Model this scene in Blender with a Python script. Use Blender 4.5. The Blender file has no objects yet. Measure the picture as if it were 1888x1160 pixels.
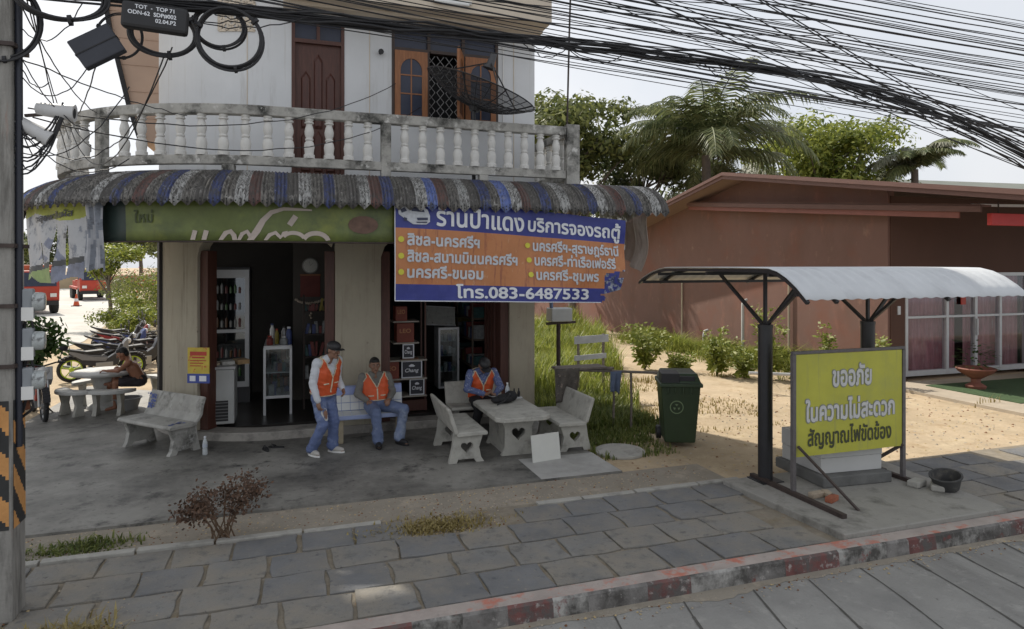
import bpy, bmesh, math, random
from mathutils import Vector as V, Matrix, Euler, noise
from mathutils.bvhtree import BVHTree
from mathutils.geometry import delaunay_2d_cdt

R = math.radians
rnd = random.Random(11)
sc = bpy.context.scene
COL = sc.collection

# ------------------------------------------------------------------ camera
cam_d = bpy.data.cameras.new('camera')
cam = bpy.data.objects.new('camera', cam_d)
COL.objects.link(cam)
cam.location = (0, 0, 2.8)
cam.rotation_euler = (R(90), 0, R(-18.39))
cam_d.sensor_width = 36
cam_d.lens = 36 * 1230 / 1888
cam_d.shift_y = -91 / 1888
cam_d.clip_end = 2000
sc.camera = cam

# ------------------------------------------------------------------ sky, sun, exposure
SUN_EL, SUN_AZ = 47, (-.40, .917)           # azimuth as a direction on the ground towards the sun
w = bpy.data.worlds.new('World')
sc.world = w
w.use_nodes = True
nt = w.node_tree
nt.nodes.clear()
sky = nt.nodes.new('ShaderNodeTexSky')
sky.sky_type = 'NISHITA'
sky.sun_disc = False
sky.sun_elevation = R(SUN_EL)
sky.sun_rotation = math.atan2(SUN_AZ[0], SUN_AZ[1])
sky.dust_density = 3.0
sky.air_density = 1.0
sky.ozone_density = 1.0
hs = nt.nodes.new('ShaderNodeHueSaturation')
hs.inputs['Saturation'].default_value = .30
bg = nt.nodes.new('ShaderNodeBackground')
bg.inputs['Strength'].default_value = .135
wo = nt.nodes.new('ShaderNodeOutputWorld')
nt.links.new(sky.outputs[0], hs.inputs['Color'])
mxs = nt.nodes.new('ShaderNodeMix')            # thin bright veil of haze over the clear-sky model
mxs.data_type = 'RGBA'
mxs.inputs[0].default_value = .76
wn = nt.nodes.new('ShaderNodeTexNoise')          # faint unevenness of the high haze
wn.inputs['Scale'].default_value = 2.6
wn.inputs['Detail'].default_value = 5
wr = nt.nodes.new('ShaderNodeValToRGB')
wr.color_ramp.elements[0].position = .35
wr.color_ramp.elements[1].position = .68
wr.color_ramp.elements[0].color = (5.1 / 7, 5.45 / 7, 6.0 / 7, 1)
wr.color_ramp.elements[1].color = (6.5 / 7, 6.55 / 7, 6.7 / 7, 1)
wm = nt.nodes.new('ShaderNodeVectorMath')
wm.operation = 'SCALE'
wm.inputs['Scale'].default_value = 7.0
wt = nt.nodes.new('ShaderNodeTexCoord')
nt.links.new(wt.outputs['Generated'], wn.inputs['Vector'])
nt.links.new(wn.outputs[0], wr.inputs[0])
nt.links.new(wr.outputs[0], wm.inputs[0])
nt.links.new(wm.outputs[0], mxs.inputs[7])
nt.links.new(hs.outputs[0], mxs.inputs[6])
nt.links.new(mxs.outputs[2], bg.inputs['Color'])
nt.links.new(bg.outputs[0], wo.inputs['Surface'])
sd = bpy.data.lights.new('sun', 'SUN')
sd.energy = 4.4
sd.angle = R(.6)
sd.color = (1, .93, .82)
sun = bpy.data.objects.new('sun', sd)
COL.objects.link(sun)
sdir = V((SUN_AZ[0] * math.cos(R(SUN_EL)), SUN_AZ[1] * math.cos(R(SUN_EL)), math.sin(R(SUN_EL))))
sun.rotation_euler = sdir.to_track_quat('Z', 'Y').to_euler()
sun.location = (0, 20, 30)
sc.view_settings.view_transform = 'Standard'
sc.view_settings.look = 'None'
sc.view_settings.exposure = 0.16
sc.view_settings.gamma = 1.0
sc.cycles.max_bounces = 8
sc.cycles.transparent_max_bounces = 12


# ------------------------------------------------------------------ mesh helper
def weld(o):
    bm = bmesh.new(); bm.from_mesh(o.data); bmesh.ops.remove_doubles(bm, verts=bm.verts, dist=.0004)
    bmesh.ops.recalc_face_normals(bm, faces=bm.faces); bm.to_mesh(o.data); bm.free()
    o.data.polygons.foreach_set('use_smooth', [True] * len(o.data.polygons))


class B:
    def __init__(s):
        s.v = []; s.f = []; s.m = []; s.mi = 0

    def add(s, vs, fs):
        o = len(s.v)
        s.v += [tuple(p) for p in vs]
        for f in fs:
            s.f.append(tuple(i + o for i in f)); s.m.append(s.mi)
        return s

    def mat(s, i):
        s.mi = i
        return s

    def box(s, x0, x1, y0, y1, z0, z1, M=None):
        vs = [V((x, y, z)) for z in (z0, z1) for y in (y0, y1) for x in (x0, x1)]
        if M is not None: vs = [M @ p for p in vs]
        return s.add(vs, [(0, 2, 3, 1), (4, 5, 7, 6), (0, 1, 5, 4), (2, 6, 7, 3), (0, 4, 6, 2), (1, 3, 7, 5)])

    def bar(s, p, q, w, h, up=(0, 0, 1)):
        p, q = V(p), V(q); d = q - p
        z = d.normalized(); x = V(up).cross(z)
        if x.length < 1e-4: x = V((1, 0, 0)).cross(z)
        x.normalize(); y = z.cross(x)
        M = Matrix((x, y, z)).transposed().to_4x4(); M.translation = p
        return s.box(-w / 2, w / 2, -h / 2, h / 2, 0, d.length, M)

    def tube(s, pts, r, n=6, cap=True):
        pts = [V(p) for p in pts]
        rs = r if isinstance(r, (list, tuple)) else [r] * len(pts)
        o = len(s.v); up = None; vs = []; fs = []
        for i, p in enumerate(pts):
            t = (pts[min(i + 1, len(pts) - 1)] - pts[max(i - 1, 0)])
            if t.length < 1e-7: t = V((0, 0, 1))
            t.normalize()
            if up is None:
                a = V((0, 0, 1)) if abs(t.z) < .9 else V((1, 0, 0))
                up = (a - t * a.dot(t)).normalized()
            else:
                up = up - t * up.dot(t)
                if up.length < 1e-5: up = t.orthogonal()
                up.normalize()
            sd_ = t.cross(up)
            for k in range(n):
                an = 2 * math.pi * k / n
                vs.append(p + (up * math.cos(an) + sd_ * math.sin(an)) * rs[i])
        for i in range(len(pts) - 1):
            for k in range(n):
                fs.append((i * n + k, i * n + (k + 1) % n, (i + 1) * n + (k + 1) % n, (i + 1) * n + k))
        if cap:
            fs.append(tuple(range(n))[::-1]); fs.append(tuple((len(pts) - 1) * n + k for k in range(n)))
        return s.add(vs, fs)

    def cyl(s, p, q, r, r1=None, n=14):
        return s.tube([p, q], [r, r if r1 is None else r1], n)

    def lathe(s, prof, n=16, M=None):
        vs = []; fs = []
        for r, z in prof:
            for k in range(n):
                a = 2 * math.pi * k / n
                p = V((r * math.cos(a), r * math.sin(a), z))
                vs.append(M @ p if M is not None else p)
        for i in range(len(prof) - 1):
            for k in range(n):
                fs.append((i * n + k, i * n + (k + 1) % n, (i + 1) * n + (k + 1) % n, (i + 1) * n + k))
        fs.append(tuple(range(n))[::-1]); fs.append(tuple((len(prof) - 1) * n + k for k in range(n)))
        return s.add(vs, fs)

    def prism(s, A, Bp):
        n = len(A)
        return s.add(list(A) + list(Bp), [tuple(range(n))[::-1], tuple(range(n, 2 * n))] +
                     [(i, (i + 1) % n, n + (i + 1) % n, n + i) for i in range(n)])

    def ell(s, c, r, M=None, n=12, h=8):
        c = V(c); vs = []; fs = []
        for i in range(1, h):
            a = math.pi * i / h
            for k in range(n):
                b = 2 * math.pi * k / n
                p = V((r[0] * math.sin(a) * math.cos(b), r[1] * math.sin(a) * math.sin(b), r[2] * math.cos(a)))
                vs.append(c + (M @ p if M is not None else p))
        t = len(vs)
        for sg in (1, -1):
            p = V((0, 0, sg * r[2])); vs.append(c + (M @ p if M is not None else p))
        for i in range(h - 2):
            for k in range(n):
                fs.append((i * n + k, (i + 1) * n + k, (i + 1) * n + (k + 1) % n, i * n + (k + 1) % n))
        for k in range(n):
            fs.append((t, k, (k + 1) % n))
            fs.append((t + 1, (h - 2) * n + (k + 1) % n, (h - 2) * n + k))
        return s.add(vs, fs)

    def caps(s, p, q, r0, r1, n=10):
        p, q = V(p), V(q); d = (q - p)
        L = d.length
        t = d / L if L > 1e-6 else V((0, 0, 1))
        pts = []; rs = []
        for a in (85, 55, 25):
            pts.append(p - t * r0 * math.sin(R(a))); rs.append(r0 * math.cos(R(a)))
        pts += [p, q]; rs += [r0, r1]
        for a in (25, 55, 85):
            pts.append(q + t * r1 * math.sin(R(a))); rs.append(r1 * math.cos(R(a)))
        return s.tube(pts, rs, n)

    def mesh(s, name, normals=True):
        me = bpy.data.meshes.new(name)
        me.from_pydata(s.v, [], s.f)
        me.polygons.foreach_set('material_index', s.m)
        if normals:
            bm = bmesh.new(); bm.from_mesh(me)
            bmesh.ops.recalc_face_normals(bm, faces=bm.faces)
            bm.to_mesh(me); bm.free()
        me.update()
        return me

    def build(s, name, mats, parent=None, smooth=None, bevel=0, loc=None, rotz=0, normals=True):
        me = s.mesh(name, normals)
        for m in (mats if isinstance(mats, (list, tuple)) else [mats]): me.materials.append(m)
        if smooth is not None:
            me.polygons.foreach_set('use_smooth', [True] * len(me.polygons))
            me.set_sharp_from_angle(angle=R(smooth))
        o = bpy.data.objects.new(name, me)
        COL.objects.link(o)
        if parent is not None: o.parent = parent
        if loc is not None: o.location = loc
        o.rotation_euler.z = rotz
        if bevel:
            md = o.modifiers.new('bevel', 'BEVEL'); md.width = bevel; md.segments = 2
            md.limit_method = 'ANGLE'; md.angle_limit = R(40)
        return o


def tag(o, label=None, cat=None, group=None, kind=None):
    if label: o['label'] = label
    if cat: o['category'] = cat
    if group: o['group'] = group
    if kind: o['kind'] = kind
    return o


def thing(name, label, cat, loc=(0, 0, 0), rotz=0, group=None):
    o = bpy.data.objects.new(name, None)
    COL.objects.link(o)
    o.location = loc; o.rotation_euler.z = rotz
    o.empty_display_size = .2
    return tag(o, label, cat, group)


def dup(root, loc, rotz, label=None, scale=None):
    def cp(o, par):
        c = o.copy(); COL.objects.link(c)
        if par is not None: c.parent = par
        for ch in list(o.children): cp(ch, c)
        return c
    r = cp(root, None)
    r.location = loc; r.rotation_euler.z = rotz
    if label: r['label'] = label
    if scale: r.scale = (scale,) * 3
    return r


# ------------------------------------------------------------------ materials
MC = {}


def mat(name, col, rough=.7, var=.12, scale=3.0, bump=0.0, bscale=40, metal=0.0, stains=(), alpha=1.0, spec=.5,
        ramp=None, stretch=None, trans=0.0, sss=0.0):
    """principled material: base colour varied by noise; stains = [(colour, scale, lo, hi, stretch_z)]"""
    if name in MC: return MC[name]
    m = bpy.data.materials.new(name); m.use_nodes = True
    n = m.node_tree; n.nodes.clear()
    N = n.nodes.new; Lk = n.links.new
    out = N('ShaderNodeOutputMaterial'); p = N('ShaderNodeBsdfPrincipled')
    Lk(p.outputs[0], out.inputs[0])
    tc = N('ShaderNodeTexCoord')
    src = tc.outputs['Object']

    def nz(sc_, det=5, st=None, rg=.6):
        t = N('ShaderNodeTexNoise'); t.inputs['Scale'].default_value = sc_
        t.inputs['Detail'].default_value = det; t.inputs['Roughness'].default_value = rg
        if st:
            mp = N('ShaderNodeMapping'); mp.inputs['Scale'].default_value = st
            Lk(src, mp.inputs[0]); Lk(mp.outputs[0], t.inputs['Vector'])
        else:
            Lk(src, t.inputs['Vector'])
        return t.outputs[0]

    def mix(f, a, b_):
        x = N('ShaderNodeMix'); x.data_type = 'RGBA'
        if isinstance(f, float): x.inputs[0].default_value = f
        else: Lk(f, x.inputs[0])
        for i, k in ((6, a), (7, b_)):
            if isinstance(k, tuple): x.inputs[i].default_value = k
            else: Lk(k, x.inputs[i])
        return x.outputs[2]

    c4 = lambda c, k=1: (min(c[0] * k, 1), min(c[1] * k, 1), min(c[2] * k, 1), 1)
    r = N('ShaderNodeValToRGB')
    r.color_ramp.elements[0].position = .3; r.color_ramp.elements[1].position = .7
    r.color_ramp.elements[0].color = c4(col, 1 - var); r.color_ramp.elements[1].color = c4(col, 1 + var)
    Lk(nz(scale, 6, stretch), r.inputs[0])
    c = r.outputs[0]
    for st in stains:
        q = N('ShaderNodeValToRGB')
        q.color_ramp.elements[0].position = st[2]; q.color_ramp.elements[1].position = st[3]
        Lk(nz(st[1], 7, st[4] if len(st) > 4 else None, .68), q.inputs[0])
        c = mix(q.outputs[0], c, c4(st[0]))
    Lk(c, p.inputs['Base Color'])
    p.inputs['Roughness'].default_value = rough
    p.inputs['Metallic'].default_value = metal
    p.inputs['Specular IOR Level'].default_value = spec
    p.inputs['Alpha'].default_value = alpha
    if trans: p.inputs['Transmission Weight'].default_value = trans
    if bump:
        bp = N('ShaderNodeBump'); bp.inputs['Strength'].default_value = bump; bp.inputs['Distance'].default_value = .02
        Lk(nz(bscale, 6), bp.inputs['Height']); Lk(bp.outputs[0], p.inputs['Normal'])
    MC[name] = m
    return m


def leaf_mat(name, c0, c1, trans=.35):
    """leaves: each face gets its own shade from a random per-island value"""
    if name in MC: return MC[name]
    m = bpy.data.materials.new(name); m.use_nodes = True
    n = m.node_tree; n.nodes.clear(); N = n.nodes.new; Lk = n.links.new
    out = N('ShaderNodeOutputMaterial')
    g = N('ShaderNodeNewGeometry'); r = N('ShaderNodeValToRGB')
    r.color_ramp.elements[0].color = (*c0, 1); r.color_ramp.elements[1].color = (*c1, 1)
    Lk(g.outputs['Random Per Island'], r.inputs[0])
    d = N('ShaderNodeBsdfPrincipled'); d.inputs['Roughness'].default_value = .5
    d.inputs['Specular IOR Level'].default_value = .35
    t = N('ShaderNodeBsdfTranslucent'); x = N('ShaderNodeMixShader'); x.inputs[0].default_value = trans
    Lk(r.outputs[0], d.inputs['Base Color']); Lk(r.outputs[0], t.inputs['Color'])
    Lk(d.outputs[0], x.inputs[1]); Lk(t.outputs[0], x.inputs[2]); Lk(x.outputs[0], out.inputs[0])
    MC[name] = m
    return m


def glass_mat(name, tint=(.6, .7, .75), alpha=.35, rough=.05):
    if name in MC: return MC[name]
    m = bpy.data.materials.new(name); m.use_nodes = True
    n = m.node_tree; n.nodes.clear(); N = n.nodes.new; Lk = n.links.new
    out = N('ShaderNodeOutputMaterial')
    t = N('ShaderNodeBsdfTransparent'); t.inputs[0].default_value = (*tint, 1)
    g = N('ShaderNodeBsdfGlossy'); g.inputs['Roughness'].default_value = rough
    g.inputs['Color'].default_value = (.9, .9, .9, 1)
    lw = N('ShaderNodeLayerWeight'); lw.inputs[0].default_value = .5
    f = N('ShaderNodeMath'); f.operation = 'POWER'; f.inputs[1].default_value = 4.0
    Lk(lw.outputs['Facing'], f.inputs[0])
    ad = N('ShaderNodeMath'); ad.operation = 'ADD'; ad.inputs[1].default_value = alpha; ad.use_clamp = True
    x = N('ShaderNodeMixShader')
    Lk(f.outputs[0], ad.inputs[0]); Lk(ad.outputs[0], x.inputs[0])
    Lk(t.outputs[0], x.inputs[1]); Lk(g.outputs[0], x.inputs[2]); Lk(x.outputs[0], out.inputs[0])
    MC[name] = m
    return m


MOLD = ((.035, .035, .03), 2.2, .50, .68)
m_white = mat('white_plaster', (.66, .67, .68), .85, .05, 1.2, .08, 60, stains=[((.50, .48, .44), 2.0, .60, .80, (4, 4, .15)), ((.42, .41, .38), 1.4, .56, .85, (3, 3, .35))])
m_cream = mat('cream_plaster', (.40, .365, .285), .85, .08, 1.5, .1, 50, stains=[((.22, .19, .145), 3.0, .56, .72, (4, 4, .2)), ((.30, .26, .2), 1.6, .52, .8, (2.5, 2.5, .6)), ((.12, .1, .08), 9, .66, .72)])
m_beige = mat('beige_plaster', (.60, .52, .42), .85, .06, 1.5)
m_tan = mat('tan_plaster', (.52, .37, .28), .85, .08, 1.2)
m_rail = mat('mouldy_concrete', (.40, .39, .36), .9, .2, 5, .3, 40, stains=[((.05, .05, .045), 3.0, .46, .66), ((.62, .61, .58), 7, .58, .68)])
m_balu = mat('mouldy_white_concrete', (.66, .65, .62), .85, .08, 6, .15, 50, stains=[((.10, .1, .09), 6, .58, .74)])
m_conc = mat('grey_concrete', (.36, .35, .32), .85, .14, 5, .2, 45, stains=[((.15, .145, .13), 3, .52, .75)])
m_bench = mat('cast_stone', (.40, .39, .35), .8, .12, 7, .15, 60, stains=[((.16, .155, .14), 5, .5, .78)])
m_wood = mat('dark_red_wood', (.085, .032, .022), .5, .25, 6, .05, 30, stretch=(6, 6, .8))
m_wood2 = mat('orange_brown_wood', (.30, .12, .045), .5, .25, 6, .05, 30, stretch=(6, 6, .8))
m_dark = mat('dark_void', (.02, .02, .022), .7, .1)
m_black = mat('black_rubber', (.018, .018, .02), .55, .15, 10)
m_blackm = mat('black_painted_steel', (.022, .022, .025), .4, .15, 8, .05, 60)
m_rusty = mat('rusted_dark_steel', (.05, .035, .03), .7, .3, 12, .15, 60)
m_galv = mat('weathered_sheet', (.5, .51, .53), .5, .08, 4, .05, 40, metal=.0)
m_alu = mat('aluminium_frame', (.55, .56, .57), .4, .06, 8, metal=.3)
m_whitep = mat('white_paint', (.72, .72, .7), .5, .05, 6)
m_txtw = mat('printed_white', (.72, .74, .78), .6, .06, 12)
m_redp = mat('red_paint', (.45, .05, .03), .5, .15, 6)
m_red = mat('dark_red_case', (.16, .03, .022), .6, .2, 6)
m_glassd = mat('dark_blue_glass', (.025, .032, .06), .25, .2, 3, spec=.4)
m_glass = glass_mat('clear_glass', (.8, .84, .85), .06)


# ------------------------------------------------------------------ text and flat shapes turned into meshes
def text2d(txt, size=1.0, bold=0.0, align='LEFT', shear=0.0, spacing=1.0):
    """flat lettering: list of (vertices, faces), overlapping strokes of a glyph in separate layers"""
    cu = bpy.data.curves.new('t', 'FONT')
    cu.body = txt; cu.size = size; cu.align_x = align; cu.shear = shear; cu.space_character = spacing
    o = bpy.data.objects.new('t', cu); COL.objects.link(o)
    dg = bpy.context.evaluated_depsgraph_get(); dg.update()
    cv = o.to_curve(dg)
    loops = []
    for sp in cv.splines:
        P = sp.bezier_points; n = len(P); lp = []
        if n == 0: continue
        for i in range(n):
            p, q = P[i], P[(i + 1) % n]
            a, b_, c, d = p.co, p.handle_right, q.handle_left, q.co
            straight = p.handle_right_type == 'VECTOR' and q.handle_left_type == 'VECTOR'
            for k in range(1 if straight else 3):
                t = k / 3
                v = a * (1 - t) ** 3 + b_ * 3 * t * (1 - t) ** 2 + c * 3 * t * t * (1 - t) + d * t ** 3
                if not lp or (lp[-1] - V((v.x, v.y))).length > 1e-5: lp.append(V((v.x, v.y)))
        if len(lp) > 2: loops.append(lp)
    o.to_curve_clear(); bpy.data.objects.remove(o); bpy.data.curves.remove(cu)
    area = lambda l: sum(l[i].x * l[(i + 1) % len(l)].y - l[(i + 1) % len(l)].x * l[i].y for i in range(len(l))) / 2

    def inside(p, l):
        r = False
        for i in range(len(l)):
            a, b_ = l[i], l[i - 1]
            if (a.y > p.y) != (b_.y > p.y) and p.x < (b_.x - a.x) * (p.y - a.y) / (b_.y - a.y) + a.x: r = not r
        return r
    loops.sort(key=lambda l: -abs(area(l)))
    outs = []; fat = []
    for l in loops:
        A = area(l); own = A
        for g_ in outs:
            if A * area(g_) < 0 and inside(l[0], g_): own = area(g_)
        if own == A: outs.append(l)
        k = bold * (1 if own > 0 else -1); n = len(l); q = []
        for i in range(n):                                   # bolder strokes: push the outline outwards
            t = (l[(i + 1) % n] - l[i - 1])
            t = t.normalized() if t.length > 1e-9 else V((1, 0))
            q.append(V((l[i].x + t.y * k, l[i].y - t.x * k)))
        fat.append(q)
    vs, es = [], []
    for l in fat:
        o_ = len(vs); vs += l; es += [(o_ + i, o_ + (i + 1) % len(l)) for i in range(len(l))]
    pv, _, pf = delaunay_2d_cdt(vs, es, [], 0, 1e-6)[:3]
    boxes = [(min(p.x for p in l), max(p.x for p in l), min(p.y for p in l), max(p.y for p in l), l) for l in fat]
    keep = []
    for f in pf:
        c = (pv[f[0]] + pv[f[1]] + pv[f[2]]) / 3; wn = 0
        for x0, x1, y0, y1, l in boxes:
            if not (x0 <= c.x <= x1 and y0 <= c.y <= y1): continue
            for i in range(len(l)):                          # winding number, so that crossing strokes stay filled
                a, b_ = l[i - 1], l[i]
                if a.y <= c.y < b_.y or b_.y <= c.y < a.y:
                    if a.x + (c.y - a.y) * (b_.x - a.x) / (b_.y - a.y) > c.x: wn += 1 if b_.y > a.y else -1
        if wn: keep.append(tuple(f))
    return [([V((p.x, p.y, 0)) for p in pv], keep)]


def shape2d(loops, depth, offset=0.0):
    """filled 2-D outline with holes, extruded by depth (about z = 0)"""
    cu = bpy.data.curves.new('s', 'CURVE'); cu.dimensions = '2D'; cu.fill_mode = 'BOTH'; cu.extrude = depth / 2; cu.offset = offset
    for lp in loops:
        sp = cu.splines.new('POLY'); sp.points.add(len(lp) - 1); sp.use_cyclic_u = True
        for i, p in enumerate(lp): sp.points[i].co = (p[0], p[1], 0, 1)
    o = bpy.data.objects.new('s', cu)
    me = o.to_mesh()
    vs = [v.co.copy() for v in me.vertices]; fs = [tuple(p.vertices) for p in me.polygons]
    o.to_mesh_clear(); bpy.data.objects.remove(o); bpy.data.curves.remove(cu)
    return vs, fs


def put_text(b, txt, size, fn, bold=0.0, align='LEFT', wide=1.0, fit=None, shear=0.0, spacing=1.0, maxedge=None):
    """add lettering to b; fn maps (u, v) of the text plane into the scene; fit = wanted width"""
    lay = text2d(txt, size, bold, align, shear, spacing)
    x0 = min(p.x for vs, _ in lay for p in vs); x1 = max(p.x for vs, _ in lay for p in vs)
    k = (fit / (x1 - x0)) if fit else wide
    for li, (vs, fs) in enumerate(lay):
        bm = bmesh.new()
        bv = [bm.verts.new((p.x * k if not fit else (p.x - x0) * k, p.y, 0)) for p in vs]
        for f in fs:
            try: bm.faces.new([bv[i] for i in f])
            except ValueError: pass
        if maxedge:
            for _ in range(5):
                es = [e for e in bm.edges if e.calc_length() > maxedge]
                if not es: break
                bmesh.ops.subdivide_edges(bm, edges=es, cuts=1)
                bmesh.ops.triangulate(bm, faces=[f for f in bm.faces if len(f.verts) > 4])
        bmesh.ops.delete(bm, geom=[v for v in bm.verts if not v.link_faces], context='VERTS')
        bm.verts.index_update()
        b.add([V(fn(v.co.x, v.co.y)) + V((0, -.0012 * li, 0)) for v in bm.verts], [tuple(v.index for v in f.verts) for f in bm.faces])
        bm.free()


# ------------------------------------------------------------------ curved path round the corner of the shop
CX0, CY0 = -.2, 12.7            # centre of the rounded corner


def path(L, Rb, Rr=None, kx=1.0):
    """point at arc length L along the offset curve of radius Rb, taken at radius Rr"""
    Rr = Rb if Rr is None else Rr
    if L >= CX0: return V((L, CY0 - Rr, 0))
    th = (CX0 - L) / Rb
    if th <= math.pi / 2:
        return V((CX0 - Rr * kx * math.sin(th), CY0 - Rr * math.cos(th), 0))
    return V((CX0 - Rr * kx, CY0 + (CX0 - L) - Rb * math.pi / 2, 0))


def ribbon(b, Ls, Rb, r0, r1, zlo, zhi, kx=1.0):
    """solid wall strip following the path between radii r0 < r1; zlo, zhi numbers or functions of L"""
    fz = lambda z, L: z(L) if callable(z) else z
    vs = []; fs = []
    for L in Ls:
        a, c = path(L, Rb, r0, kx), path(L, Rb, r1, kx)
        for p, z in ((a, zlo), (c, zlo), (c, zhi), (a, zhi)):
            vs.append((p.x, p.y, fz(z, L)))
    n = len(Ls)
    for i in range(n - 1):
        for k in range(4):
            fs.append((i * 4 + k, i * 4 + (k + 1) % 4, (i + 1) * 4 + (k + 1) % 4, (i + 1) * 4 + k))
    fs.append((0, 1, 2, 3)); fs.append(tuple((n - 1) * 4 + k for k in (3, 2, 1, 0)))
    return b.add(vs, fs)


def lin(a, b_, n):
    return [a + (b_ - a) * i / n for i in range(n + 1)]


def leaves(b, c, r, n, size, shell=.55, clumps=None, flat=.0, rg=None):
    """leaf-sized faces spread through an uneven crown made of clumps"""
    g = rg or rnd
    c = V(c)
    cl = []
    for i in range(clumps or 1):
        d = V((g.gauss(0, 1), g.gauss(0, 1), g.gauss(0, 1)))
        d.normalize()
        k = g.uniform(.35, .85)
        cl.append((c + V((d.x * r[0] * k, d.y * r[1] * k, d.z * r[2] * k)), g.uniform(.28, .5)))
    if not clumps: cl = [(c, 1.0)]
    for i in range(n):
        cc, k = g.choice(cl)
        d = V((g.gauss(0, 1), g.gauss(0, 1), g.gauss(0, 1))).normalized()
        q = (shell + (1 - shell) * g.random()) ** .7 * k
        p = cc + V((d.x * r[0] * q, d.y * r[1] * q, d.z * r[2] * q))
        nrm = (d + V((g.gauss(0, .6), g.gauss(0, .6), g.gauss(0, .6) + .5))).normalized()
        a = nrm.orthogonal().normalized()
        a = Matrix.Rotation(g.uniform(0, 6.28), 3, nrm) @ a
        c2 = nrm.cross(a)
        s = size * g.uniform(.6, 1.3)
        b.add([p - a * s, p + c2 * s * .42 - a * s * .1, p + a * s, p - c2 * s * .42 - a * s * .1], [(0, 1, 2, 3)])

# ================================================================== ground, pavement, road
m_dirt = mat('sandy_dirt', (.46, .36, .24), .95, .16, .9, .9, 14, stains=[((.37, .27, .16), 3.2, .52, .68), ((.55, .44, .30), 7, .56, .72), ((.30, .235, .15), .55, .46, .72), ((.60, .49, .33), 2.2, .52, .78), ((.2, .17, .1), 14, .66, .74)])
m_strip = mat('dusty_earth', (.27, .24, .195), .95, .14, 2.5, .5, 30, stains=[((.2, .17, .13), 5, .5, .75), ((.42, .36, .28), 3, .55, .75)])
m_slab = mat('stained_screed', (.24, .232, .21), .6, .18, 2.2, .15, 40, stains=[((.075, .073, .067), .9, .40, .66), ((.03, .029, .028), 2.6, .55, .68), ((.27, .26, .235), 1.7, .58, .8), ((.05, .048, .045), 13, .58, .7)])
m_stone = mat('grey_paving_stone', (.185, .184, .178), .88, .16, 1.7, .6, 30, stains=[((.25, .225, .185), 2.0, .36, .66), ((.11, .11, .108), 6, .54, .70), ((.09, .088, .085), 20, .60, .70), ((.30, .27, .22), 22, .64, .74)])
m_stone2 = mat('blue_grey_paving_stone', (.155, .158, .162), .88, .2, 2, .6, 30, stains=[((.215, .20, .175), 2.2, .42, .68), ((.28, .25, .2), 18, .62, .72), ((.08, .085, .095), 11, .6, .72)])
m_joint = mat('sand_joint', (.235, .205, .16), .95, .2, 8, .5, 40, stains=[((.2, .16, .1), 6, .5, .7), ((.26, .14, .06), 9, .62, .72)])
m_road = mat('worn_concrete_road', (.27, .265, .25), .92, .14, 1.3, .5, 40, stains=[((.17, .165, .155), .6, .5, .72, (2.5, .5, 1)), ((.13, .125, .12), 9, .62, .72), ((.40, .37, .32), 26, .66, .74), ((.2, .197, .19), 1.2, .5, .78), ((.38, .37, .345), 5, .56, .78)])
m_crack = mat('dark_joint', (.085, .08, .072), .9, .2, 5)
m_kerb = mat('kerb_concrete', (.20, .19, .18), .9, .2, 5, .3, 40, stains=[((.07, .065, .06), 4, .42, .62), ((.36, .34, .32), 11, .58, .68), ((.16, .05, .04), 6, .62, .7)])
m_kerbr = mat('kerb_red_paint', (.155, .062, .056), .85, .3, 6, .3, 40, stains=[((.10, .09, .085), 7, .42, .58), ((.34, .31, .29), 13, .56, .66)])
m_kerbw = mat('kerb_white_paint', (.33, .32, .30), .85, .2, 6, .3, 40, stains=[((.07, .066, .06), 5, .38, .58), ((.17, .05, .045), 7, .58, .66)])
m_kerbt = mat('kerb_top_paint', (.37, .32, .29), .9, .15, 5, .3, 40, stains=[((.46, .17, .12), 3.5, .52, .62), ((.2, .19, .18), 6, .6, .75)])
m_sroad = mat('pale_concrete_road', (.52, .50, .46), .9, .08, .8, .2, 30, stains=[((.40, .37, .32), .9, .5, .8)])

b = B(); b.box(-400, 400, 5.0, 700, -.4, .1)
tag(b.build('ground', m_dirt), kind='structure')
b = B(); b.box(-120, 120, -14, 4.9, -.5, 0)
road = tag(b.build('road', m_road), kind='structure')
b = B()
for i in range(20):          # open joints between the concrete strips of the road
    x = 2.5 + i * .62 + rnd.uniform(-.05, .05)
    pts = [(x + (4.84 - y) * -.22 + .03 * math.sin(y * 2.3 + i), y) for y in lin(4.84, 1.2, 14)]
    for (xa, ya), (xb, yb) in zip(pts, pts[1:]):
        wa = .006 + .016 * abs(noise.noise((xa * 3, ya * 3, 0)))
        b.add([(xa - wa, ya, .004), (xa + wa, ya, .004), (xb + wa, yb, .004), (xb - wa, yb, .004)], [(0, 1, 2, 3)])
b.build('road_joint', m_crack, road)
b2 = B()                      # the side street: bends away behind the shop
cl = [(-12.5, 5.2), (-12.4, 14), (-10.7, 21), (-10.2, 27), (-12.2, 42), (-16.0, 62), (-24, 90), (-34, 120)]
vs = []
for i, (x, y) in enumerate(cl):
    wd = 3.3 if i < 5 else 3.6
    vs += [(x - wd - 1.5, y, .112), (x + wd, y, .112)]
b2.add(vs, [(2 * i, 2 * i + 1, 2 * i + 3, 2 * i + 2) for i in range(len(cl) - 1)])
tag(b2.build('side_road', m_sroad), kind='structure')

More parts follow.
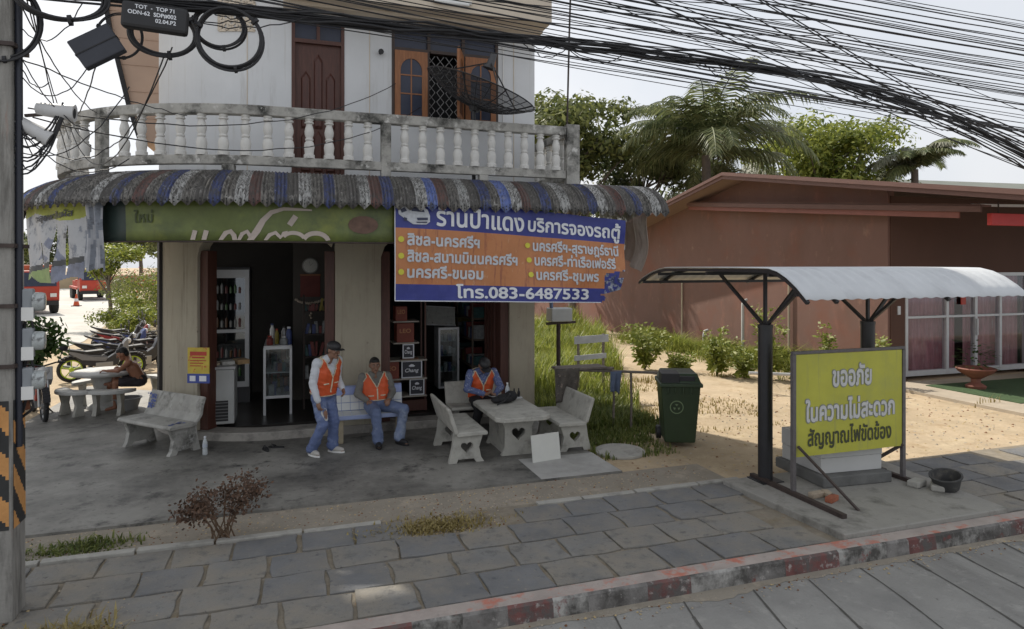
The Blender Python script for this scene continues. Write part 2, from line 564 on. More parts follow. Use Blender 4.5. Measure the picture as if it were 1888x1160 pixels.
# kerb
b = B()
x = -8.0
segs = []
while x < 18:
    x2 = x + rnd.uniform(.28, .62)
    segs.append((x, x2)); x = x2
for i, (xa, xb) in enumerate(segs):
    b.mat(i % 3 if i % 3 < 2 else 2)
    b.add([(xa, 4.895, .0), (xb, 4.895, .0), (xb, 4.91, .135), (xa, 4.91, .135)], [(0, 1, 2, 3)])
    b.add([(xa, 4.91, .135), (xb, 4.91, .135), (xb, 4.935, .152), (xa, 4.935, .152)], [(0, 1, 2, 3)])
    b.mat(3)
    b.add([(xa, 4.935, .152), (xb, 4.935, .152), (xb, 5.09, .152), (xa, 5.09, .152)], [(0, 1, 2, 3)])
b.mat(3)
b.add([(-8, 5.09, .152), (18.3, 5.09, .152), (18.3, 5.09, 0), (-8, 5.09, 0)], [(0, 1, 2, 3)])
tag(b.build('kerb', [m_kerb, m_kerbr, m_kerbw, m_kerbt], normals=False), kind='structure')

# pavement of rough stone slabs in sandy joints
b = B()
b.mat(2).box(-8, 18, 5.09, 7.02, .02, .128)


def stone(x0, x1, y0, y1, j=.022):
    P = [V((x0, y0, 0)), V((x1, y0, 0)), V((x1, y1, 0)), V((x0, y1, 0))]
    out = []
    for i in range(4):
        p = P[i] + V((rnd.uniform(-j, j), rnd.uniform(-j, j), 0)); q = P[(i + 1) % 4]
        out.append(p)
        for k in (.33, .67):
            m_ = P[i].lerp(q, k); out.append(m_ + V((rnd.uniform(-j, j) * .4, rnd.uniform(-j, j) * .4, 0)))
    c = (P[0] + P[2]) / 2
    z = .147 + rnd.uniform(-.004, .005)
    n = len(out)
    ti = [(c + (p - c) * .978) for p in out]
    tz = [z + rnd.uniform(-.002, .002) for p in out]
    vs = [(p.x, p.y, .12) for p in out] + [(p.x, p.y, z - .005) for p in out] + [(p.x, p.y, zz) for p, zz in zip(ti, tz)] + [(c.x, c.y, z + .003)]
    fs = []
    for i in range(n):
        k = (i + 1) % n
        fs += [(i, k, n + k, n + i), (n + i, n + k, 2 * n + k, 2 * n + i), (2 * n + i, 2 * n + k, 3 * n)]
    b.add(vs, fs)


rows = [(5.13, 5.56), (5.59, 6.02), (6.05, 6.47), (6.50, 6.90)]
for ri, (y0, y1) in enumerate(rows):
    x = -4.5 + ri * .23
    while x < 17:
        wd = rnd.uniform(.50, .62)
        if 4.95 < x + wd * .5 < 7.25: pass
        else:
            gone = (ri == 3 and .9 < x < 2.0) or (rnd.random() < .03 and x > 7.3)
            b.mat(1 if (ri >= 2 and x > 2.0 and rnd.random() < .8) or (ri == 3 and rnd.random() < .7) or rnd.random() < .25 else 0)
            if not gone: stone(x, x + wd - rnd.uniform(.02, .045), y0, y1)
        x += wd
tag(b.build('pavement', [m_stone, m_stone2, m_joint], smooth=30), kind='structure')
b = B()                        # edging stones along the back of the pavement
x = -4.5
while x < 4.9:
    wd = rnd.uniform(.55, .95)
    if not (.9 < x < 2.0): b.box(x, x + wd - .02, 6.93, 7.02, .05, .165 + rnd.uniform(-.02, .004))
    x += wd
tag(b.build('pavement_edging', m_conc, bevel=.008), kind='structure')
b = B(); b.box(-8, 5.2, 7.0, 7.75, .0, .122)
tag(b.build('earth_strip', m_strip), kind='structure')

# forecourt screed of the shop
b = B()
edge = [(-4.35, 7.72)] + [(x, 7.71 + .012 * noise.noise((x * 3, 0, 0))) for x in lin(-4.2, 4.0, 60)] + [(4.06, 7.71), (4.03, 9.0), (4.0, 10.9), (-4.2, 16.8), (-4.25, 12.6)]
edge = [(-4.3, 7.72)] + edge[1:]
b.prism([V((x, y, -.05)) for x, y in edge], [V((x, y, .15)) for x, y in edge])
tag(b.build('forecourt', m_slab), kind='structure')
b = B(); b.box(2.95, 4.045, 7.715, 8.6, .15, .1535)
pd = b.build('forecourt_patch', mat('paler_screed', (.36, .355, .34), .7, .1, 3, .1, 40, stains=[((.22, .215, .2), 2, .5, .75)])); tag(pd, kind='structure')  # paler rectangle at the right front corner of the forecourt
# pad of the bus-stop shelter
b = B()
b.prism([V(p) for p in ((4.97, 6.86, 0), (5.08, 5.1, 0), (7.3, 5.1, 0), (7.5, 6.9, 0))], [V(p) for p in ((4.97, 6.86, .2), (5.08, 5.1, .2), (7.3, 5.1, .2), (7.5, 6.9, .2))])
tag(b.build('shelter_pad', mat('worn_pad', (.29, .28, .255), .9, .15, 3, .3, 40, stains=[((.14, .135, .12), 3, .5, .7)]), bevel=.012), kind='structure')

b = B()                        # sand and dust gathered in the gutter
Ls_ = lin(-6, 14, 260)
for xa, xb in zip(Ls_, Ls_[1:]):
    wa, wb = (.09 + .11 * noise.noise((x_ * 1.3, 5, 0)) + .04 * noise.noise((x_ * 9, 2, 0)) for x_ in (xa, xb))
    b.add([(xa, 4.895 - max(wa, .01), .003), (xb, 4.895 - max(wb, .01), .003), (xb, 4.895, .012), (xa, 4.895, .012)], [(0, 1, 2, 3)])
tag(b.build('gutter_dirt', m_strip, normals=False), kind='structure')
# pebbles, crumbs and dead leaves lying in the joints and on the dirt
b = B()
for i in range(5200):
    q = rnd.random()
    if q < .30: x, y, z = rnd.uniform(-4, 5), rnd.uniform(6.95, 7.7), .122
    elif q < .4: x, y, z = rnd.gauss(1.4, .35), rnd.gauss(6.7, .18), .13
    elif q < .5: x, y, z = rnd.gauss(-1.7, .5), rnd.gauss(5.5, .35), .142
    elif q < .6: x, y, z = rnd.uniform(-2, 8), 4.88 - abs(rnd.gauss(0, .1)), .004
    else:
        x, y, z = rnd.uniform(4.2, 14), rnd.uniform(7.0, 12), .1
    s = rnd.uniform(.004, .016) * (1.9 if q > .6 else 1)
    b.mat(rnd.choice((0, 0, 1, 2)))
    a = rnd.uniform(0, 6.28); ca, sa = math.cos(a) * s, math.sin(a) * s
    h = s * rnd.uniform(.3, .9)
    b.add([(x + ca, y + sa, z), (x - sa, y + ca, z), (x - ca * .8, y - sa * .8, z), (x + sa, y - ca, z), (x + s * .1, y, z + h)],
          [(0, 1, 4), (1, 2, 4), (2, 3, 4), (3, 0, 4)])
tag(b.build('pebbles', [mat('pebble', (.36, .31, .24), .9, .2, 9), mat('dead_leaf', (.17, .075, .03), .8, .3, 9), mat('dry_straw', (.42, .32, .17), .8, .2, 9)]),
    'small stones, dead leaves and straw scattered on the earth and joints', 'litter', kind='stuff')

# ================================================================== the corner shop
shop = thing('shop_house', 'white corner shop house with rounded balustraded balcony above dark open shop doors', 'building', (1, 10.8, .15))
shop_loc = V((1, 10.8, .15))
H0 = 1.9


class W(B):
    """builder in world coordinates whose mesh is moved into its parent's frame"""
    def put(s, name, mats, parent, **k):
        o = parent; off = V((0, 0, 0)); Mt = Matrix.Identity(4)
        while o is not None:
            Mt = (Matrix.Translation(o.location) @ Matrix.Rotation(o.rotation_euler.z, 4, 'Z')) @ Mt; o = o.parent
        Mi = Mt.inverted()
        s.v = [tuple(Mi @ V(p)) for p in s.v]
        return s.build(name, mats, parent, **k)


def openings_top(L, a, c, top=3.25, r=.42, drop=.32):
    d = min(L - a, c - L)
    if d < 0: return top
    return top if d > r else top - drop * (1 - math.sqrt(max(0, 1 - (1 - d / r) ** 2)))


O1, O2, O3 = (-1.43, .67), (1.38, 3.55), (-4.6, -2.42)
b = W()
for a, c in ((O1[1], O2[0]), (O2[1], 4.0), (O3[1], O1[0]), (-5.1, O3[0])):
    ribbon(b, lin(a, c, 14), H0, H0 - .22, H0, .1, 3.98)
for a, c in (O1, O2, O3):
    ribbon(b, lin(a, c, 40), H0, H0 - .22, H0, lambda L, a=a, c=c: openings_top(L, a, c), 3.98)
b.box(3.8, 4.0, 11.02, 14.6, .1, 3.98)
b.box(-2.1, 4.0, 14.4, 14.6, .1, 3.98)
b.put('lower_wall', m_cream, shop)
# upper walls with door and window openings
UD, UW = (.02, .81, 4.1, 6.70), (1.55, 3.34, 5.1, 6.70)
b = W()
TOP = 11.6
ribbon(b, lin(-5.1, UD[0], 60), H0, H0 - .2, H0, 3.98, TOP)
ribbon(b, [UD[0], UD[1]], H0, H0 - .2, H0, UD[3], TOP)
ribbon(b, [UD[1], UW[0]], H0, H0 - .2, H0, 3.98, TOP)
ribbon(b, [UW[0], UW[1]], H0, H0 - .2, H0, 3.98, UW[2])
ribbon(b, [UW[0], UW[1]], H0, H0 - .2, H0, UW[3], TOP)
ribbon(b, [UW[1], 4.0], H0, H0 - .2, H0, 3.98, TOP)
b.box(3.8, 4.0, 11.0, 14.6, 3.98, TOP)
b.box(-2.1, 4.0, 14.4, 14.6, 3.98, TOP)
b.put('upper_wall', m_white, shop)
b = W(); ribbon(b, lin(-5.0, 4.3, 50), H0, 0.0, H0 + 2.2, TOP, TOP + .25); b.box(-4.1, 4.3, 12.7, 15.2, TOP, TOP + .25)  # roof out of view, its overhang widened to shade the pavement
b.put('roof', m_beige, shop)
b = W()                       # beige canopy slab over the upper windows, with its down-stand beam
b.box(-.1, 4.06, 10.15, 10.8, 6.76, 8.3); b.box(-.1, 4.04, 10.5, 10.795, 6.71, 6.762)
b.put('upper_canopy', m_beige, shop)
b = W(); b.cyl((2.1, 10.1, 6.86), (2.65, 10.1, 6.86), .025, n=8); b.box(2.05, 2.7, 10.1, 10.148, 6.88, 6.92)
b.put('tube_light', m_whitep, shop)
b = W()                       # tan wing at the rear, oversailing the side street
A = [(-3.45, 14.3, 9.2), (-3.33, 14.3, 8.18), (-3.2, 14.3, 7.28), (-2.88, 14.3, 5.83), (-2.68, 14.3, 5.15), (-2.101, 14.3, 5.15), (-2.101, 14.3, 9.2)]
b.prism([V(p) for p in A], [V((p[0], 16, p[2])) for p in A])
for z in (5.6, 6.1, 6.6, 7.1, 7.6, 8.1): b.box(-2.85 - max(0, (z - 5.9) * .25), -2.12, 14.285, 14.302, z, z + .02)
b.put('rear_wing', m_tan, shop)
b = W()
P_ = [(-3.47, 9.2), (-3.35, 8.18), (-3.22, 7.28), (-2.90, 5.83), (-2.70, 5.15)]
for (xa, za), (xb, zb) in zip(P_, P_[1:]): b.bar((xa, 14.26, za), (xb, 14.26, zb), .05, .08)
b.put('wing_edge', m_dark, shop)
# sill / step and floor
b = W(); ribbon(b, lin(-4.5, 4.0, 50), H0, H0 - .3, H0 + .06, .1, .275)
b.put('door_step', mat('worn_step', (.33, .31, .28), .85, .15, 4, .2, 40, stains=[((.1, .095, .09), 3, .5, .75)]), shop, bevel=.015)
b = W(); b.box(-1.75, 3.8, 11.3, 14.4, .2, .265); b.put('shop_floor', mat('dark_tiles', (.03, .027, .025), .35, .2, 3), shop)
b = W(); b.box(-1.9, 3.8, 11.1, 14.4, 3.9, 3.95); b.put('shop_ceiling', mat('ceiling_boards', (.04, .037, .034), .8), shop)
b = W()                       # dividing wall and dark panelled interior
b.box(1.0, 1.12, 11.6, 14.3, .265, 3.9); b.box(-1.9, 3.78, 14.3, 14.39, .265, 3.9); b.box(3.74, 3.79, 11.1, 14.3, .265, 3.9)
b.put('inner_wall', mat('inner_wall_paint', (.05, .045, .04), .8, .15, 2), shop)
b = W()                       # ventilation blocks
for i in range(4):
    for j in range(4):
        p = path(-1.05 + i * .14, H0, H0 + .012); q = path(-1.05 + i * .14 + .125, H0, H0 + .012); z = 6.35 + j * .14
        pm = path(-1.05 + i * .14 + .0625, H0, H0 + .03)
        for a, c in (((p.x, p.y, z), (q.x, q.y, z)), ((p.x, p.y, z), (p.x, p.y, z + .13)), ((p.x, p.y, z), (q.x, q.y, z + .13)), ((q.x, q.y, z), (p.x, p.y, z + .13))):
            b.bar(a, c, .016, .03)
b.put('vent_blocks', m_beige, shop)
b = W(); b.cyl((1.37, 10.74, 6.2), (1.37, 10.8, 6.2), .03, n=8); b.cyl((1.37, 10.7, 6.19), (1.37, 10.76, 6.2), .045, .03, n=8)
b.put('wall_bracket', m_black, shop)
for xr in (-.62, 1.2, 3.62):    # faint vertical render joints on the upper wall
    b = W(); p = path(xr, H0, H0 + .003); b.box(p.x - .006, p.x + .006, p.y - .004, p.y + .01, 4.1, 6.7); b.put('render_joint', m_beige, shop)


def shop_door_frame(L0, L1, name='door_frame'):
    for a, c in ((L0 + .005, L0 + .15), (L1 - .15, L1 - .005)):
        b = W(); ribbon(b, [a, c], H0, H0 - .26, H0 - .05, .275, 3.02)
        b.put(name, m_wood, shop, bevel=.006)


shop_door_frame(*O1); shop_door_frame(*O2)
b = W(); ribbon(b, lin(-2.56, -2.42, 2), H0, H0 - .2, H0 + .05, .15, 3.2); b.put('side_door_post', mat('black_door_post', (.03, .028, .027), .6), shop)
b = W()
for i in range(9):             # folded wooden shutters inside the second door
    b.box(3.40 - .03 * (i % 2), 3.44, 11.05 + i * .09, 11.12 + i * .09, .29, 3.0)
b.put('folded_shutters', m_wood, shop)
b = W()
for i in range(6): b.box(-1.28, -1.22, 11.32 + i * .08, 11.38 + i * .08, .29, 3.0)
b.put('folded_shutters', m_wood, shop)

# upstairs door
door = thing('upstairs_door', None, None, (.02 - 1, 0, 4.1 - .15)); door.parent = shop
for k in ('label', 'category'):
    if k in door: del door[k]
b = B(); b.box(0, .79, .05, .1, 0, 2.14)
b.build('door_leaf', m_wood, door)
b = B()
for x0, x1, z0, z1 in ((.14, .28, .15, .7), (.33, .46, .15, .7), (.51, .65, .15, .7), (.14, .28, .82, 1.62), (.33, .46, .82, 1.9), (.51, .65, .82, 1.62)):
    zt = z1
    A = [(x0, z0), (x1, z0), (x1, zt), ((x0 + x1) / 2, zt + .1), (x0, zt)]
    b.prism([V((x, .05, z)) for x, z in A], [V(((x - (x0 + x1) / 2) * .72 + (x0 + x1) / 2, .022, (z - (z0 + zt) / 2) * .9 + (z0 + zt) / 2)) for x, z in A])
b.build('door_panel', mat('polished_red_wood', (.075, .026, .018), .45, .25, 6, stretch=(6, 6, .8)), door)
b = B()
for x0, x1, z0, z1 in ((0, .05, 0, 2.6), (.74, .79, 0, 2.6), (.05, .74, 2.14, 2.2), (.05, .74, 2.54, 2.6), (.37, .42, 2.2, 2.54)):
    b.box(x0, x1, -.01, .12, z0, z1)
b.build('frame', m_wood, door)
b = B(); b.box(.05, .74, .06, .075, 2.2, 2.54); b.build('transom_glass', m_glassd, door)

# upstairs window: three transoms, three leaves with arched glazing, the middle one swung out
win = bpy.data.objects.new('upstairs_window', None); COL.objects.link(win); win.parent = shop; win.location = (.55, 0, 4.95)
b = B()
for x0, x1, z0, z1 in ((0, .045, 0, 1.6), (1.745, 1.79, 0, 1.6), (.58, .63, 1.2, 1.6), (1.16, 1.21, 1.2, 1.6), (.58, .615, 0, 1.2), (1.175, 1.21, 0, 1.2),
                       (.045, .58, 1.17, 1.22), (.63, 1.16, 1.17, 1.22), (1.21, 1.745, 1.17, 1.22), (.045, 1.745, 1.56, 1.6), (.045, .58, 0, .04), (.615, 1.175, 0, .04), (1.21, 1.745, 0, .04)):
    b.box(x0, x1, -.012, .1, z0, z1)
b.build('frame', mat('dark_brown_wood', (.05, .03, .022), .5, .2, 6), win)
b = B(); b.box(.045, .58, .04, .05, 1.22, 1.56); b.box(.63, 1.16, .04, .05, 1.22, 1.56); b.box(1.21, 1.745, .04, .05, 1.22, 1.56)
b.build('transom_glass', m_glassd, win)


def leaf():
    wd, ht = .53, 1.12
    arch = [(.09, .08), (.44, .08), (.44, .80)] + [(.265 + .175 * math.cos(R(a)), .80 + .2 * math.sin(R(a))) for a in range(15, 180, 15)] + [(.09, .80)]
    vs, fs = shape2d([[(0, 0), (wd, 0), (wd, ht), (0, ht)], arch], .04)
    b = B(); b.add([(p.x, p.z, p.y) for p in vs], fs)
    b.box(.255, .275, -.015, .015, .08, 1.0)
    for z in (.42, .72): b.box(.09, .255, -.015, .015, z, z + .02); b.box(.275, .44, -.015, .015, z, z + .02)
    g = B(); g.box(.09, .44, -.004, .004, .08, 1.0)
    return b, g


for x, ang in ((.047, 0), (1.213, 0), (1.17, 112)):
    e = bpy.data.objects.new('window_leaf', None)
    b, g = leaf()
    o = b.build('window_leaf', m_wood2, win); o.location = (x, -.02 if ang == 0 else -.03, .045); o.rotation_euler.z = 0 if ang == 0 else R(180 + 68)
    gg = g.build('pane', m_glassd, o)
b = B()
for i in range(4):
    x = .66 + i * .15
    for k in range(7):
        z = .1 + k * .15
        b.tube([(x - .06, .06, z), (x, .06, z + .07), (x - .06, .06, z + .15)], .006, 4)
        b.tube([(x + .06, .06, z), (x, .06, z + .07), (x + .06, .06, z + .15)], .006, 4)
b.build('grille', mat('pale_iron', (.42, .42, .42), .5), win)
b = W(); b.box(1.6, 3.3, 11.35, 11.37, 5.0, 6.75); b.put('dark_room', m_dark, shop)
b = W(); b.cyl((3.42, 10.76, 5.1), (3.42, 10.76, 6.5), .012, n=6); b.put('wall_cable', m_whitep, shop)

# ------------------------------------------------------------------ balcony
balc = bpy.data.objects.new('balcony', None); COL.objects.link(balc); balc.parent = shop
RB, KX = 3.05, 1.065
BL = -6.0
b = W()
ribbon(b, lin(BL, 4.34, 70), RB, H0 + .01, RB + .05, 3.9, 4.06, KX); b.box(4.0, 4.34, 10.8, 11.9, 3.9, 4.06)
b.put('floor_slab', m_rail, balc)
b = W(); ribbon(b, lin(BL, 4.08, 70), RB, RB - .07, RB + .07, 4.82, 4.955, KX); b.box(4.13, 4.28, 9.8, 11.9, 4.82, 4.955)
b.put('top_rail', m_rail, balc, bevel=.012)
b = W(); ribbon(b, lin(BL, 4.08, 70), RB, RB - .05, RB + .05, 4.15, 4.275, KX); b.box(4.14, 4.26, 9.8, 11.9, 4.15, 4.275)
b.put('bottom_rail', m_rail, balc, bevel=.01)
for L, hw, zt in ((1.3, .07, 4.948), (-2.55, .07, 4.948), (4.2, .11, 5.0), (-.75, .08, 4.149), (2.75, .07, 4.149)):
    b = W(); p = path(L, RB, RB, KX)
    th = max(0, (CX0 - L) / RB) if L < CX0 else 0
    M = Matrix.Translation(p) @ Matrix.Rotation(-th, 4, 'Z')
    b.box(-hw, hw, -.062, .062, 4.06, zt, M)
    b.put('balcony_post', m_rail, balc, bevel=.01)
prof = [(r_ * 1.2, z_) for r_, z_ in [(.062, 0), (.062, .05), (.05, .06), (.053, .1), (.06, .16), (.05, .22), (.036, .24), (.046, .25), (.046, .27), (.036, .28), (.05, .33), (.053, .37), (.045, .42), (.034, .46), (.034, .475), (.052, .485), (.052, .5), (.036, .51), (.05, .53), (.05, .545)]]
bm0 = B().lathe(prof, 12)
me = bm0.mesh('baluster'); me.materials.append(m_balu)
me.polygons.foreach_set('use_smooth', [True] * len(me.polygons)); me.set_sharp_from_angle(angle=R(50))
spots = []
L = 3.93
while L > BL + .1:
    if min(abs(L - 1.3), abs(L + 2.55)) > .15: spots.append(path(L, RB, RB, KX))
    L -= .262 if L > 1.3 else .266
spots += [V((4.2, 10.05 + .28 * i, 0)) for i in range(7)]
for p in spots:
    o = bpy.data.objects.new('baluster', me); COL.objects.link(o); o.parent = balc
    o.location = (p.x - shop_loc.x, p.y - shop_loc.y, 4.275 - shop_loc.z); o.rotation_euler.z = rnd.uniform(0, 6)

# ------------------------------------------------------------------ awning of coloured corrugated sheets with scalloped ends
RA = 3.72
cols = {'g': mat('dirty_grey_sheet', (.19, .18, .165), .6, .3, 7, .1, 50, stretch=(5, 5, .4), stains=[((.05, .047, .043), 7, .44, .58, (5, 5, .35)), ((.07, .065, .06), 6, .5, .7), ((.42, .41, .39), 9, .6, .7)]),  # dark streaks colour in both grime and the shade of the grooves
        'b': mat('faded_blue_sheet', (.055, .075, .20), .55, .3, 7, .1, 50, stretch=(5, 5, .4), stains=[((.055, .052, .05), 7, .44, .58, (5, 5, .35)), ((.08, .078, .075), 5, .5, .68), ((.3, .34, .45), 12, .6, .72)]),
        'B': mat('bright_blue_sheet', (.13, .18, .42), .5, .2, 7, .1, 50, stains=[((.07, .07, .08), 7, .5, .62, (5, 5, .35)), ((.3, .3, .33), 8, .55, .7)]),
        'w': mat('dirty_white_sheet', (.42, .42, .41), .55, .2, 7, .1, 50, stretch=(5, 5, .4), stains=[((.07, .066, .06), 7, .46, .58, (5, 5, .35)), ((.10, .095, .09), 6, .5, .68)]),
        'r': mat('faded_red_sheet', (.14, .07, .06), .6, .3, 7, .1, 50, stains=[((.07, .06, .055), 7, .44, .58, (5, 5, .35)), ((.1, .09, .085), 6, .48, .68)]),
        'k': mat('blackened_sheet', (.085, .08, .075), .65, .3, 7, .1, 50, stains=[((.25, .24, .22), 7, .56, .68, (5, 5, .35)), ((.3, .29, .28), 11, .58, .7)])}
keys = list(cols)
aw_prof = [(2.98, 4.08), (3.2, 4.045), (3.42, 3.965), (3.6, 3.86), (3.72, 3.745), (3.775, 3.645)]
seq = 'gkbggwkgrgbkgwgkgbgkwgrgkbgwgkgbkgBgrkwgbgkg' + 'gwkbgrgbwgkbgwrgbkwgbgkwrbgkwBrgwkbgBwrkbgwgkbwgrkbgwkgbgwkbgwgbkgwgkbgwgbwk'
b = W()
dL = .0155
Ls = lin(-9.2, 5.5, int(14.7 / dL))
blk = .15
rows_ = []
for i, L in enumerate(Ls):
    bi = int((L + 9.2) / blk); fr = ((L + 9.2) / blk) % 1
    amp = .012 * math.sin(2 * math.pi * (L + 9.2) / .05)
    jt = noise.noise((bi * 1.7, 3.1, 0)) * .02
    vs = []
    for k, (r, z) in enumerate(aw_prof):
        p = path(L, RA, r + amp * .7, 1.02)
        vs.append((p.x, p.y, z + amp + (jt if k > 3 else 0)))
    tip = -.028 - .075 * (1 - abs(fr - .5) * 2) - .01 * noise.noise((bi * 3.3, 9, 1))      # scalloped tabs
    p = path(L, RA, 3.785 + amp * .7, 1.02)
    vs.append((p.x, p.y, 3.63 + tip + jt))
    rows_.append(vs)
nr = len(rows_[0])
vv = [p for r in rows_ for p in r]
o0 = len(b.v); b.v += vv
for i in range(len(Ls) - 1):
    bi = int((Ls[i] + 9.2) / blk + 1e-6)
    ch = seq[bi % len(seq)]
    if Ls[i] < -4.6: ch = 'gkgg'[bi % 4]
    for k in range(nr - 1):
        b.f.append((o0 + i * nr + k, o0 + (i + 1) * nr + k, o0 + (i + 1) * nr + k + 1, o0 + i * nr + k + 1)); b.m.append(keys.index(ch))
b.mat(len(keys))             # punched holes in the tabs
for bi in range(int(14.7 / blk)):
    L = -9.2 + (bi + .5) * blk
    for dx, dz in ((0, -.045), (0, .0), (-.05, -.02), (.05, -.02)):
        p = path(L + dx, RA, 3.801, 1.02); q = path(L + dx, RA, 3.806, 1.02)
        b.cyl((p.x, p.y, 3.625 + dz), (q.x, q.y, 3.625 + dz), .010, n=6)
aw = b.put('awning', [cols[k] for k in keys] + [m_dark], shop, smooth=60)
md = aw.modifiers.new('thick', 'SOLIDIFY'); md.thickness = .003
b = W()
for L in (-6.5, -5, -3.4, -1.9, -.4, 1.3, 2.9, 4.6, 5.35):
    p, q = path(L, RA, 2.0 if L < 4.1 else 3.0), path(L, RA, 3.7)
    b.bar((p.x, p.y, 3.86), (q.x, q.y, 3.66), .04, .04)
for r, z in ((3.68, 3.63), (3.0, 3.95)):
    b.tube([(*path(L, RA, r).xy, z) for L in lin(-8.5, 5.45, 50)], .02, 6)
b.put('awning_frame', m_rusty, shop)

# ------------------------------------------------------------------ green shop banner
m_green = mat('green_banner_vinyl', (.16, .20, .055), .5, .35, 1.3, .05, 8, stains=[((.075, .095, .045), 1.1, .42, .7), ((.26, .29, .06), 1.7, .52, .78)])
m_dgreen = mat('dark_teal_banner_vinyl', (.035, .055, .05), .5, .3, 2)
RG = 3.56
gl0, gl1 = -2.62, 1.36


def gmap(L, v, o=0.0):
    ph = .012 * math.sin(L * 5.1 + v * 3) + .01 * math.sin(L * 11)
    p = path(L, RG, RG + ph + o)
    return V((p.x, p.y, v))


gb = thing('green_banner', 'long green vinyl shop banner with pale brush lettering hung under the coloured awning', 'banner', gmap(-.5, 3.12))
b = W()
n = 80
for i in range(n):
    a, c = gl0 + (gl1 - gl0) * i / n, gl0 + (gl1 - gl0) * (i + 1) / n
    for j in range(4):
        z0, z1 = 3.11 + j * .14, 3.11 + (j + 1) * .14
        b.mat(1 if i < 11 else (0))
        b.add([gmap(a, z0), gmap(c, z0), gmap(c, z1), gmap(a, z1)], [(0, 1, 2, 3)])
o = b.put('vinyl_sheet', [m_green, m_dgreen], gb, smooth=60)
weld(o)
md = o.modifiers.new('thick', 'SOLIDIFY'); md.thickness = .004
b = W(); b.tube([gmap(L, 3.10, .0) for L in lin(gl0, gl1, 50)], .012, 6); b.put('hem_pole', m_rusty, gb)
b = W()
put_text(b, 'ใหม่', .19, lambda u, v: gmap(-1.95 + u, 3.34 + v, .012), .004)
b.put('small_lettering', mat('dim_lettering', (.06, .08, .03), .6), gb)
b = W()                        # large pale brush letters, cut off by the lower hem
T = lambda u, v, o=.014: gmap(-1.28 + u, 3.12 + v, o)


def brush(pts, wd):
    """flat brush stroke, clipped at the hem"""
    P = [V((x, y)) for x, y in pts]
    L_, R_ = [], []
    for i, p in enumerate(P):
        t = (P[min(i + 1, len(P) - 1)] - P[max(i - 1, 0)]).normalized(); nn = V((-t.y, t.x))
        wv = wd if not callable(wd) else wd(i / (len(P) - 1))
        L_.append(p + nn * wv / 2); R_.append(p - nn * wv / 2)
    vs = [T(q.x, max(q.y, .0)) for q in L_ + R_]; k = len(P)
    b.add(vs, [(i, i + 1, k + i + 1, k + i) for i in range(k - 1)])


arc = lambda cx, cy, rx, ry, a0, a1, n=14: [(cx + rx * math.cos(R(a0 + (a1 - a0) * i / n)), cy + ry * math.sin(R(a0 + (a1 - a0) * i / n))) for i in range(n + 1)]
brush([(.10, -.02), (.13, .12)], .06); brush([(.24, -.02), (.27, .12)], .06)
brush([(.44, -.02), (.50, .09), (.56, .11), (.60, .06), (.61, -.02)], .06)
brush([(.66, -.02), (.70, .08), (.76, .11), (.80, .05)], .05)
brush([(.80, -.03), (.88, .12), (.95, .25), (1.05, .36), (1.2, .41), (1.4, .405), (1.55, .40)], lambda t: .075 * (1 - t) + .02)
brush([(.98, -.02), (1.03, .07), (1.10, .10), (1.16, .04), (1.20, .09), (1.25, .1)], .05)
brush([(1.27, .20), (1.35, .32)], .07)
brush(arc(1.32, .0, .14, .10, 150, 20), .05); brush(arc(1.60, -.02, .16, .12, 160, 10), .06)
b.put('large_lettering', mat('pale_pink_lettering', (.50, .43, .38), .6, .08, 5), gb)
b = W()
cs = []
for i in range(14):
    a = R(360 * i / 14); cs.append(gmap(.93 + .2 * math.cos(a), 3.34 + .12 * math.sin(a), .012))
b.add(cs + [gmap(.93, 3.34, .012)], [(i, (i + 1) % 14, 14) for i in range(14)])
b.put('printed_face_patch', mat('printed_skin', (.15, .085, .06), .6, .4, 9), gb)

# ------------------------------------------------------------------ blue and orange van booking banner
m_bblue = mat('blue_banner_vinyl', (.03, .04, .23), .42, .14, 3, .25, 5, stains=[((.06, .075, .3), 2.5, .55, .8)])
m_borange = mat('orange_banner_vinyl', (.50, .20, .075), .42, .12, 2, .25, 5, stains=[((.33, .12, .06), 3, .56, .64, (4, 1, .5)), ((.60, .36, .2), 4, .6, .72, (3, 1, 1.2)), ((.36, .11, .04), 2.0, .52, .75)])
bx0, bx1 = 1.335, 4.78


def bmap(u, v, o=0.0):
    """u 0..1 to the right, v 0..1 upwards on the hanging vinyl"""
    x = bx0 + u * (bx1 - bx0)
    zt = 3.70 - .23 * u ** 1.3; zb = 2.32 - .085 * u
    z = zb + (zt - zb) * v
    fold = .022 * math.sin(u * 19 + v * 4.2) * (.4 + .6 * u) * (1.3 - v) + .02 * math.sin(u * 7 - v * 4) + .006 * math.sin(u * 33 - v * 7)
    fold += .035 * math.sin(v * 10 + u * 14) * max(0, u - .78) * 4
    cr = 0
    if u > .9 and v < .42: cr = .10 * (u - .9) * 10 * (1 - v / .42)           # lower right corner curls over
    return V((x - cr * 1.2, 9.0 + fold - o - cr * 1.1, z + cr * .95))


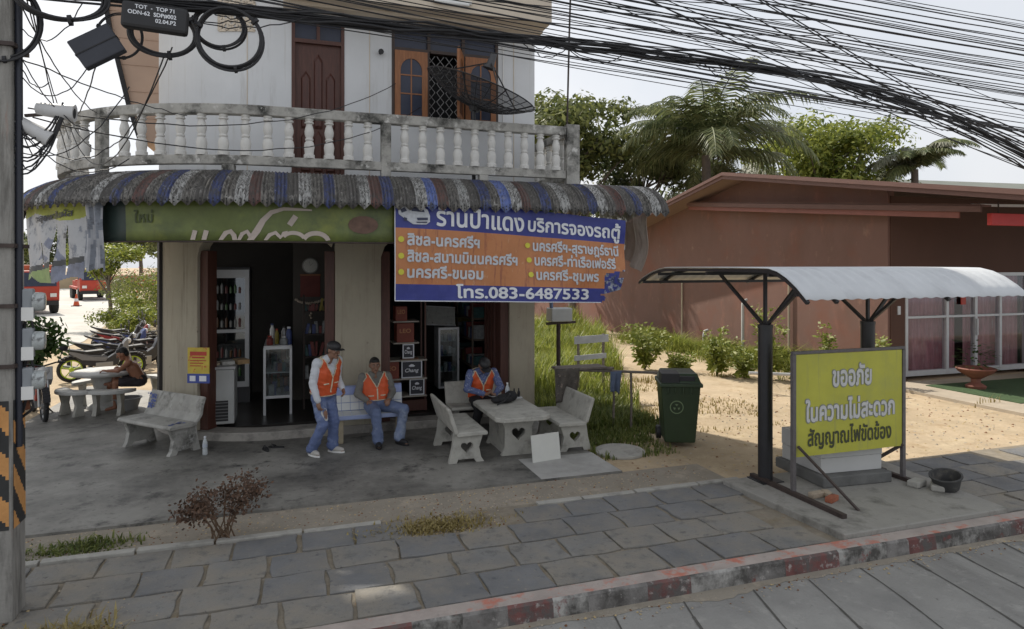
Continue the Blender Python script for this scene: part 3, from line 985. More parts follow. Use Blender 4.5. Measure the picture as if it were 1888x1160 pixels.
bb = thing('van_booking_banner', 'blue and orange banner in Thai lettering offering van seats, hung from the awning', 'banner', bmap(.5, 0))
b = W()
nu = 150
vrow = lin(0, .165, 8) + lin(.165, .715, 24)[1:] + lin(.715, 1, 12)[1:]
nv = len(vrow) - 1
for i in range(nu):
    for j in range(nv):
        u0, u1, v0, v1 = i / nu, (i + 1) / nu, vrow[j], vrow[j + 1]
        vm = (v0 + v1) / 2; um = (u0 + u1) / 2
        e0, e1 = .165, .715
        # the corner piece is torn off towards the right
        if um > .885 + .02 * math.sin(v0 * 40) and vm < .1: continue
        if um > .975 and .28 < vm < .36: continue
        b.mat(0 if vm < e0 or vm > e1 else 1)
        if um > .90 and vm < .38 - (.98 - um) * .6: b.mat(2 if noise.noise((um * 40, vm * 22, 0)) > -.05 else 0)
        b.add([bmap(u0, v0), bmap(u1, v0), bmap(u1, v1), bmap(u0, v1)], [(0, 1, 2, 3)])
bmm = b.put('vinyl_sheet', [m_bblue, m_borange, mat('crumpled_print', (.28, .31, .38), .6, .5, 14, stains=[((.03, .04, .12), 9, .45, .55)])], bb)
weld(bmm)
BWd, BHt = bx1 - bx0, 1.36
TM = lambda x, y, o=.012: (lambda u, v: bmap((x + u) / BWd, (y + v) / BHt, o))
b = W()
put_text(b, 'ร้านป้าแดง', .35, TM(.56, 1.03), .008, fit=1.28, maxedge=.06)
put_text(b, 'บริการจองรถตู้', .28, TM(1.90, 1.05), .008, fit=1.46, maxedge=.06)
b.put('heading_lettering', m_txtw, bb)
for x, y, s, ft in ((.16, .75, 'สิชล-นครศรีฯ', 1.02), (.16, .53, 'สิชล-สนามบินนครศรีฯ', 1.58), (.16, .315, 'นครศรี-ขนอม', 1.08),
                    (1.98, .765, 'นครศรีฯ-สุราษฎร์ธานี', 1.36), (2.0, .55, 'นครศรี-ท่าเรือเฟอร์รี่', 1.28), (2.02, .335, 'นครศรี-ชุมพร', .98)):
    b = W(); put_text(b, s, .21, TM(x, y), .007, fit=ft, maxedge=.06); b.put('route_lettering', mat('pale_blue_print', (.55, .58, .62), .6, .06, 10), bb)
b = W(); put_text(b, 'โทร.083-6487533', .225, TM(.84, .05), .006, fit=2.0, maxedge=.06); b.put('phone_lettering', m_txtw, bb)
for x, y in ((.08, .82), (.08, .60), (.08, .385), (1.9, .835), (1.92, .62), (1.94, .405)):
    q = [TM(x, y)(.04 * math.cos(R(a)), .04 * math.sin(R(a))) for a in range(0, 360, 30)]
    b = W(); b.add(q, [tuple(range(12))]); b.put('bullet_dot', mat('yellow_print', (.62, .58, .06), .6), bb)
b = W()                        # printed white van at the left of the heading
vm_ = TM(.02, 1.03)
poly = lambda pts: b.add([vm_(*p) for p in pts], [tuple(range(len(pts)))])
poly([(.02, .19), (.10, .235), (.18, .25), (.36, .24), (.42, .20), (.45, .12), (.45, .04), (.40, .0), (.22, -.005), (.12, .06), (.03, .12)])
b.put('printed_van', mat('printed_grey_white', (.52, .54, .58), .6, .15, 20), bb)
b = W(); vm_ = TM(.02, 1.03, .016)
poly([(.05, .185), (.11, .215), (.14, .17), (.07, .14)]); poly([(.19, .23), (.35, .225), (.38, .165), (.2, .17)])
poly([(.27, .085), (.42, .095), (.42, .06), (.28, .05)]); poly([(.10, .085), (.14, .075), (.14, .03), (.10, .04)])
poly([(.26, .03), (.41, .04), (.41, .022), (.27, .015)])
b.put('printed_van_windows', mat('printed_dark', (.045, .05, .09), .6), bb)
b = W(); b.tube([bmap(u, 0, .002) for u in lin(0, .88, 40)], .007, 5); b.tube([bmap(0, v, .002) for v in lin(0, 1, 20)], .007, 5)
b.put('hem', m_txtw, bb)

# torn banners at the left end of the awning
m_torn = mat('torn_white_vinyl', (.42, .43, .45), .6, .1, 3, .1, 10, stains=[((.2, .22, .26), 5, .54, .62), ((.12, .13, .16), 2.8, .56, .66), ((.42, .42, .10), 1.3, .66, .8)])


def tmap(L, v, o=0.0):
    p = path(L, 3.72, 3.66 + .02 * math.sin(L * 9 + v * 5) + o)
    return V((p.x, p.y, v))


tb = thing('torn_banner', 'torn white advertising banner hanging by the utility pole, slashed open with a yellow top', 'banner', tmap(-3.4, 2.6))
b = W()
L0, L1 = -4.55, -2.72
n, mz = 130, 76
for i in range(n):
    for j in range(mz):
        a, c = L0 + (L1 - L0) * i / n, L0 + (L1 - L0) * (i + 1) / n
        z0, z1 = 2.56 + 1.08 * j / mz, 2.56 + 1.08 * (j + 1) / mz
        um, vm = (i + .5) / n, (j + .5) / mz
        s1 = abs(um - (.58 + .10 * vm)) < .035 * (1 - abs(vm - .38) * 2.8)
        s2 = abs(um - (.76 + .10 * vm)) < .03 * (1 - abs(vm - .4) * 3)
        s3 = abs(um - (.42 + .05 * vm)) < .012 and .2 < vm < .5
        if s1 or s2 or s3 or vm < .06 * math.sin(um * 9) + .02: continue
        k = 0
        if vm > .82 + .06 * math.sin(um * 6): k = 1
        elif .10 + .16 * um < vm < .17 + .16 * um: k = 2
        elif vm < .10 + .16 * um: k = 3 if um < .6 else 4
        elif vm < .62 - abs(um - .6) * 1.2 and noise.noise((um * 9, vm * 7, 2)) > .02: k = 4
        b.mat(k); b.add([tmap(a, z0), tmap(c, z0), tmap(c, z1), tmap(a, z1)], [(0, 1, 2, 3)])
o = b.put('vinyl_sheet', [m_torn, mat('yellow_green_print', (.33, .36, .06), .6, .3, 3), mat('dark_print_band', (.05, .055, .06), .6, .3, 8), mat('green_print_band', (.24, .33, .12), .6, .3, 6), mat('grey_blue_print', (.17, .19, .26), .6, .45, 7)], tb)
weld(o)
b = W(); put_text(b, 'ตะลุยพาสัมผัส', .12, lambda u, v: tmap(-3.95 + u, 3.38 + v + u * .06, .012), .003, fit=1.0)
put_text(b, 'เสีย', .09, lambda u, v: tmap(-3.15 + u, 3.15 + v + u * .1, .012), .002)
b.put('lettering', mat('dark_lettering', (.05, .05, .055), .6), tb)
tb2 = thing('torn_banner', 'crumpled grey-blue banner strip between the torn white banner and the green banner', 'banner', tmap(-2.6, 2.8))
b = W()
for i in range(16):
    for j in range(20):
        a, c = -2.72 + .32 * i / 16, -2.72 + .32 * (i + 1) / 16
        z0, z1 = 2.72 + .95 * j / 20 + .012 * (i % 5), 2.72 + .95 * (j + 1) / 20 + .012 * (i % 5)
        f = lambda L, z: tmap(L, z, .03 * math.sin(L * 40) + .03)
        b.mat(0 if noise.noise((i * .35, j * .2, 0)) > -.1 else 1)
        b.add([f(a, z0), f(c, z0), f(c, z1), f(a, z1)], [(0, 1, 2, 3)])
b.put('vinyl_sheet', [mat('grey_blue_vinyl', (.21, .23, .27), .5, .3, 6, stains=[((.05, .055, .07), 4, .5, .65)]), mat('pale_grey_vinyl', (.38, .39, .42), .5, .2, 6)], tb2); weld(COL.objects[-1])

# weathered clear sheet hung under the right end of the awning
m_tarp = mat('cloudy_plastic', (.30, .28, .25), .5, .2, 4, .2, 12, alpha=.8, stretch=(1, 5, .8), stains=[((.13, .12, .1), 5, .5, .7, (1, 4, .6))])
b = B()
for i in range(24):
    for j in range(16):
        f = lambda a, c: V((5.2 + .05 * math.sin(a * 26) + .06 * math.sin(c * 5) - a * .1 - (1 - c) * .18 * (1 - a), 8.95 + 1.5 * a, 3.62 - (1 - c) * (.95 - .5 * a) + .10 * a))
        b.add([f(i / 24, j / 16), f((i + 1) / 24, j / 16), f((i + 1) / 24, (j + 1) / 16), f(i / 24, (j + 1) / 16)], [(0, 1, 2, 3)])
ts_ = b.build('plastic_sheet', m_tarp, smooth=180); weld(ts_)
tag(ts_, 'cloudy weathered plastic sheet gathered under the right end of the awning', 'tarpaulin')

# ================================================================== inside the shop
m_chrome = mat('dull_metal', (.35, .35, .35), .35, .1, 5, metal=.6)
m_interior = mat('dark_goods', (.06, .05, .05), .6, .7, 14, stains=[((.25, .05, .03), 9, .58, .66), ((.05, .09, .2), 8, .58, .66), ((.35, .28, .08), 11, .64, .7)])

fr = thing('display_fridge', 'tall glass-door display fridge at the back behind the first shop doorway', 'fridge', (-1.15, 13.2, .265))
b = B()
b.box(-.45, .45, .03, .6, 0, 2.5); b.build('cabinet', mat('fridge_dark', (.06, .06, .065), .4), fr, bevel=.01)
b = B()
for x0, x1, z0, z1 in ((-.43, -.36, .3, 2.45), (.36, .43, .3, 2.45), (-.36, .36, .3, .4), (-.36, .36, 1.3, 1.36), (-.36, .36, 2.3, 2.45)): b.box(x0, x1, -.01, .03, z0, z1)
b.build('door_frame', m_alu, fr)
b = B(); b.box(-.36, .36, .008, .012, .4, 2.3); b.build('pane', glass_mat('fridge_glass', (.55, .6, .62), .12), fr)
b = B()
for z in (.5, .85, 1.4, 1.72, 2.02):
    for i in range(9):
        h = rnd.uniform(.14, .24); x = -.33 + i * .075
        b.mat(rnd.randrange(4)); b.lathe([(.028, 0), (.03, h * .6), (.012, h * .85), (.012, h)], 8, Matrix.Translation((x, .0205 - .0, z)) @ Matrix.Translation((0, .0, 0)))
b.v = [(x, y + .005, z) for x, y, z in b.v]
b.build('bottle_rows', [mat('brown_bottle', (.09, .04, .015), .2), mat('green_bottle', (.05, .12, .04), .2), mat('red_drink', (.12, .02, .02), .3), mat('clear_drink', (.2, .21, .21), .2)], fr)

ch = thing('freezer_chest', 'white ice freezer with black louvre standing inside the left jamb of the doorway', 'freezer', (-1.08, 11.3, .265))
b = B(); b.box(-.27, .25, 0, .6, .05, .9); b.build('cabinet', mat('dimmed_white_enamel', (.42, .43, .42), .5, .08, 4), ch, bevel=.015)  # white enamel coloured darker to carry the shade of the interior
b = B(); b.box(-.29, .27, -.02, .62, .905, .95); b.build('lid', mat('grey_lid', (.4, .4, .4), .5), ch, bevel=.01)
b = B(); b.box(-.2, .16, -.008, -.001, .1, .42)
b.build('louvre', m_black, ch)
b = B()
for i in range(6): b.box(-.2, .16, -.014, -.009, .13 + i * .05, .145 + i * .05)
b.build('louvre_slats', mat('grey_slat', (.15, .15, .15), .5), ch)
for i in range(3):
    b = B(); b.box(-.09 + .004 * i, .1, -.12, .12, 0, .03 + .02 * i)
    tag(b.build('newspaper_stack', mat(f'paper_{i}', ((.5, .42, .3), (.45, .45, .42), (.3, .2, .1))[i], .8, .3, 20), loc=(-1.16 + .2 * i, 11.6, 1.216), rotz=.2 * i),
        ('flat pile of buff paper on the freezer lid, nearest the jamb', 'thin pile of grey paper in the middle of the freezer lid', 'brown paper packet lying at the right on the freezer lid')[i], 'paper')

po = thing('price_poster', 'yellow and red printed advert board with blue foot fixed on the door jamb', 'poster', (-1.3, 10.92, 1.05), R(-24))
b = B(); b.box(-.17, .17, 0, .015, 0, .52); b.build('board', mat('yellow_board', (.55, .42, .06), .5, .15, 9, stains=[((.5, .08, .04), 11, .56, .62)]), po)
b = B(); b.box(-.172, .18, -.006, .0, -.01, .13); b.build('blue_foot', mat('blue_print', (.05, .08, .32), .5), po)
b = B(); b.box(-.13, .13, -.003, -.001, .40, .46); b.box(-.1, .1, -.003, -.001, .36, .385)
for i, z in enumerate((.32, .28, .24)): b.box(-.13, .12 - .04 * i, -.003, -.001, z, z + .014)
b.build('lettering', m_redp, po)
b = B(); b.box(-.13, -.04, -.012, -.007, .02, .1); b.box(.02, .13, -.012, -.007, .02, .1); b.build('print_panels', m_txtw, po)

ct = thing('glass_counter', 'narrow glass shop counter with pale aluminium frame full of packets', 'counter', (-.2, 12.0, .265))
b = B()
for x in (-.21, .21):
    for y in (0, 1.9): b.box(x - .02, x + .02, y - .02, y + .02, 0, 1.13)
for z in (.28, 1.11):
    for y in (0, 1.9): b.box(-.19, .19, y - .02, y + .02, z, z + .045)
    for x in (-.21, .21): b.box(x - .018, x + .018, .02, 1.88, z, z + .045)
b.build('frame', m_alu, ct)
for bx in ((-.19, .19, .02, 1.88, .29, .31), (-.19, .19, .02, 1.88, .7, .715), (-.22, .22, -.02, 1.92, 1.157, 1.17)):
    b = B(); b.box(*bx); b.build('shelf', m_alu, ct)
b = B(); b.box(-.19, .19, -.004, 0, .32, 1.11); b.build('pane', m_glass, ct)
b = B(); b.box(-.214, -.208, .02, 1.88, .32, 1.11); b.box(.208, .214, .02, 1.88, .32, 1.11); b.build('pane', m_glass, ct)
b = B()
for z in (.312, .717):
    for i in range(22):
        b.mat(rnd.randrange(5)); x, y = rnd.uniform(-.15, .1), rnd.uniform(.04, 1.7); b.box(x, x + rnd.uniform(.04, .1), y, y + .1, z, z + rnd.uniform(.08, .28))
pk = [mat('yellow_packet', (.25, .20, .03), .5, .4, 20), mat('blue_packet', (.04, .06, .17), .5, .4, 20), mat('white_packet', (.24, .25, .25), .5, .4, 20), mat('red_packet', (.16, .03, .025), .5, .4, 20), mat('teal_packet', (.03, .09, .09), .5, .4, 20)]
b.build('packets', pk, ct)
its = [(-.33, 12.1, 'red-capped jar at the front left of the counter top', 0), (-.22, 12.25, 'yellow sauce bottle behind the red-capped jar on the counter', 1), (-.1, 12.1, 'white plastic tub at the front middle of the counter top', 2), (-.02, 12.15, 'blue box-shaped bottle at the front right of the counter top', 3),
       (-.30, 12.45, 'tall white bottle standing further back on the counter', 4), (-.1, 12.5, 'steel flask at the rear of the counter top', 5)]
for x, y, lb, k in its:
    t = thing('jar' if k in (0, 2) else 'bottle', lb, 'container', (x, y, 1.436))
    h = (.16, .26, .14, .3, .34, .28)[k]; r = (.055, .035, .06, .05, .04, .05)[k]
    b = B(); b.lathe([(r * .9, 0), (r, .01), (r, h * .7), (r * .55, h * .84), (r * .5, h * .9)], 12); b.build('body', [pk[3], pk[0], pk[2], pk[1], m_whitep, m_chrome][k], t, smooth=40)
    b = B(); b.lathe([(r * .58, h * .9), (r * .58, h)], 10); b.build('cap', [m_redp, m_redp, m_whitep, m_txtw, pk[1], m_black][k], t)

b = B(); b.box(.05, .98, 13.2, 13.26, .265, 3.6)
tag(b.build('partition_panel', mat('partition_paint', (.10, .09, .08), .8)), 'dark partition panel carrying the clock inside the first doorway', 'partition')
ck = thing('wall_clock', 'round pale wall clock hung high above the red calendar', 'clock', (.36, 13.19, 2.79))
Mx = Matrix.Rotation(R(90), 4, 'X')
b = B(); b.lathe([(.13, 0), (.15, .01), (.15, .03), (.13, .035)], 24, Mx); b.build('rim', mat('clock_rim', (.25, .25, .24), .4), ck, smooth=40)
b = B(); b.lathe([(.128, .036), (.127, .038)], 24, Mx); b.build('dial', mat('clock_dial', (.6, .6, .56), .5), ck)
b = B()
b.bar((0, -.041, 0), (.05, -.041, .05), .008, .003); b.bar((0, -.041, 0), (-.02, -.041, .09), .006, .003)
for i in range(12):
    a = R(30 * i); b.bar((.1 * math.sin(a), -.041, .1 * math.cos(a)), (.118 * math.sin(a), -.041, .118 * math.cos(a)), .007, .002)
b.build('hands', m_black, ck)
ca = thing('calendar', 'dark red hanging calendar below the round clock', 'calendar', (.36, 13.185, 2.2))
b = B(); b.box(-.18, .18, -.012, 0, 0, .42); b.build('sheet', m_red, ca)
b = B(); b.box(-.19, .19, -.016, .002, .4, .43); b.build('bar', m_wood2, ca)
ga = thing('garland', 'pale flower garland draped under the calendar', 'garland', (.36, 13.16, 2.0))
b = B()
for i in range(26):
    t_ = i / 25; b.ell((-.26 + .52 * t_, 0, .14 - .07 * math.sin(math.pi * t_) + .02 * rnd.random()), (.024,) * 3, n=6, h=4)
for z in range(6): b.ell((.02 * (z % 2), 0, .03 - z * .045), (.024,) * 3, n=6, h=4)
b.build('flowers', mat('pale_flowers', (.5, .42, .34), .7, .2, 20), ga)
# shelves with goods on the right inside the first doorway
sh = thing('goods_shelf', 'shelf of hanging snack packets inside the first doorway, right of the counter', 'shelf', (.45, 12.3, .265))
b = B()
for z in (.5, .9, 1.3, 1.7): b.box(-.22, .22, 0, .3, z, z + .02)
for x in (-.22, .22): b.box(x - .015, x + .015, 0, .3, 0, 2.0)
b.build('rack', m_rusty, sh)
b = B()
for z in (.52, .92, 1.32, 1.72):
    for i in range(7):
        b.mat(rnd.randrange(5)); x = -.2 + i * .058 + rnd.uniform(-.01, .01); Mp = Matrix.Translation((x, .1, z)) @ Matrix.Rotation(rnd.uniform(-.25, .25), 4, 'Y'); b.box(0, rnd.uniform(.03, .06), -.05 + .03 * (i % 2), .05, 0, rnd.uniform(.1, .26), Mp)
b.build('packets', pk, sh)

# carton rack inside the second doorway
rk = thing('carton_rack', 'shelf rack of beer cartons just inside the second doorway', 'shelf', (1.86, 11.5, .265))
b = B()
for z in (.28, .58, .9, 1.2, 1.57): b.box(-.38 if z < 1 else -.18, .40 if z < 1 else .26, -.02, .42, z - .022, z)
b.build('shelf', mat('pale_board', (.42, .39, .34), .7), rk)
b = B()
for x in (-.36, .38):
    for y in (.0, .38): b.box(x - .015, x + .015, y + .03, y + .06, 0, 1.95)
b.box(-.38, .4, -.02, .42, .02, .2)
b.build('upright', m_wood, rk)
m_ctn = mat('black_carton', (.035, .037, .05), .5, .1, 6); m_bctn = mat('brown_carton', (.16, .085, .05), .8, .12, 6); m_rctn = mat('red_carton', (.22, .05, .03), .6, .12, 6)


def carton(x, z, wd, h, kind, label):
    t = thing('carton', label, 'box', (1.86 + x, 11.52, .266 + z))
    b = B(); b.box(0, wd, 0, .3, 0, h); b.build('box', {'k': m_ctn, 'b': m_bctn, 'r': m_rctn}[kind], t, bevel=.004)
    if kind == 'k':
        b = B()
        for a, c, d, e in ((.0, wd, 0, .02), (.0, wd, h - .02, h), (0, .02, .02, h - .02), (wd - .02, wd, .02, h - .02)): b.box(a, c, -.004, -.001, d, e)
        b.build('white_border', m_txtw, t)
        b = B(); put_text(b, 'Chang', .09, lambda u, v: V((wd * .17 + u, -.004, h * .34 + v)), .002, fit=wd * .66, shear=.2)
        b.add([(wd * (.5 + q), -.004, h * (.68 + .12 * math.cos(q * 9))) for q in (-.16, -.08, 0, .08, .16)] + [(wd * .6, -.004, h * .64), (wd * .4, -.004, h * .64)], [(0, 1, 2, 3, 4, 5, 6)])
        b.build('lettering', m_txtw, t)
    if kind == 'r':
        b = B(); put_text(b, 'LEO', .1, lambda u, v: V((wd * .16 + u, -.004, h * .5 + v)), .003, fit=wd * .66); b.build('lettering', mat('gold_print', (.45, .2, .08), .5), t)


carton(-.36, .0 + .28, .3, .27, 'b', 'plain brown carton at the left of the lowest rack shelf')
carton(.10, .28, .26, .28, 'k', 'black and white beer carton on the lowest rack shelf')
carton(-.36, .58, .28, .29, 'r', 'red beer carton at the left of the middle rack shelf')
carton(-.04, .58, .36, .30, 'k', 'largest black beer carton with white border on the middle rack shelf')
carton(-.02, .92, .2, .25, 'k', 'small black beer carton on the upper rack shelf above the flat packet')
carton(-.12, 1.2, .3, .33, 'r', 'red carton on the shelf below the topmost shelf')
carton(-.14, 1.57, .2, .25, 'r', 'red carton on the topmost rack shelf')
b = B(); b.box(0, .3, 0, .2, 0, .018); tag(b.build('flat_packet', m_bctn, loc=(1.82, 11.5, 1.167)), 'flat buff packet lying under the small black carton', 'packet')
wb = thing('notice_board', 'tilted pale notice board leaning above the small glass cabinet', 'board', (2.75, 12.6, 1.65), R(4))
b = B(); b.box(-.29, .29, 0, .02, 0, .36); o = b.build('panel', mat('pale_notice', (.34, .35, .33), .7, .15, 12, stains=[((.15, .15, .15), 16, .58, .64)]), wb); o.rotation_euler = (R(-18), R(4), 0)
b = B()
for x0, x1, z0, z1 in ((-.3, .3, -.01, .012), (-.3, .3, .35, .37)): b.box(x0, x1, -.006, .024, z0, z1)
o = b.build('frame', m_alu, wb); o.rotation_euler = (R(-18), R(4), 0)
gc = thing('glass_cabinet', 'small glass cabinet with white frame behind the man at the stone table', 'cabinet', (2.86, 12.4, .265))
b = B()
for x0, x1, z0, z1 in ((-.2, -.165, .2, 1.35), (.165, .2, .2, 1.35), (-.165, .165, .2, .24), (-.165, .165, 1.31, 1.35)): b.box(x0, x1, 0, .4, z0, z1)
b.build('frame', m_alu, gc)
b = B(); b.box(-.165, .165, .01, .014, .24, 1.31); b.build('pane', m_glass, gc)
b = B()
for z in (.5, .8, 1.08):
    b.mat(2).box(-.165, .165, .05, .38, z, z + .01)
    for i in range(4): b.mat(rnd.randrange(5)); b.box(-.15 + i * .08, -.09 + i * .08, .1, .3, z + .01, z + rnd.uniform(.08, .22))
b.build('packets', pk, gc)
ws = thing('wall_shelves', 'wooden shelves of goods along the right wall inside the second doorway', 'shelf', (3.5, 12.2, .265))
b = B()
for z in (.6, 1.1, 1.5, 1.9, 2.3): b.box(-.25, .28, 0, 2.5, z, z + .03)
for y in (0, 1.2, 2.5): b.box(-.25, -.22, y - .03, y, 0, 2.6)
b.build('rack', mat('dim_wood', (.10, .075, .055), .7, .2, 5), ws)
b = B()
for z in (.63, 1.13, 1.53, 1.93):
    for i in range(16): b.mat(rnd.randrange(5)); b.box(-.2, .15, .05 + i * .15, .15 + i * .15, z, z + rnd.uniform(.12, .32))
b.build('packets', pk, ws)

# ================================================================== concrete furniture in front of the shop
Z0 = .15


def heart(cx, cz, s):
    pts = []
    for i in range(28):
        t = 2 * math.pi * i / 28
        pts.append((cx + s * .062 * 16 * math.sin(t) ** 3, cz + s * .062 * (13 * math.cos(t) - 5 * math.cos(2 * t) - 2 * math.cos(3 * t) - math.cos(4 * t))))
    return pts


def stone_bench(label, loc, rotz, L=1.1, mats=None, hearts=True, group='concrete garden benches', backh=.74, curved=False):
    """bench facing -Y, seat 0.42 high, back leaning"""
    m = mats or m_bench
    t = thing('concrete_bench', label, 'bench', loc, rotz, group)
    side = [(-.24, 0), (-.20, .06), (-.17, .2), (-.22, .36), (.13, .36), (.17, .43), (.20, .2), (.235, .06), (.25, 0), (.14, 0), (.12, .05), (-.1, .05), (-.13, 0)]
    hole = [heart(.0, .21, .085)] if hearts else []
    vs, fs = shape2d([side] + hole, .07)
    for x in (-L / 2 + .1, L / 2 - .1):
        b = B(); b.add([(x + p.z, p.x, p.y) for p in vs], fs)
        b.build('leg', m, t, bevel=.006)
    b = B()
    pr_ = [(-.27, .37), (-.28, .395), (-.26, .425), (.12, .42), (.16, .40), (.14, .36)]
    b.prism([V((-L / 2, y, z)) for y, z in pr_], [V((L / 2, y, z)) for y, z in pr_]); b.build('seat', m, t, bevel=.01)
    b = B()
    if curved: pb = [(.12, .405), (.17, .40), (.24, .5), (.26, .62), (.30, backh), (.26, backh + .02), (.21, .63), (.19, .52)]
    else: pb = [(.125, .405), (.18, .40), (.285, backh - .01), (.27, backh + .01), (.235, backh)]
    b.prism([V((-L / 2, y, z)) for y, z in pb], [V((L / 2, y, z)) for y, z in pb]); b.build('backrest', m, t, bevel=.012)
    return t


gbench = stone_bench('worn grey concrete bench with blue paint spots in front of the left pillar', (-1.78, 10.78, Z0), R(-47), 1.22, mat('worn_dark_stone', (.34, .335, .31), .75, .2, 5, .2, 50, stains=[((.06, .058, .052), 3.2, .5, .7), ((.5, .5, .48), 6, .6, .75)]), False, curved=True)
b = B()
for i in range(60):
    x, z = rnd.gauss(-.5, .05), rnd.uniform(.5, .72)
    if abs(x) > .6: continue
    y = .176 + (z - .5) * .15; s = rnd.uniform(.006, .02)
    b.add([(x - s, y - .004, z - s), (x + s, y - .004, z - s * .6), (x + s * .7, y - .004 + .0, z + s), (x - s * .8, y - .004, z + s)], [(0, 1, 2, 3)])
for i in range(16):
    x, y = rnd.gauss(.5, .03), rnd.uniform(-.2, 0); s = rnd.uniform(.008, .02); b.add([(x - s, y - s, .428), (x + s, y - s, .428), (x + s, y + s, .428), (x - s, y + s, .428)], [(0, 1, 2, 3)])
b.build('paint_spots', mat('blue_paint_spot', (.08, .12, .35), .6), gbench)

# tiled bench
tbn = thing('tiled_bench', 'concrete bench faced with white and blue tiles under the seated man in orange vest', 'bench', (1.14, 10.38, Z0), R(0), 'concrete garden benches')
L = 1.06
for x in (-L / 2 + .07, L / 2 - .1):
    b = B(); b.prism([V((x, y, z)) for y, z in ((-.2, 0), (-.13, 0), (-.1, .36), (-.22, .36))], [V((x + .07, y, z)) for y, z in ((-.2, 0), (-.13, 0), (-.1, .36), (-.22, .36))])
    b.box(x, x + .07, .08, .16, 0, .36)
    b.build('leg', mat('buff_stone', (.36, .31, .22), .85, .12, 5), tbn, bevel=.008)
b = B(); b.box(-L / 2, L / 2, -.27, .16, .36, .42); b.build('seat', mat('pale_blue_tile', (.30, .36, .56), .35, .08, 5), tbn, bevel=.01)
b = B()
pb = [(.11, .42), (.17, .42), (.24, .78), (.19, .79)]
b.prism([V((-L / 2, y, z)) for y, z in pb], [V((L / 2, y, z)) for y, z in pb]); b.build('backrest', mat('blue_grout', (.22, .28, .48), .5), tbn, bevel=.006)
b = B()
nn = 8; wd = L / nn
for i in range(nn):
    for j in range(3):
        z0, z1 = .43 + j * .115, .43 + j * .115 + .105
        f = lambda x, z: (x, .112 + (z - .42) * .222 - .006, z)
        b.mat(1 if j == 2 else 0)
        x0, x1 = -L / 2 + i * wd + .004, -L / 2 + (i + 1) * wd - .004
        b.prism([V(f(x0, z0)), V(f(x1, z0)), V(f(x1, z1)), V(f(x0, z1))], [V(f(x, z)) + V((0, .012, 0)) for x, z in ((x0, z0), (x1, z0), (x1, z1), (x0, z1))])
    for j in range(3):
        b.mat(0); x0 = -L / 2 + i * wd + .004; b.box(x0, x0 + wd - .008, -.24 + j * .115, -.24 + j * .115 + .107, .418, .424)
b.build('tiles', [mat('white_tile', (.62, .64, .64), .25, .04, 5), mat('light_blue_tile', (.26, .33, .62), .25, .08, 5)], tbn)

stone_bench('concrete bench with heart cut-outs, back towards the shop doors, left of the stone table', (2.25, 9.2, Z0), R(90), 1.16)
stone_bench('concrete bench with heart cut-outs on the right of the stone table by the grass', (3.86, 9.25, Z0), R(-90), 1.12)
stone_bench('concrete bench under the man sitting behind the stone table', (2.86, 10.42, Z0), R(0), .95)

tab = thing('stone_table', 'rectangular cast concrete table on pierced pedestals', 'table', (3.03, 9.22, Z0))
b = B()
oc = [(-.40, -.60), (-.30, -.70), (.30, -.70), (.40, -.60), (.40, .56), (.32, .66), (-.32, .66), (-.40, .56)]
b.prism([V((x, y, .525)) for x, y in oc], [V((x, y, .585)) for x, y in oc]); b.build('tabletop', m_bench, tab, bevel=.012)
vs, fs = shape2d([[(-.25, 0), (.25, 0), (.2, .12), (.2, .38), (.27, .53), (-.27, .53), (-.2, .38), (-.2, .12)], heart(0, .3, .1)], .07)
for y in (-.36, .34):
    b = B(); b.add([(p.x, y + p.z, p.y) for p in vs], fs); b.build('pedestal', m_bench, tab, bevel=.006)
for x in (-.17, .17):
    vs2, fs2 = shape2d([[(-.32, .0), (.30, .0), (.30, .52), (-.32, .52)], heart(0, .3, .09)], .05)
    b = B(); b.add([(x + p.z, p.x, p.y) for p in vs2], fs2); b.build('side_panel', m_bench, tab, bevel=.005)

wbd = thing('white_board', 'blank off-white panel leaning on the front of the stone table', 'board', (3.3, 8.42, Z0), R(10))
b = B(); b.box(-.22, .22, 0, .012, 0, .36); o = b.build('panel', mat('off_white_panel', (.60, .60, .56), .5, .06, 3), wbd); o.rotation_euler.x = R(-9)


def bottle(label, loc, col, h=.24, water=True):
    t = thing('water_bottle', label, 'bottle', loc)
    b = B(); b.lathe([(.030, 0), (.034, .008), (.034, h * .3), (.031, h * .35), (.034, h * .4), (.034, h * .65), (.016, h * .86), (.013, h * .88), (.013, h * .93)], 14)
    b.build('body', mat('clear_plastic', (.75, .8, .82), .1, .02, alpha=.45), t, smooth=50)
    b = B(); b.lathe([(.0345, h * .42), (.0347, h * .43), (.0347, h * .58), (.0345, h * .59)], 14); b.build('label_band', mat('bottle_label', (.4, .44, .5), .5), t)
    b = B(); b.lathe([(.016, h * .92), (.016, h)], 12); b.build('cap', col, t)


bottle('clear water bottle standing on the stone table', (3.15, 9.7, .736), m_whitep, .27)
bottle('clear water bottle on the floor beside the worn grey bench', (-1.13, 10.2, .15), m_txtw, .26)
bg_ = thing('shoulder_bag', 'slumped black bag on the stone table in front of the seated man', 'bag', (3.06, 9.55, .736), .3)
b = B(); b.ell((0, 0, .06), (.17, .12, .07)); b.ell((.1, -.02, .09), (.1, .1, .08)); b.ell((-.12, .02, .05), (.1, .09, .05)); b.build('body', mat('black_cloth', (.014, .014, .016), .8, .3, 9, .3, 30), bg_, smooth=60)
b = B(); b.tube([(.1, 0, .15), (.02, -.1, .13), (-.1, -.13, .05), (-.22, -.12, .012)], .012, 6); b.build('strap', m_black, bg_)
tr = thing('condiment_tray', 'small tray of dark condiment bottles at the far right of the stone table', 'tray', (3.34, 9.82, .736))
b = B(); b.box(-.08, .08, -.05, .05, 0, .02); b.build('tray', m_alu, tr)
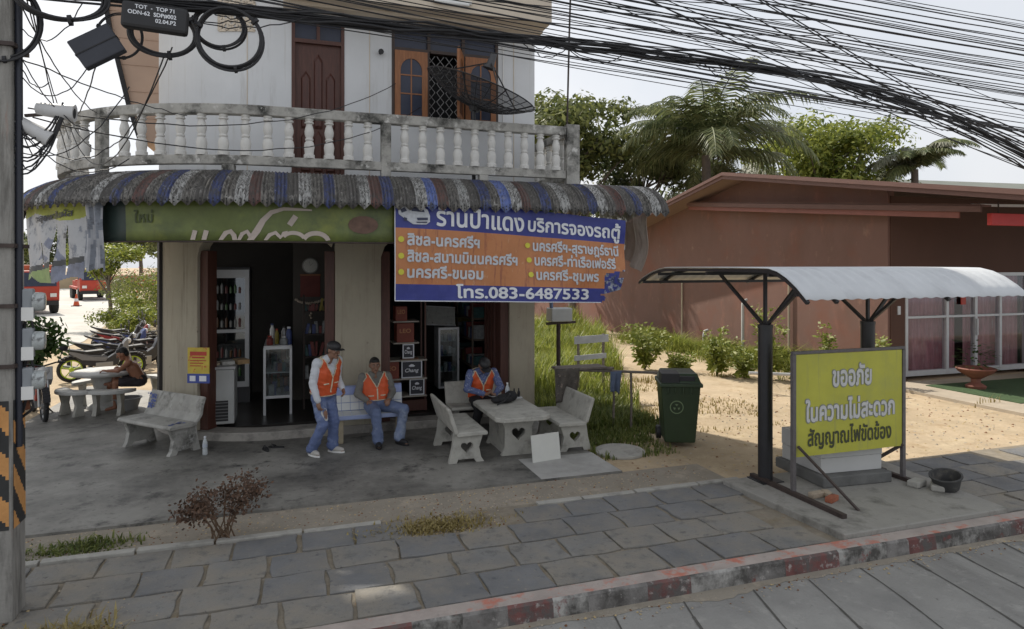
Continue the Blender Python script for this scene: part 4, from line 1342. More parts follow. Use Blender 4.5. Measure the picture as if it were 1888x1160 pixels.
for x in (-.04, .035):
    b = B(); b.lathe([(.022, .02), (.024, .09), (.01, .12), (.01, .15)], 10, Matrix.Translation((x, 0, 0))); b.build('condiment_bottle', m_black, tr)
for i, (x, y, a) in enumerate(((-.33, 10.18, .3), (-.19, 10.28, 1.2))):
    t = thing('sandal', ('black sandal nearer the camera on the forecourt before the doorway', 'black sandal turned sideways behind its pair before the doorway')[i], 'sandal', (x, y, .15), a, 'black sandals')
    b = B(); q = [(.04 * math.cos(R(k)) * (1.1 if math.sin(R(k)) > 0 else .8), .12 * math.sin(R(k))) for k in range(0, 360, 24)]
    b.prism([V((u, v, 0)) for u, v in q], [V((u, v, .018)) for u, v in q]); b.build('sole', m_black, t)
    b = B(); b.tube([(-.04, .02, .018), (-.01, .05, .05), (.0, .07, .05), (.04, .02, .018)], .008, 6); b.build('strap', m_black, t)

# round table and curved stools on the left
rt = thing('round_table', 'round pale terrazzo table on a thick drum pedestal by the side street', 'table', (-3.28, 14.2, Z0))
m_terr = mat('pale_terrazzo', (.44, .44, .42), .55, .1, 14, .05, 60, stains=[((.3, .29, .27), 4, .5, .75)])
b = B(); b.lathe([(.40, .60), (.54, .63), (.56, .655), (.56, .675), (.53, .69), (.0, .695)], 32); b.build('tabletop', m_terr, rt, smooth=40)
b = B(); b.lathe([(.3, 0), (.28, .06), (.15, .12), (.17, .35), (.24, .6)], 24); b.build('pedestal', m_terr, rt, smooth=40)


def stool(label, loc, rotz, wd=.42):
    t = thing('concrete_stool', label, 'stool', loc, rotz, 'concrete stools round the table')
    q = [(wd * math.cos(R(a)), .34 * math.sin(R(a)) - .12) for a in range(0, 181, 15)] + [(-wd * .6, -.1), (0, -.03), (wd * .6, -.1)]
    b = B(); b.prism([V((x, y, .39)) for x, y in q], [V((x, y, .45)) for x, y in q]); b.build('seat', m_terr, t, bevel=.012)
    for x in (-.2, .2):
        A = [(-.1, 0), (.1, 0), (.07, .1), (.05, .2), (.1, .39), (-.1, .39), (-.06, .2), (-.08, .1)]
        b = B(); b.prism([V((x - .035, y, z)) for y, z in A], [V((x + .035, y, z)) for y, z in A]); b.build('leg', m_bench, t, bevel=.006)


stool('half-moon concrete stool nearest the utility pole', (-3.66, 13.62, Z0), R(135))
stool('half-moon concrete stool behind the left side of the round table', (-3.6, 14.75, Z0), R(40))
stool('half-moon concrete stool in front of the round table', (-3.05, 13.45, Z0), R(170))
stool('half-moon concrete stool on the far right of the round table', (-2.45, 14.75, Z0), R(-60))
bk = thing('plastic_basin', 'grey plastic basin on the ground under the round table', 'basin', (-2.85, 13.9, Z0))
b = B(); b.lathe([(.17, 0), (.23, .2), (.25, .2), (.25, .215), (.22, .215), (.16, .03)], 20); b.build('basin', mat('grey_plastic', (.25, .25, .25), .5), bk, smooth=40)

# ================================================================== people
def remesh(b, voxel=.011, sm=3):
    me = b.mesh('tmp'); o = bpy.data.objects.new('tmp', me); COL.objects.link(o)
    md = o.modifiers.new('r', 'REMESH'); md.mode = 'VOXEL'; md.voxel_size = voxel
    md = o.modifiers.new('s', 'SMOOTH'); md.factor = .5; md.iterations = sm
    dg = bpy.context.evaluated_depsgraph_get(); dg.update()
    r = bpy.data.meshes.new_from_object(o.evaluated_get(dg))
    bpy.data.objects.remove(o); bpy.data.meshes.remove(me)
    r.polygons.foreach_set('use_smooth', [True] * len(r.polygons))
    return r


def wrinkle(me, amp=.007, sc_=9.0):
    """cloth folds: push the surface in and out along its normals"""
    N_ = [v.normal.copy() for v in me.vertices]
    for v, nv_ in zip(me.vertices, N_):
        c = v.co.copy()
        q = (c.x * sc_ + 3 * math.sin(c.z * 5), c.y * sc_, c.z * sc_ * 1.9 + c.x * 6)
        n_ = noise.noise(q); r_ = 1 - abs(noise.noise((q[0] * .7 + 9, q[1] * .7, q[2] * .8))) * 2.6
        v.co = c + nv_ * amp * (n_ * .8 + max(-1, r_) * .7)
    me.update()


def mesh_obj(name, me, mats, parent):
    if name in ('shirt', 'trousers', 'vest'): wrinkle(me, .0085 if name == 'trousers' else .0065)
    me.name = name; me.materials.clear()
    for m in (mats if isinstance(mats, (list, tuple)) else [mats]): me.materials.append(m)
    o = bpy.data.objects.new(name, me); COL.objects.link(o); o.parent = parent
    return o


m_skin = mat('brown_skin', (.25, .135, .088), .55, .1, 8, sss=.1)
m_skin2 = mat('tanned_skin', (.29, .13, .075), .5, .12, 8)
m_vest = mat('orange_vest', (.62, .095, .025), .6, .12, 7, .15, 14)
m_vest_in = mat('vest_gap_shirt', (.55, .56, .58), .8)
m_trim = mat('reflective_trim', (.62, .55, .40), .5, .06, 10)
m_jean = mat('blue_denim', (.115, .155, .30), .85, .22, 5, .25, 20, stains=[((.30, .36, .48), 3.2, .52, .75), ((.05, .07, .15), 6, .6, .75)])
m_jean2 = mat('faded_denim', (.13, .17, .29), .85, .22, 4, .25, 20, stains=[((.34, .39, .47), 2.4, .48, .7), ((.04, .055, .13), 5, .58, .75)])
m_wsh = mat('white_shirt_cloth', (.56, .58, .62), .85, .06, 6, .25, 14)
m_gsh = mat('grey_shirt_cloth', (.17, .165, .15), .85, .12, 6, .25, 14)
m_psh = mat('blue_patterned_shirt', (.10, .13, .27), .85, .3, 26, .2, 14, stains=[((.4, .42, .5), 30, .56, .62)])
m_hair = mat('black_hair', (.012, .011, .011), .6, .3, 30, .4, 60)


def hand(b, w_, d, n, curl=35):
    w_, d, n = V(w_), V(d).normalized(), V(n); n = (n - d * n.dot(d)).normalized(); s = d.cross(n)
    M = Matrix((s, n, d)).transposed()
    b.ell(w_ + d * .048, (.040, .019, .055), M, 10, 6)
    for i in range(4):
        L = (.036, .042, .04, .03)[i]
        p = w_ + d * .088 + s * ((i - 1.5) * .0205)
        c1 = R(curl + 4 * i); d1 = d * math.cos(c1) + n * math.sin(c1); q = p + d1 * L
        c2 = R(curl * 2.1 + 4 * i); d2 = d * math.cos(c2) + n * math.sin(c2); r_ = q + d2 * L * .85
        b.caps(p - d * .02, q, .0105, .0095, 7); b.caps(q, r_, .0095, .008, 7)
    t0 = w_ + d * .03 - s * .032; t1 = t0 + (d * .8 - s * .7 + n * .4).normalized() * .04; t2 = t1 + (d + n * .5).normalized() * .028
    b.caps(t0, t1, .012, .011, 7); b.caps(t1, t2, .011, .009, 7)


def person(label, loc, rotz, J, st):
    t = thing('person', label, 'person', loc, rotz)
    g = {k: V(v) for k, v in J.items()}
    hf = g['hd'].normalized(); hc = g['head']
    hu = (hc - g['nec']); hu = (V((0, 0, 1)) if hu.length < .01 else hu.normalized() * .3 + V((0, 0, 1)) - hf * hf.z); hu = (hu - hf * hu.dot(hf)).normalized()
    hx = hf.cross(hu)
    HM = Matrix((hx, hf, hu)).transposed()
    hp = lambda x, y, z: hc + HM @ V((x, y, z))
    b = B()
    b.ell(hc + hu * .015, (.074, .093, .1), HM, 16, 12)
    b.ell(hp(0, .025, -.055), (.056, .062, .06), HM, 12, 8)
    b.caps(hp(0, .088, .02), hp(0, .108, -.018), .009, .015, 8)                    # nose
    b.ell(hp(0, .083, .032), (.05, .014, .012), HM, 10, 6)                         # brow
    b.ell(hp(0, .082, -.052), (.026, .013, .011), HM, 10, 6)                       # lips
    b.ell(hp(0, .074, -.093), (.024, .02, .018), HM, 8, 6)                         # chin
    for s in (-1, 1):
        b.ell(hp(s * .077, -.005, -.005), (.012, .022, .034), HM, 8, 6)            # ears
        b.ell(hp(s * .042, .062, -.02), (.024, .022, .02), HM, 8, 6)               # cheeks
    b.caps(g['nec'] - hu * .05, hc - hu * .05 - hf * .015, .056, .05)
    pel, che, nec = g['pel'], g['che'], g['nec']
    wd = V((1, 0, 0))
    def torso(bb, e, lo=0.0):
        for s in (-1, 1):
            sh = g['shL'] if s > 0 else g['shR']
            inn = sh.lerp(nec, .30) + V((0, 0, -.045))
            bb.caps(pel + wd * s * .065 + (che - pel) * lo, che + wd * s * .075, .105 + e, .112 + e)
            bb.caps(che + wd * s * .075, inn, .105 + e, .062 + e)
            bb.caps(inn, nec + (che - nec) * .08 + wd * s * .03, .062 + e, .045 + e)
        bb.caps(pel + (che - pel) * lo, che, .115 + e, .115 + e)
    torso(b, 0)
    for k in 'LR':
        s = 1 if k == 'L' else -1
        sh, el, wr = g['sh' + k], g['el' + k], g['wr' + k]
        b.caps(sh, el, .052, .040); b.caps(el, wr, .041, .028)
        hand(b, wr, g.get('hd' + k, wr - el), g.get('hn' + k, V((-s, 0, 0))), st.get('curl', 35))
        hi, kn, an, to = g['hi' + k], g['kn' + k], g['an' + k], g['to' + k]
        b.caps(hi, kn, .082, .056); b.caps(kn, an, .055, .036); b.caps(an + V((0, 0, -.02)), to, .036, .028)
    mesh_obj('body', remesh(b, .0085, 2), st.get('skin', m_skin), t)
    b = B()
    for s in (-1, 1): b.mat(0).ell(hp(s * .031, .082, .012), (.014, .008, .007), HM, 8, 6).mat(1).ell(hp(s * .031, .088, .012), (.006, .005, .006), HM, 8, 6)
    b.build('eyes', [mat('eye_white', (.4, .38, .35), .3), mat('dark_eyes', (.03, .025, .02), .3)], t, smooth=180)
    b = B()
    for s in (-1, 1): b.caps(hp(s * .016, .094, .032), hp(s * .046, .086, .034), .005, .003, 6)
    b.build('eyebrows', m_hair, t, smooth=180)
    b = B(); b.ell(hp(0, .094, -.051), (.024, .004, .003), HM, 8, 4); b.build('mouth', mat('mouth_line', (.09, .03, .025), .6), t, smooth=180)
    # hair or cap
    b = B(); b.ell(hp(0, -.022, .035), (.081, .088, .09), HM, 14, 10); b.ell(hp(0, -.05, -.01), (.074, .058, .075), HM, 12, 8); b.ell(hp(0, .03, .075), (.068, .056, .042), HM, 12, 8)
    mesh_obj('hair', remesh(b, .009, 2), m_hair, t)
    if st.get('cap'):
        b = B(); b.ell(hp(0, .0, .055), (.092, .107, .074), HM, 16, 10); b.caps(hp(0, 0, .125), hp(0, 0, .13), .012, .01, 8)
        mesh_obj('cap', remesh(b, .009, 2), m_black, t)
        b = B()
        pts = [(.085 * math.sin(R(a)), .075 + .105 * math.cos(R(a)), .045 - .014 * abs(math.sin(R(a)))) for a in range(-85, 86, 10)]
        b.prism([hp(*p) for p in pts], [hp(p[0], p[1], p[2] + .006) for p in pts]); b.build('cap_peak', m_black, t, smooth=60)
    if st.get('shirt'):
        b = B(); torso(b, .012)
        for k in 'LR':
            sh, el, wr = g['sh' + k], g['el' + k], g['wr' + k]
            b.caps(sh, el, .066, .056)
            if st.get('long', True): b.caps(el, wr.lerp(el, .06), .056, .042)
        mesh_obj('shirt', remesh(b, .011, 3), st['shirt'], t)
    if st.get('trousers'):
        b = B()
        b.caps(pel + wd * .05, pel - wd * .05, .125, .125); b.caps(pel, pel + (che - pel) * .22, .128, .125); b.caps(pel + wd * .06 + (che - pel) * .2, pel - wd * .06 + (che - pel) * .2, .113, .113)
        for k in 'LR':
            hi, kn, an = g['hi' + k], g['kn' + k], g['an' + k]
            if st.get('shorts'): b.caps(hi, hi.lerp(kn, .72), .105, .09); continue
            b.caps(hi, kn, .104, .078); b.caps(kn, kn.lerp(an, .5), .078, .07); b.caps(kn.lerp(an, .5), an + V((0, 0, .005)), .07, .072)
            for q in (.72, .86, .96): b.caps(kn.lerp(an, q) + wd * .014, kn.lerp(an, q) - wd * .014, .07, .07)
        tro = mesh_obj('trousers', remesh(b, .011, 2), st['trousers'], t)
        if st.get('belt'):
            b = B(); c = pel + (che - pel) * .30
            pts = [c + V((.183 * math.cos(R(a)), .124 * math.sin(R(a)), 0)) for a in range(0, 361, 15)]
            for i in range(24): b.bar(pts[i], pts[i + 1] + (pts[i + 1] - pts[i]) * .1, .008, .035, (0, 0, 1)) if False else b.add([pts[i] + V((0, 0, -.02)), pts[i + 1] + V((0, 0, -.02)), pts[i + 1] + V((0, 0, .02)), pts[i] + V((0, 0, .02))], [(0, 1, 2, 3)])
            b.build('belt', m_black, t)
        if st.get('knee_hole'):
            k = g['hi' + 'R'].lerp(g['knR'], .62)
            bv = BVHTree.FromPolygons([v.co for v in tro.data.vertices], [tuple(p.vertices) for p in tro.data.polygons])
            def patch(sx, sz, off):
                bb = B(); q = []
                for a in range(0, 360, 20):
                    p = k + V((sx * math.cos(R(a)) * (1 + .15 * math.sin(3 * R(a))), -.12, sz * math.sin(R(a))))
                    h = bv.ray_cast(p, V((0, 1, 0)))[0] or p
                    q.append(h + V((0, -off, 0)))
                bb.add(q, [tuple(range(len(q)))]); return bb
            patch(.052, .085, .004).build('frayed_edge', mat('frayed_white', (.5, .5, .48), .9), t)
            patch(.033, .06, .008).build('knee_hole', m_skin, t)
    if st.get('vest'):
        b = B(); torso(b, .026, .02 if not st.get('short_vest') else .12)
        me = remesh(b, .011, 3)
        # arm holes and neckline: cut faces away; V neck shows the shirt below
        bm = bmesh.new(); bm.from_mesh(me)
        ax = (nec - pel).normalized()
        dead = []
        for f in bm.faces:
            c = f.calc_center_median()
            hgt = (c - pel).dot(ax); tot = (nec - pel).length
            fr_ = hgt / tot
            front = c.y < (pel + ax * hgt).y - .02
            if fr_ > 1.0 or fr_ < (.02 if not st.get('short_vest') else .12): dead.append(f); continue
            if front and fr_ > .52 and abs(c.x - nec.x) < (fr_ - .52) * .26: dead.append(f); continue
            for k in 'LR':
                sh = g['sh' + k]
                if (c - sh).length < .085 and abs(c.x) > abs(sh.x) * .80: dead.append(f); break
        bmesh.ops.delete(bm, geom=dead, context='FACES'); bm.to_mesh(me); bm.free()
        ve = mesh_obj('vest', me, m_vest, t)
        md = ve.modifiers.new('thick', 'SOLIDIFY'); md.thickness = .004
        bv = BVHTree.FromPolygons([v.co for v in me.vertices], [tuple(p.vertices) for p in me.polygons])
        # trims along the open edges and down the front
        b = B()
        bm = bmesh.new(); bm.from_mesh(me)
        for e in bm.edges:
            if e.is_boundary:
                p, q = e.verts[0].co, e.verts[1].co
                b.tube([p, q], .0075, 5, False)
        bm.free()
        def strip(pts, r=.011):
            out = []
            for p in pts:
                h = bv.ray_cast(V(p) + V((0, -.5, 0)), V((0, 1, 0)))[0]
                if h: out.append(h + V((0, -.003, 0)))
            if len(out) > 1: b.tube(out, r, 6)
        zc = lambda f: pel + (nec - pel) * f
        strip([zc(f) + V((.004, 0, 0)) for f in lin(.05, .53, 14)])
        for s in (-1, 1): strip([zc(.30) + V((s * x, 0, 0)) for x in lin(.05, .13, 6)], .009)
        b.build('vest_trim', m_trim, t, smooth=60)
    for k in 'LR':
        an, to = g['an' + k], g['to' + k]
        if st.get('shoes'):
            d = to - an; d.z = 0; d.normalize(); sd_ = V((-d.y, d.x, 0)); M = Matrix((sd_, d, V((0, 0, 1)))).transposed()
            zf = an.z - .08
            b = B(); c = an + d * .06; c.z = zf + .045
            b.ell(c, (.046, .135, .042), M, 14, 8); b.ell(an + V((0, 0, -.02)), (.046, .052, .055), M, 12, 8)
            sh_ = mesh_obj('shoe', remesh(b, .008, 2), st['shoes'], t)
            b = B(); q = [c + M @ V((.046 * math.cos(R(a)), .138 * math.sin(R(a)), 0)) for a in range(0, 360, 24)]
            b.prism([V((p.x, p.y, zf + .001)) for p in q], [V((p.x, p.y, zf + .024)) for p in q]); b.build('sole', st.get('sole', m_whitep), sh_)
    return t


J1 = dict(pel=(0, .05, .86), che=(0, -.02, 1.17), nec=(0, -.07, 1.37), head=(.01, -.145, 1.475), hd=(.10, -1, -.22),
          shL=(.185, -.04, 1.31), elL=(.25, .05, 1.05), wrL=(.18, -.14, .91), shR=(-.185, -.04, 1.31), elR=(-.245, -.02, 1.03), wrR=(-.215, -.10, .79),
          hdR=(.02, -.12, -1), hnR=(1, 0, 0), hdL=(-.25, -.7, -.6), hnL=(-1, 0, -.2),
          hiL=(.085, .05, .83), knL=(.115, -.03, .46), anL=(.15, .03, .085), toL=(.19, -.12, .035), hiR=(-.085, .05, .83), knR=(-.10, -.06, .45), anR=(-.13, .14, .085), toR=(-.15, -.01, .035))
person('man in black cap, white long sleeves and orange vest, standing in ripped jeans', (.47, 9.66, Z0), R(38), J1,
       dict(cap=True, shirt=m_wsh, trousers=m_jean, belt=True, vest=True, shoes=mat('pale_grey_trainers', (.42, .40, .37), .7, .1, 8), knee_hole=True))
J2 = dict(pel=(0, .02, .54), che=(0, .07, .80), nec=(0, .07, 1.0), head=(-.01, .04, 1.12), hd=(-.05, -1, -.12),
          shL=(.19, .07, .95), elL=(.27, .05, .70), wrL=(.17, -.15, .63), shR=(-.19, .07, .95), elR=(-.27, .05, .70), wrR=(-.16, -.13, .62), hdL=(-.5, -.8, -.25), hnL=(0, 0, -1), hdR=(.5, -.8, -.25), hnR=(0, 0, -1),
          hiL=(.09, -.02, .52), knL=(.35, -.32, .49), anL=(.25, -.42, .085), toL=(.32, -.56, .035), hiR=(-.09, -.02, .52), knR=(-.10, -.42, .49), anR=(-.07, -.45, .085), toR=(-.09, -.6, .035))
person('man in short orange vest and faded jeans, seated on the tiled bench', (1.24, 10.30, Z0), R(6), J2,
       dict(shirt=m_gsh, trousers=m_jean2, vest=True, short_vest=True, shoes=m_black, sole=m_black, long=True))
J3 = dict(pel=(0, .02, .54), che=(0, -.05, .82), nec=(0, -.12, 1.0), head=(0, -.2, 1.08), hd=(.05, -.75, -.75),
          shL=(.19, -.1, .95), elL=(.28, -.2, .72), wrL=(.11, -.42, .66), shR=(-.19, -.1, .95), elR=(-.28, -.2, .72), wrR=(-.06, -.42, .67), hdL=(-.8, -.6, 0), hnL=(0, -.5, .8), hdR=(.7, -.7, .1), hnR=(0, -.4, .9),
          hiL=(.09, -.02, .52), knL=(.13, -.42, .46), anL=(.13, -.38, .085), toL=(.14, -.53, .035), hiR=(-.09, -.02, .52), knR=(-.14, -.40, .46), anR=(-.2, -.3, .085), toR=(-.22, -.45, .035))
person('man in blue patterned shirt and orange vest, bent over the stone table', (2.88, 10.28, Z0), R(2), J3,
       dict(cap=True, shirt=m_psh, trousers=mat('black_trousers', (.02, .02, .025), .8), vest=True, shoes=mat('grey_shoes', (.3, .29, .27), .7)))
ph = thing('phone', 'small pale phone in the hands of the man at the stone table', 'phone', (2.92, 9.76, .80), .2)
b = B(); b.box(-.035, .035, -.07, .07, 0, .009); b.build('case', m_alu, ph, bevel=.003)
b = B(); b.box(-.031, .031, -.063, .063, .0095, .0105); b.build('screen', m_black, ph)
J4 = dict(pel=(0, .0, .52), che=(0, -.12, .76), nec=(0, -.20, .92), head=(.02, -.28, 1.02), hd=(-.1, -.9, -.45),
          shL=(.165, -.18, .87), elL=(.21, -.36, .74), wrL=(.06, -.52, .73), shR=(-.165, -.18, .87), elR=(-.2, -.3, .62), wrR=(-.13, -.44, .46), hdL=(-.4, -.8, .1), hnL=(0, 0, -1),
          hiL=(.085, -.02, .50), knL=(.12, -.40, .52), anL=(.12, -.40, .085), toL=(.13, -.54, .04), hiR=(-.085, -.02, .5), knR=(-.18, -.36, .72), anR=(-.14, -.42, .49), toR=(-.14, -.55, .46))
person('bare-chested person in dark shorts crouched on the stool at the round table', (-2.66, 14.0, Z0), R(-75), J4,
       dict(skin=m_skin2, trousers=mat('dark_shorts', (.03, .025, .028), .8, .2, 8), shorts=True))

# ================================================================== shelter, warning board, bin, fence
sl = thing('bus_shelter', 'roadside shelter of two black tube posts with forked struts and a curved corrugated roof', 'shelter', (6.25, 6.7, .2))
x0s, x1s = 5.06 - 6.25, 8.35 - 6.25
prf = []
for i in range(25):
    y = -1.12 + 3.50 * i / 24
    d0, d1 = y + 1.12, 2.38 - y
    z = 2.56 - .32 * max(0, 1 - d0 / .62) ** 1.8 - .20 * max(0, 1 - d1 / .8) ** 1.8 + .012 * math.sin(math.pi * i / 24)
    prf.append((y, z))
b = B()
nx = 170
vs = []
for i in range(nx + 1):
    x = x0s + (x1s - x0s) * i / nx
    c = .006 * math.sin(2 * math.pi * i * (x1s - x0s) / nx / .16)
    for y, z in prf: vs.append((x, y, z + c))
k = len(prf)
b.add(vs, [(i * k + j, (i + 1) * k + j, (i + 1) * k + j + 1, i * k + j + 1) for i in range(nx) for j in range(k - 1)])
o = b.build('corrugated_roof', mat('zinc_roof_sheet', (.56, .58, .60), .5, .07, 2, .05, 40, stains=[((.40, .41, .43), 2.5, .52, .8, (1, .5, .5)), ((.36, .3, .22), 7, .68, .75)]), sl, smooth=60)
md = o.modifiers.new('thick', 'SOLIDIFY'); md.thickness = .004
b = B()
for x in (x0s + .02, -.79, .8, x1s - .02):
    for (ya, za), (yb, zb) in zip(prf, prf[1:]): b.bar((x, ya, za - .035), (x, yb + .004, zb - .035), .04, .035)
for j in (1, 4, 12, 20, 23): b.bar((x0s, prf[j][0], prf[j][1] - .075), (x1s, prf[j][0], prf[j][1] - .075), .04, .04)
b.build('roof_frame', m_blackm, sl)
for px in (-.79, .80):
    b = B(); b.cyl((px, 0, 0), (px, 0, 1.84), .085, n=20); b.cyl((px, 0, 1.84), (px, 0, 1.88), .09, n=20); b.box(px - .15, px + .15, -.15, .15, 0, .012)
    b.build('post', m_blackm, sl, smooth=40)
    for dx, dy in ((0, 0), (0, .92), (0, -.72), (.62, .0), (-.0, .0)):
        if (dx, dy) == (0, 0) or True:
            b = B(); b.bar((px + dx * .05, dy * .03, 1.87), (px + dx, dy, 2.50 if dy > -.5 else 2.44), .035, .035)
            b.build('strut', m_blackm, sl)
            if (dx, dy) == (.62, .0): break

# yellow warning board in Thai
ys = thing('warning_board', 'yellow sign board on black posts apologising in Thai lettering, in front of the shelter', 'sign', (6.22, 6.16, .2))
m_yel = mat('faded_yellow_board', (.45, .44, .055), .5, .12, 1.6, .1, 12, stains=[((.30, .29, .10), 3.0, .58, .72, (4, 4, .3)), ((.2, .2, .1), 18, .66, .72), ((.36, .37, .09), 2.2, .5, .8)])
b = B(); b.box(-.78, .79, 0, .018, .42, 1.58); b.build('board', m_yel, ys)
b = B()
b.box(-.83, .84, -.004, .03, 1.585, 1.62); b.box(-.83, -.785, -.012, .035, .0, 1.583); b.box(.795, .84, -.012, .035, .0, 1.583); b.box(-.785, .795, .02, .04, .425, .45)
b.build('frame', mat('dark_angle_iron', (.12, .11, .11), .6, .2, 12), ys, bevel=.003)
for x in (-.81, .82):
    b = B()
    if x < 0: b.bar((x + .04, -.02, .55), (x + .32, -.72 + .08, -.03), .035, .02)
    else: b.bar((x - .01, .0, .44), (x - .42, .36, .03), .05, .03)
    b.build('brace', m_rusty, ys)
for bx in ((-.86, -.80, -.75, .7, 0, .045), (.79, .85, -.2, .75, 0, .045)):
    b = B(); b.box(*bx); b.build('ground_rail', m_rusty, ys)
b = B(); b.box(.42, .46, .5, .54, 0, 1.0); b.build('back_stay', m_black, ys)


def sgn(x, z, o=.006): return lambda u, v: V((x + u, -o, z + v))


m_sw = mat('worn_white_print', (.56, .56, .55), .6, .08, 14); m_sk = mat('grey_outline_print', (.24, .25, .20), .6, .1, 10); m_sb = mat('dark_print', (.05, .055, .025), .6, .2, 14)
b = B(); put_text(b, 'ขออภัย', .31, sgn(-.275, 1.20, .003), .022, fit=.60); put_text(b, 'ในความไม่สะดวก', .29, sgn(-.66, .815, .003), .022, fit=1.34); b.build('lettering_outline', m_sk, ys)
b = B(); put_text(b, 'ขออภัย', .31, sgn(-.265, 1.20, .007), .009, fit=.58); put_text(b, 'ในความไม่สะดวก', .29, sgn(-.65, .815, .007), .009, fit=1.32); b.build('lettering', m_sw, ys)
b = B(); put_text(b, 'สัญญาณไฟขัดข้อง', .25, sgn(-.62, .535), .006, fit=1.24); b.build('dark_lettering', m_sb, ys)

pl = thing('pedestal', 'stacked pale block pedestal on a dark stone base behind the yellow board', 'pedestal', (6.42, 6.66, .2), R(-4))
b = B(); b.box(-.44, .42, -.36, .36, .13, .31); b.box(-.445, .425, -.365, .365, .313, .52); b.build('block', mat('pale_block', (.50, .50, .49), .7, .05, 2), pl, bevel=.006)
b = B(); b.box(-.5, .46, -.48, .42, 0, .128); b.build('base', mat('dark_base_stone', (.13, .13, .125), .9, .2, 4, .4, 25), pl, bevel=.015)
for i, (x, y, a, c) in enumerate(((5.66, 5.86, .4, 0), (5.72, 5.98, 1.2, 1), (5.6, 6.02, .1, 1))):
    b = B(); b.box(-.09, .09, -.04, .04, 0, .06); o = b.build('brick', mat(('red_brick_bit', 'pale_brick_bit')[c], ((.33, .11, .06), (.40, .33, .25))[c], .9, .2, 9, .4, 30), loc=(x, y, .2), rotz=a, bevel=.008)
    tag(o, ('red brick lying by the front brace of the yellow board', 'pale broken brick touching the red brick behind it', 'pale brick left of the red brick by the yellow board post')[i], 'brick')
for i, (x, y, a) in enumerate(((7.0, 5.95, .3), (7.12, 5.78, .7))):
    b = B(); b.box(-.11, .11, -.07, .07, 0, .075); o = b.build('concrete_lump', m_conc, loc=(x, y, .2), rotz=a, bevel=.02)
    tag(o, ('broken concrete lump by the right foot of the yellow board', 'concrete lump between the yellow board and the black tub')[i], 'rubble')
bk = thing('black_tub', 'dented black mortar tub tipped on the right edge of the shelter pad', 'tub', (7.22, 5.74, .2), .3)
b = B(); b.lathe([(.15, 0), (.19, .17), (.205, .17), (.205, .185), (.18, .185), (.145, .03), (.0, .03)], 20, Matrix.Rotation(R(-14), 4, 'Y') @ Matrix.Translation((0, 0, .03)) @ Matrix.Scale(1.0, 4, (1, 0, 0)) @ Matrix.Scale(.84, 4))
b.build('tub', mat('dusty_black_plastic', (.05, .05, .05), .65, .3, 6, stains=[((.2, .18, .15), 5, .5, .75)]), bk, smooth=40)

# wheelie bin
wb_ = thing('wheelie_bin', 'dark green wheelie bin with half-open lid and white emblems on the grass edge', 'bin', (5.56, 8.78, .115), R(-24))
m_bin = mat('dark_green_plastic', (.028, .048, .022), .45, .12, 5, .05, 60)
b = B()
q0 = [(-.22, -.24), (.22, -.24), (.23, .22), (-.23, .22)]; q1 = [(-.285, -.33), (.285, -.33), (.285, .29), (-.285, .29)]
b.prism([V((x, y, .06)) for x, y in q0], [V((x, y, .93)) for x, y in q1]); b.build('body', m_bin, wb_, bevel=.02)
b = B(); q2 = [(-.31, -.37), (.31, -.37), (.31, .33), (-.31, .33)]
b.prism([V((x, y, .90)) for x, y in q2], [V((x, y, .955)) for x, y in q2])
for i in range(4): b.box(-.2 + i * .11, -.17 + i * .11, -.345, -.32, .8, .9)
b.build('rim', m_bin, wb_, bevel=.012)
b = B(); A = [(-.29, -.36), (.29, -.36), (.29, .3), (-.29, .3)]
b.prism([V((x, y, .956)) for x, y in A], [V((x * .84, y * .8 + .03, 1.09)) for x, y in A]); b.build('lid', mat('lid_plastic', (.028, .05, .027), .4, .1, 5), wb_, bevel=.02)
b = B(); b.box(-.2, .2, -.335, -.30, .975, 1.06); b.box(-.285, -.02, -.352, .02, .957, 1.10); b.build('slot_flap', m_black, wb_, bevel=.01)
b = B(); b.tube([(-.25, .33, .92), (-.25, .41, .93), (.25, .41, .93), (.25, .33, .92)], .016, 8); b.build('handle', m_bin, wb_)
for x in (-.26, .26):
    b = B(); Mw = Matrix.Translation((x, .24, .105)) @ Matrix.Rotation(R(90), 4, 'Y'); b.lathe([(.03, -.035), (.1, -.035), (.105, 0), (.1, .035), (.03, .035)], 20, Mw); b.build('wheel', m_black, wb_, smooth=40)
b = B(); b.cyl((-.26, .24, .105), (.26, .24, .105), .014); b.build('axle', m_black, wb_)
fw = lambda u, v: V((u, -.253 - (v - .06) * .1035, v))
b = B()
for a in range(0, 360, 15):
    p, q = R(a), R(a + 15)
    b.add([fw(-.06 + r_ * math.cos(t_), .60 + r_ * math.sin(t_)) for r_, t_ in ((.085, p), (.085, q), (.1, q), (.1, p))], [(0, 1, 2, 3)])
for a in (90, 210, 330):
    b.add([fw(-.06 + .05 * math.cos(R(a + d_)), .60 + .05 * math.sin(R(a + d_))) for d_ in (-28, 0, 28)] + [fw(-.06 + .015 * math.cos(R(a)), .6 + .015 * math.sin(R(a)))], [(0, 1, 2, 3)])
b.build('round_emblem', mat('dull_green_print', (.16, .22, .12), .6), wb_)
sw = lambda u, v: V((.2265 + (v - .06) * .0665 + .001, u, v))
b = B()
pg = lambda pts: b.add([sw(*p) for p in pts], [tuple(range(len(pts)))])
pg([(-.02, .60), (.04, .60), (.045, .7), (-.02, .7)]); pg([(-.07, .55), (-.04, .55), (-.03, .70), (-.06, .70)])
pg([(-.065 + .02 * math.cos(R(a)), .73 + .02 * math.sin(R(a))) for a in range(0, 360, 45)]); pg([(-.09, .47), (.07, .47), (.07, .505), (-.09, .505)])
pg([(-.04, .66), (.0, .68), (.0, .66), (-.035, .64)])
b.build('white_emblem', m_txtw, wb_)
mh = thing('manhole_cover', 'round concrete cover slab lying at the edge of the grass', 'cover', (4.5, 8.62, .105))
